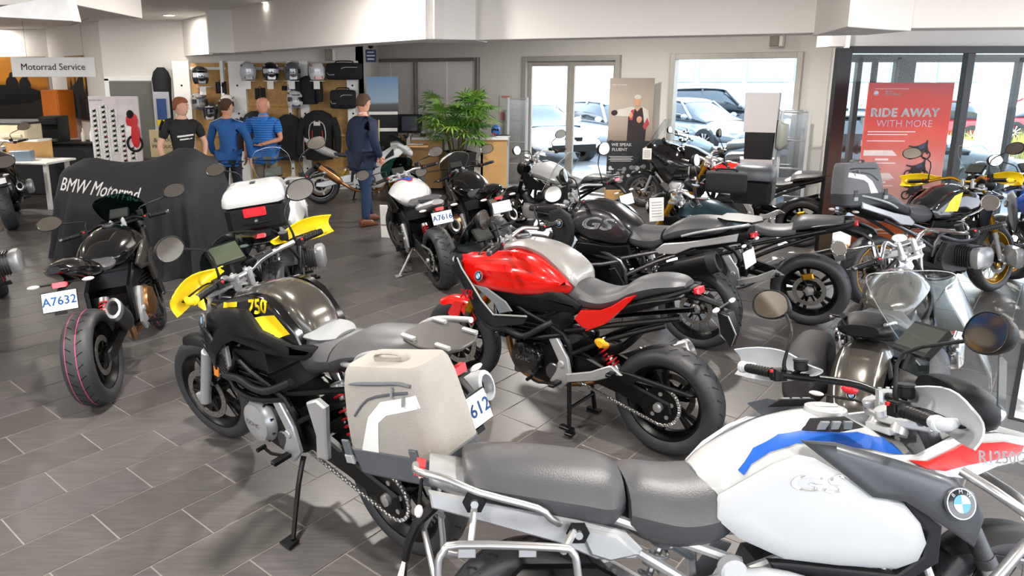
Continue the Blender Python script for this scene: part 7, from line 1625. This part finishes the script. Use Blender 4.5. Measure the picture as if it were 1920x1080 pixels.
car(6.7, 21.0, -60, '9aa6b0', 'silver-grey car at the left of the big window')
car(13.3, 21.5, 175, 'b3232a', 'red car beyond the entrance glass')
car(7.6, 13.2, -12, '1d2126', 'black car with silver wheels close outside the entrance')
car(9.2, 16.6, -12, 'dfe3e8', 'white car between the black and the red cars')
car(18.6, 23.0, 175, 'c22a30', 'second red car at the far right outside')
# ================================================================ people
def skin(name, joints, edges, root, mats_, parent, sub=1):
    """joints {name:(co, radius)}; skin-modifier figure, applied"""
    me = bpy.data.meshes.new(name); keys = list(joints); ix = {k: i for i, k in enumerate(keys)}
    me.from_pydata([joints[k][0] for k in keys], [(ix[a], ix[b]) for a, b in edges], [])
    o = bpy.data.objects.new(name, me); C.objects.link(o)
    md = o.modifiers.new('s', 'SKIN'); md.use_smooth_shade = True; sv = me.skin_vertices[0].data
    for k in keys:
        r = joints[k][1]; r = r if isinstance(r, tuple) else (r, r); sv[ix[k]].radius = r; sv[ix[k]].use_root = k == root
    md2 = o.modifiers.new('d', 'SUBSURF'); md2.levels = sub; md2.render_levels = sub
    dg = bpy.context.evaluated_depsgraph_get(); m2 = bpy.data.meshes.new_from_object(o.evaluated_get(dg)); o.modifiers.clear(); o.data = m2; bpy.data.meshes.remove(me)
    m2.materials.clear()
    for m_ in mats_: m2.materials.append(m_)
    m2.polygons.foreach_set('use_smooth', [True]*len(m2.polygons)); o.parent = parent; return o
def person(label, x, y, rz, H=1.76, arms=None, legs=None, shirt='1f56a0', trousers='20242e', sleeve='short', hair='5b3b24', skinc='d39a7c', shoes='3a2a22', short=False, head=(0, 0), bald=False, suit=False, lean=0., fat=1.):
    e = empty('person', (x, y, 0), rz); tag(e, label, 'person'); s = H/1.76
    ms = mat('skin '+skinc, skinc, .5, var=.05); msh = mat('shirt '+shirt, shirt, .8, bump=.5, bs=120); mtr = mat('trousers '+trousers, trousers, .85, bump=.5, bs=120); mhr = mat('hair '+hair, hair, .8, var=.2, vs=60, bump=.8, bs=200)
    S = lambda p: (p[0]*s, p[1]*s, p[2]*s)
    A = arms or {1: ((.0, .05, 1.14), (.05, .0, .90)), -1: ((.0, -.05, 1.14), (.05, 0, .90))}
    Lg = legs or {1: ((.02, 0, .50), (-.02, 0, .08)), -1: ((.02, 0, .50), (-.02, 0, .08))}
    J = {'pelvis': (S((0, 0, .93)), .125*s*fat), 'waist': (S((.0+lean*.3, 0, 1.08)), (.118*s*fat, .14*s*fat)), 'chest': (S((lean*.7, 0, 1.28)), (.125*s*fat, .165*s)), 'shoulder': (S((lean, 0, 1.42)), (.085*s, .12*s)), 'neck': (S((lean*1.1, 0, 1.50)), .055*s), 'neck2': (S((lean*1.2+.005, 0, 1.555)), .052*s)}
    E = [('pelvis', 'waist'), ('waist', 'chest'), ('chest', 'shoulder'), ('shoulder', 'neck'), ('neck', 'neck2')]
    for sg, n_ in ((1, 'L'), (-1, 'R')):
        el, wr = A[sg]; sh = V((lean, sg*.185, 1.42)); elp = V((lean+el[0], sg*.24+el[1], el[2])); wp = V((lean+wr[0], sg*.25+wr[1], wr[2]))
        J['sh'+n_] = (S(sh), .062*s); J['el'+n_] = (S(elp), .043*s); J['fa'+n_] = (S(elp+(wp-elp)*.35), .041*s); J['wr'+n_] = (S(wp), .027*s)
        E += [('shoulder', 'sh'+n_), ('sh'+n_, 'el'+n_), ('el'+n_, 'fa'+n_), ('fa'+n_, 'wr'+n_)]
        d = (wp-elp).normalized(); pm = wp+d*.055; sd = V((1, 0, 0)) if abs(d.x) < .7 else V((0, sg*-1, 0)); sd = (sd-d*sd.dot(d)).normalized(); nn = d.cross(sd)
        J['pa'+n_] = (S(pm), (.022*s, .034*s)); E.append(('wr'+n_, 'pa'+n_))
        for f_, (o_, L) in enumerate(((.028, .062), (.010, .072), (-.009, .068), (-.027, .052))):
            b0 = pm+sd*o_+d*.03; b1 = b0+d*L*.5+nn*.008; b2 = b1+d*L*.42+nn*.022
            J['f%d%s' % (f_, n_)] = (S(b0), .0095*s); J['g%d%s' % (f_, n_)] = (S(b1), .0085*s); J['h%d%s' % (f_, n_)] = (S(b2), .0075*s)
            E += [('pa'+n_, 'f%d%s' % (f_, n_)), ('f%d%s' % (f_, n_), 'g%d%s' % (f_, n_)), ('g%d%s' % (f_, n_), 'h%d%s' % (f_, n_))]
        t0 = wp+d*.03+sd*.03+nn*.006; t1 = t0+d*.025+sd*.022+nn*.012
        J['t'+n_] = (S(t0), .011*s); J['u'+n_] = (S(t1), .009*s); E += [('wr'+n_, 't'+n_), ('t'+n_, 'u'+n_)]
        kn, an = Lg[sg]; hp = V((0, sg*.09, .90)); kp = V((kn[0], sg*.10+kn[1], kn[2])); ap = V((an[0], sg*.11+an[1], an[2]))
        J['hp'+n_] = (S(hp), .088*s); J['th'+n_] = (S(hp+(kp-hp)*.5), .072*s); J['kn'+n_] = (S(kp), .052*s); J['ca'+n_] = (S(kp+(ap-kp)*.35), .052*s); J['an'+n_] = (S(ap), .036*s); J['to'+n_] = (S(ap+V((.13, sg*.02, -.045))), .03*s)
        E += [('pelvis', 'hp'+n_), ('hp'+n_, 'th'+n_), ('th'+n_, 'kn'+n_), ('kn'+n_, 'ca'+n_), ('ca'+n_, 'an'+n_), ('an'+n_, 'to'+n_)]
    bo = skin('body', J, E, 'pelvis', [ms, msh, mtr], e, 1)
    jl = [(k, V(v[0])) for k, v in J.items()]
    for p in bo.data.polygons:
        k = min(jl, key=lambda q: (q[1]-p.center).length)[0]; b_ = k[:2]
        if k in ('waist', 'chest', 'shoulder') or b_ == 'sh' and len(k) == 3: p.material_index = 1
        elif b_ in ('el', 'fa') and sleeve == 'long': p.material_index = 1
        elif k == 'pelvis' or b_ in ('hp', 'th') or (b_ in ('kn', 'ca', 'an') and not short): p.material_index = 2
    # head: lofted, with nose, ears, eyes
    hc = V((lean*1.3+.015, 0, 1.645)); tz, ty = head
    HM = M.Translation(V(S(hc))) @ M.Rotation(tz, 4, 'Z') @ M.Rotation(ty, 4, 'Y') @ M.Scale(s, 4)
    mb = MB(); R = []
    for z_, fx, bx, wy in ((-.125, .035, -.035, .035), (-.112, .072, -.045, .050), (-.08, .088, -.065, .062), (-.045, .092, -.085, .069), (0, .093, -.098, .074), (.045, .090, -.100, .075), (.08, .072, -.086, .066), (.105, .045, -.060, .045), (.115, .012, -.025, .015)):
        R.append([((fx+bx)/2+(fx-bx)/2*math.copysign(abs(math.cos(a))**.85, math.cos(a)), wy*math.sin(a), z_) for a in [2*PI*i/24 for i in range(24)]])
    mb.rings(R)
    mb.rings([[(.088, y_, z_) for y_, z_ in ((-.010, .015), (.010, .015), (.014, -.03), (-.014, -.03))], [(.098, y_, z_) for y_, z_ in ((-.005, .01), (.005, .01), (.010, -.024), (-.010, -.024))], [(.117, y_, z_) for y_, z_ in ((-.002, -.012), (.002, -.012), (.008, -.024), (-.008, -.024))]])
    for sg in (1, -1): mb.ell((-.005, sg*.077, -.005), (.018, .009, .031), 10, 6)
    mb.tube([(.02, 0, -.16), (.0, 0, -.08)], .05, 12)
    mb.xf(HM); ho = mb.build('head', [ms], e, ang=80)
    mb = MB()
    for sg in (1, -1): mb.ell((.086, sg*.030, .012), (.010, .013, .008), 10, 6, 0); mb.ell((.0945, sg*.030, .012), (.003, .006, .006), 8, 5, 1); mb.tube([(.090, sg*.016, .032), (.090, sg*.045, .032)], .004, 5, k=2)
    mb.ell((.088, 0, -.058), (.008, .022, .006), 10, 6, 3); mb.xf(HM); mb.build('face', [mat('eye white', 'e6e2dc', .3), mat('iris', '3a2a20', .3), mhr, mat('lips', 'a85a50', .5)], e, kind='stuff')
    mb = MB(); R = []
    if not bald:
        for z_, fx, bx, wy in ((-.055, -.03, -.092, .066), (-.02, -.005, -.106, .078), (.03, .045, -.110, .082), (.06, .094, -.108, .082), (.09, .084, -.096, .074), (.118, .052, -.066, .050), (.128, .012, -.026, .016)):
            R.append([((fx+bx)/2+(fx-bx)/2*math.cos(a)+.002*math.sin(9*a), wy*math.sin(a)+.002*math.cos(7*a), z_) for a in [2*PI*i/28 for i in range(28)]])
        mb.rings(R); mb.xf(HM); mb.build('hair', [mhr], e, ang=80)
    else:
        for z_, fx, bx, wy in ((-.06, -.03, -.092, .066), (-.02, -.01, -.104, .0775), (.025, .0, -.104, .0778), (.045, -.02, -.102, .076)):
            R.append([((fx+bx)/2+(fx-bx)/2*math.cos(a), wy*math.sin(a), z_) for a in [2*PI*i/28 for i in range(28)]])
        mb.rings(R); mb.xf(HM); mb.build('hair', [mhr], e, ang=80)
    # clothes on the same skeleton
    def cloth(nm, keys, grow, m_, root, cut=None, ext=None):
        JJ = {k: (J[k][0], tuple(q+grow*s for q in (J[k][1] if isinstance(J[k][1], tuple) else (J[k][1],)*2))) for k in keys}
        if ext: JJ.update(ext)
        EE = [(a, b) for a, b in E if a in JJ and b in JJ]
        if ext: EE += cut
        return skin(nm, JJ, EE, root, [m_] if not isinstance(m_, list) else m_, e, 1)
    ks = ['pelvis', 'waist', 'chest', 'shoulder', 'shL', 'shR']
    ext = {}; cut = []
    for n_ in 'LR':
        if sleeve == 'long': ks += ['el'+n_, 'fa'+n_, 'wr'+n_]
        else:
            a, b = V(J['sh'+n_][0]), V(J['el'+n_][0]); ext['sl'+n_] = (tuple(a+(b-a)*.75), .068*s); cut.append(('sh'+n_, 'sl'+n_))
    if suit:
        ext['hem'] = (S((0, 0, .80)), (.16*s, .20*s)); cut.append(('pelvis', 'hem'))
    else: ext['hem'] = (S((0, 0, .84)), (.165*s*fat, .20*s*fat)); cut.append(('pelvis', 'hem'))
    top = cloth('jacket' if suit else 'shirt', ks, .022 if suit else .016, msh, 'pelvis', cut, ext)
    kt = ['pelvis']+[a+b for a in ('hp', 'th', 'kn') for b in 'LR']
    if not short: kt += [a+b for a in ('ca', 'an') for b in 'LR']
    tro = cloth('shorts' if short else 'trousers', kt, .018, [mtr, msh], 'pelvis'); zc = (.80 if suit else .845)*s
    for o_ in (tro, bo):
        for p in o_.data.polygons:
            if zc < p.center.z < 1.0*s and p.material_index != 0 or (o_ is tro and p.center.z > zc): p.material_index = 1
    for sg, n_ in ((1, 'L'), (-1, 'R')):
        a = V(J['an'+n_][0]); mb = MB(); mb.body([(-.09*s, -.0, -.075*s, .03*s), (-.06*s, .03*s, -.08*s, .042*s), (.02*s, .02*s, -.08*s, .045*s), (.12*s, -.02*s, -.08*s, .05*s), (.19*s, -.045*s, -.08*s, .035*s)], 14, 3, 3); mb.xf(M.Translation(a) @ M.Rotation(sg*.12, 4, 'Z')); mb.build('shoe', [mat('shoe '+shoes, shoes, .4)], e)
    if suit:
        mb = MB(); mb.lathe([(.052*s, 0), (.060*s, 0), (.058*s, .035*s), (.050*s, .035*s)], S((lean*1.1, 0, 1.49)), (0, 0, 1), 20, loop=True); mb.build('collar', [mat('white shirt collar', 'e8e8ea', .6)], e)
    return e, top
def stripes(o, c1, c2, name, sc=55):
    m = bpy.data.materials.new(name); m.use_nodes = True; n = m.node_tree.nodes; l = m.node_tree.links; b = n['Principled BSDF']; b.inputs['Roughness'].default_value = .8
    t = n.new('ShaderNodeTexCoord'); wv = n.new('ShaderNodeTexWave'); wv.bands_direction = 'Z'; wv.inputs['Scale'].default_value = sc; wv.inputs['Distortion'].default_value = .15
    r = n.new('ShaderNodeValToRGB'); r.color_ramp.elements[0].position = .62; r.color_ramp.elements[1].position = .7; r.color_ramp.elements[0].color = lin(c1); r.color_ramp.elements[1].color = lin(c2)
    l.new(t.outputs['Object'], wv.inputs['Vector']); l.new(wv.outputs[0], r.inputs[0]); l.new(r.outputs[0], b.inputs['Base Color']); o.data.materials[0] = m
e1, t1 = person('man in a dark navy suit walking with head bowed, beside the white superbike', -1.33, 10.05, 48, 1.83, shirt='1b2742', trousers='23395c', sleeve='long', hair='5a4030', suit=True, shoes='6b3a22', head=(.1, .25), lean=.03,
    arms={1: ((-.02, .02, 1.14), (.06, .02, .92)), -1: ((-.04, -.03, 1.14), (.10, .03, .93))}, legs={1: ((.12, 0, .50), (.22, 0, .09)), -1: ((-.02, 0, .50), (-.06, 0, .08))})
e2, t2 = person('older bald man in a blue striped polo shirt and khaki shorts', -2.93, 11.0, -95, 1.76, shirt='2f7fd0', trousers='8a8172', sleeve='short', hair='c9b8a8', skinc='cf8f72', bald=True, short=True, shoes='5a4a3c', head=(-.5, .15), fat=1.12,
    arms={1: ((.04, .03, 1.14), (.20, -.20, 1.08)), -1: ((-.02, -.06, 1.12), (.02, -.05, .88))})
stripes(t2, '2e7fd2', '1c4f96', 'blue striped knit', 9)
mb = MB(); mb.lathe([(.058, 0), (.075, -.005), (.07, .02), (.056, .03)], (0.0, 0, 1.50), (0, 0, 1), 20, loop=True); mb.build('collar', [mat('polo collar', '3a8ad6', .7)], e2)
e3, t3 = person('young man in a long-sleeved blue top and dark trousers, seen from behind', -3.35, 10.55, 95, 1.75, shirt='1d5796', trousers='1f2430', sleeve='long', hair='4a2f1e', shoes='26221f', head=(-.5, .1), lean=.02,
    arms={1: ((.02, .03, 1.14), (.12, .0, .95)), -1: ((.0, -.06, 1.13), (.02, -.05, .88))})
mb = MB()
for sg in (1, -1): mb.tube([(-.03, sg*.05, 1.50), (-.05, sg*.14, 1.455), (-.02, sg*.235, 1.42)], .010, 6, 3, flat=.5)
mb.build('shoulder_piping', [mat('pale piping', 'aebbd0', .6)], e3)
e4, t4 = person('man in a black t-shirt with short reddish hair behind the covered bike', -3.78, 9.95, -55, 1.79, shirt='1a1a1c', trousers='20242e', sleeve='short', hair='9a5a38', skinc='d8a48c', shoes='26221f', head=(.9, .1),
    arms={1: ((.02, .05, 1.14), (.12, -.02, .92)), -1: ((.02, -.07, 1.13), (.10, -.04, .90))})
decal('shirt_print', [t4], [(-.10, 1.26), (.12, 1.28), (.12, 1.30), (-.10, 1.285)], [[0, 1, 2, 3]], mat('white print', 'e6e6e4', .6), e4, 1, .02, .004, lambda x_, z_: (V((.8, x_, z_)), V((-1, 0, 0))))
decal('shirt_print', [t4], [(-.07, 1.22), (.10, 1.235), (.10, 1.25), (-.07, 1.24)], [[0, 1, 2, 3]], mat('white print', 'e6e6e4', .6), e4, 1, .02, .004, lambda x_, z_: (V((.8, x_, z_)), V((-1, 0, 0))))
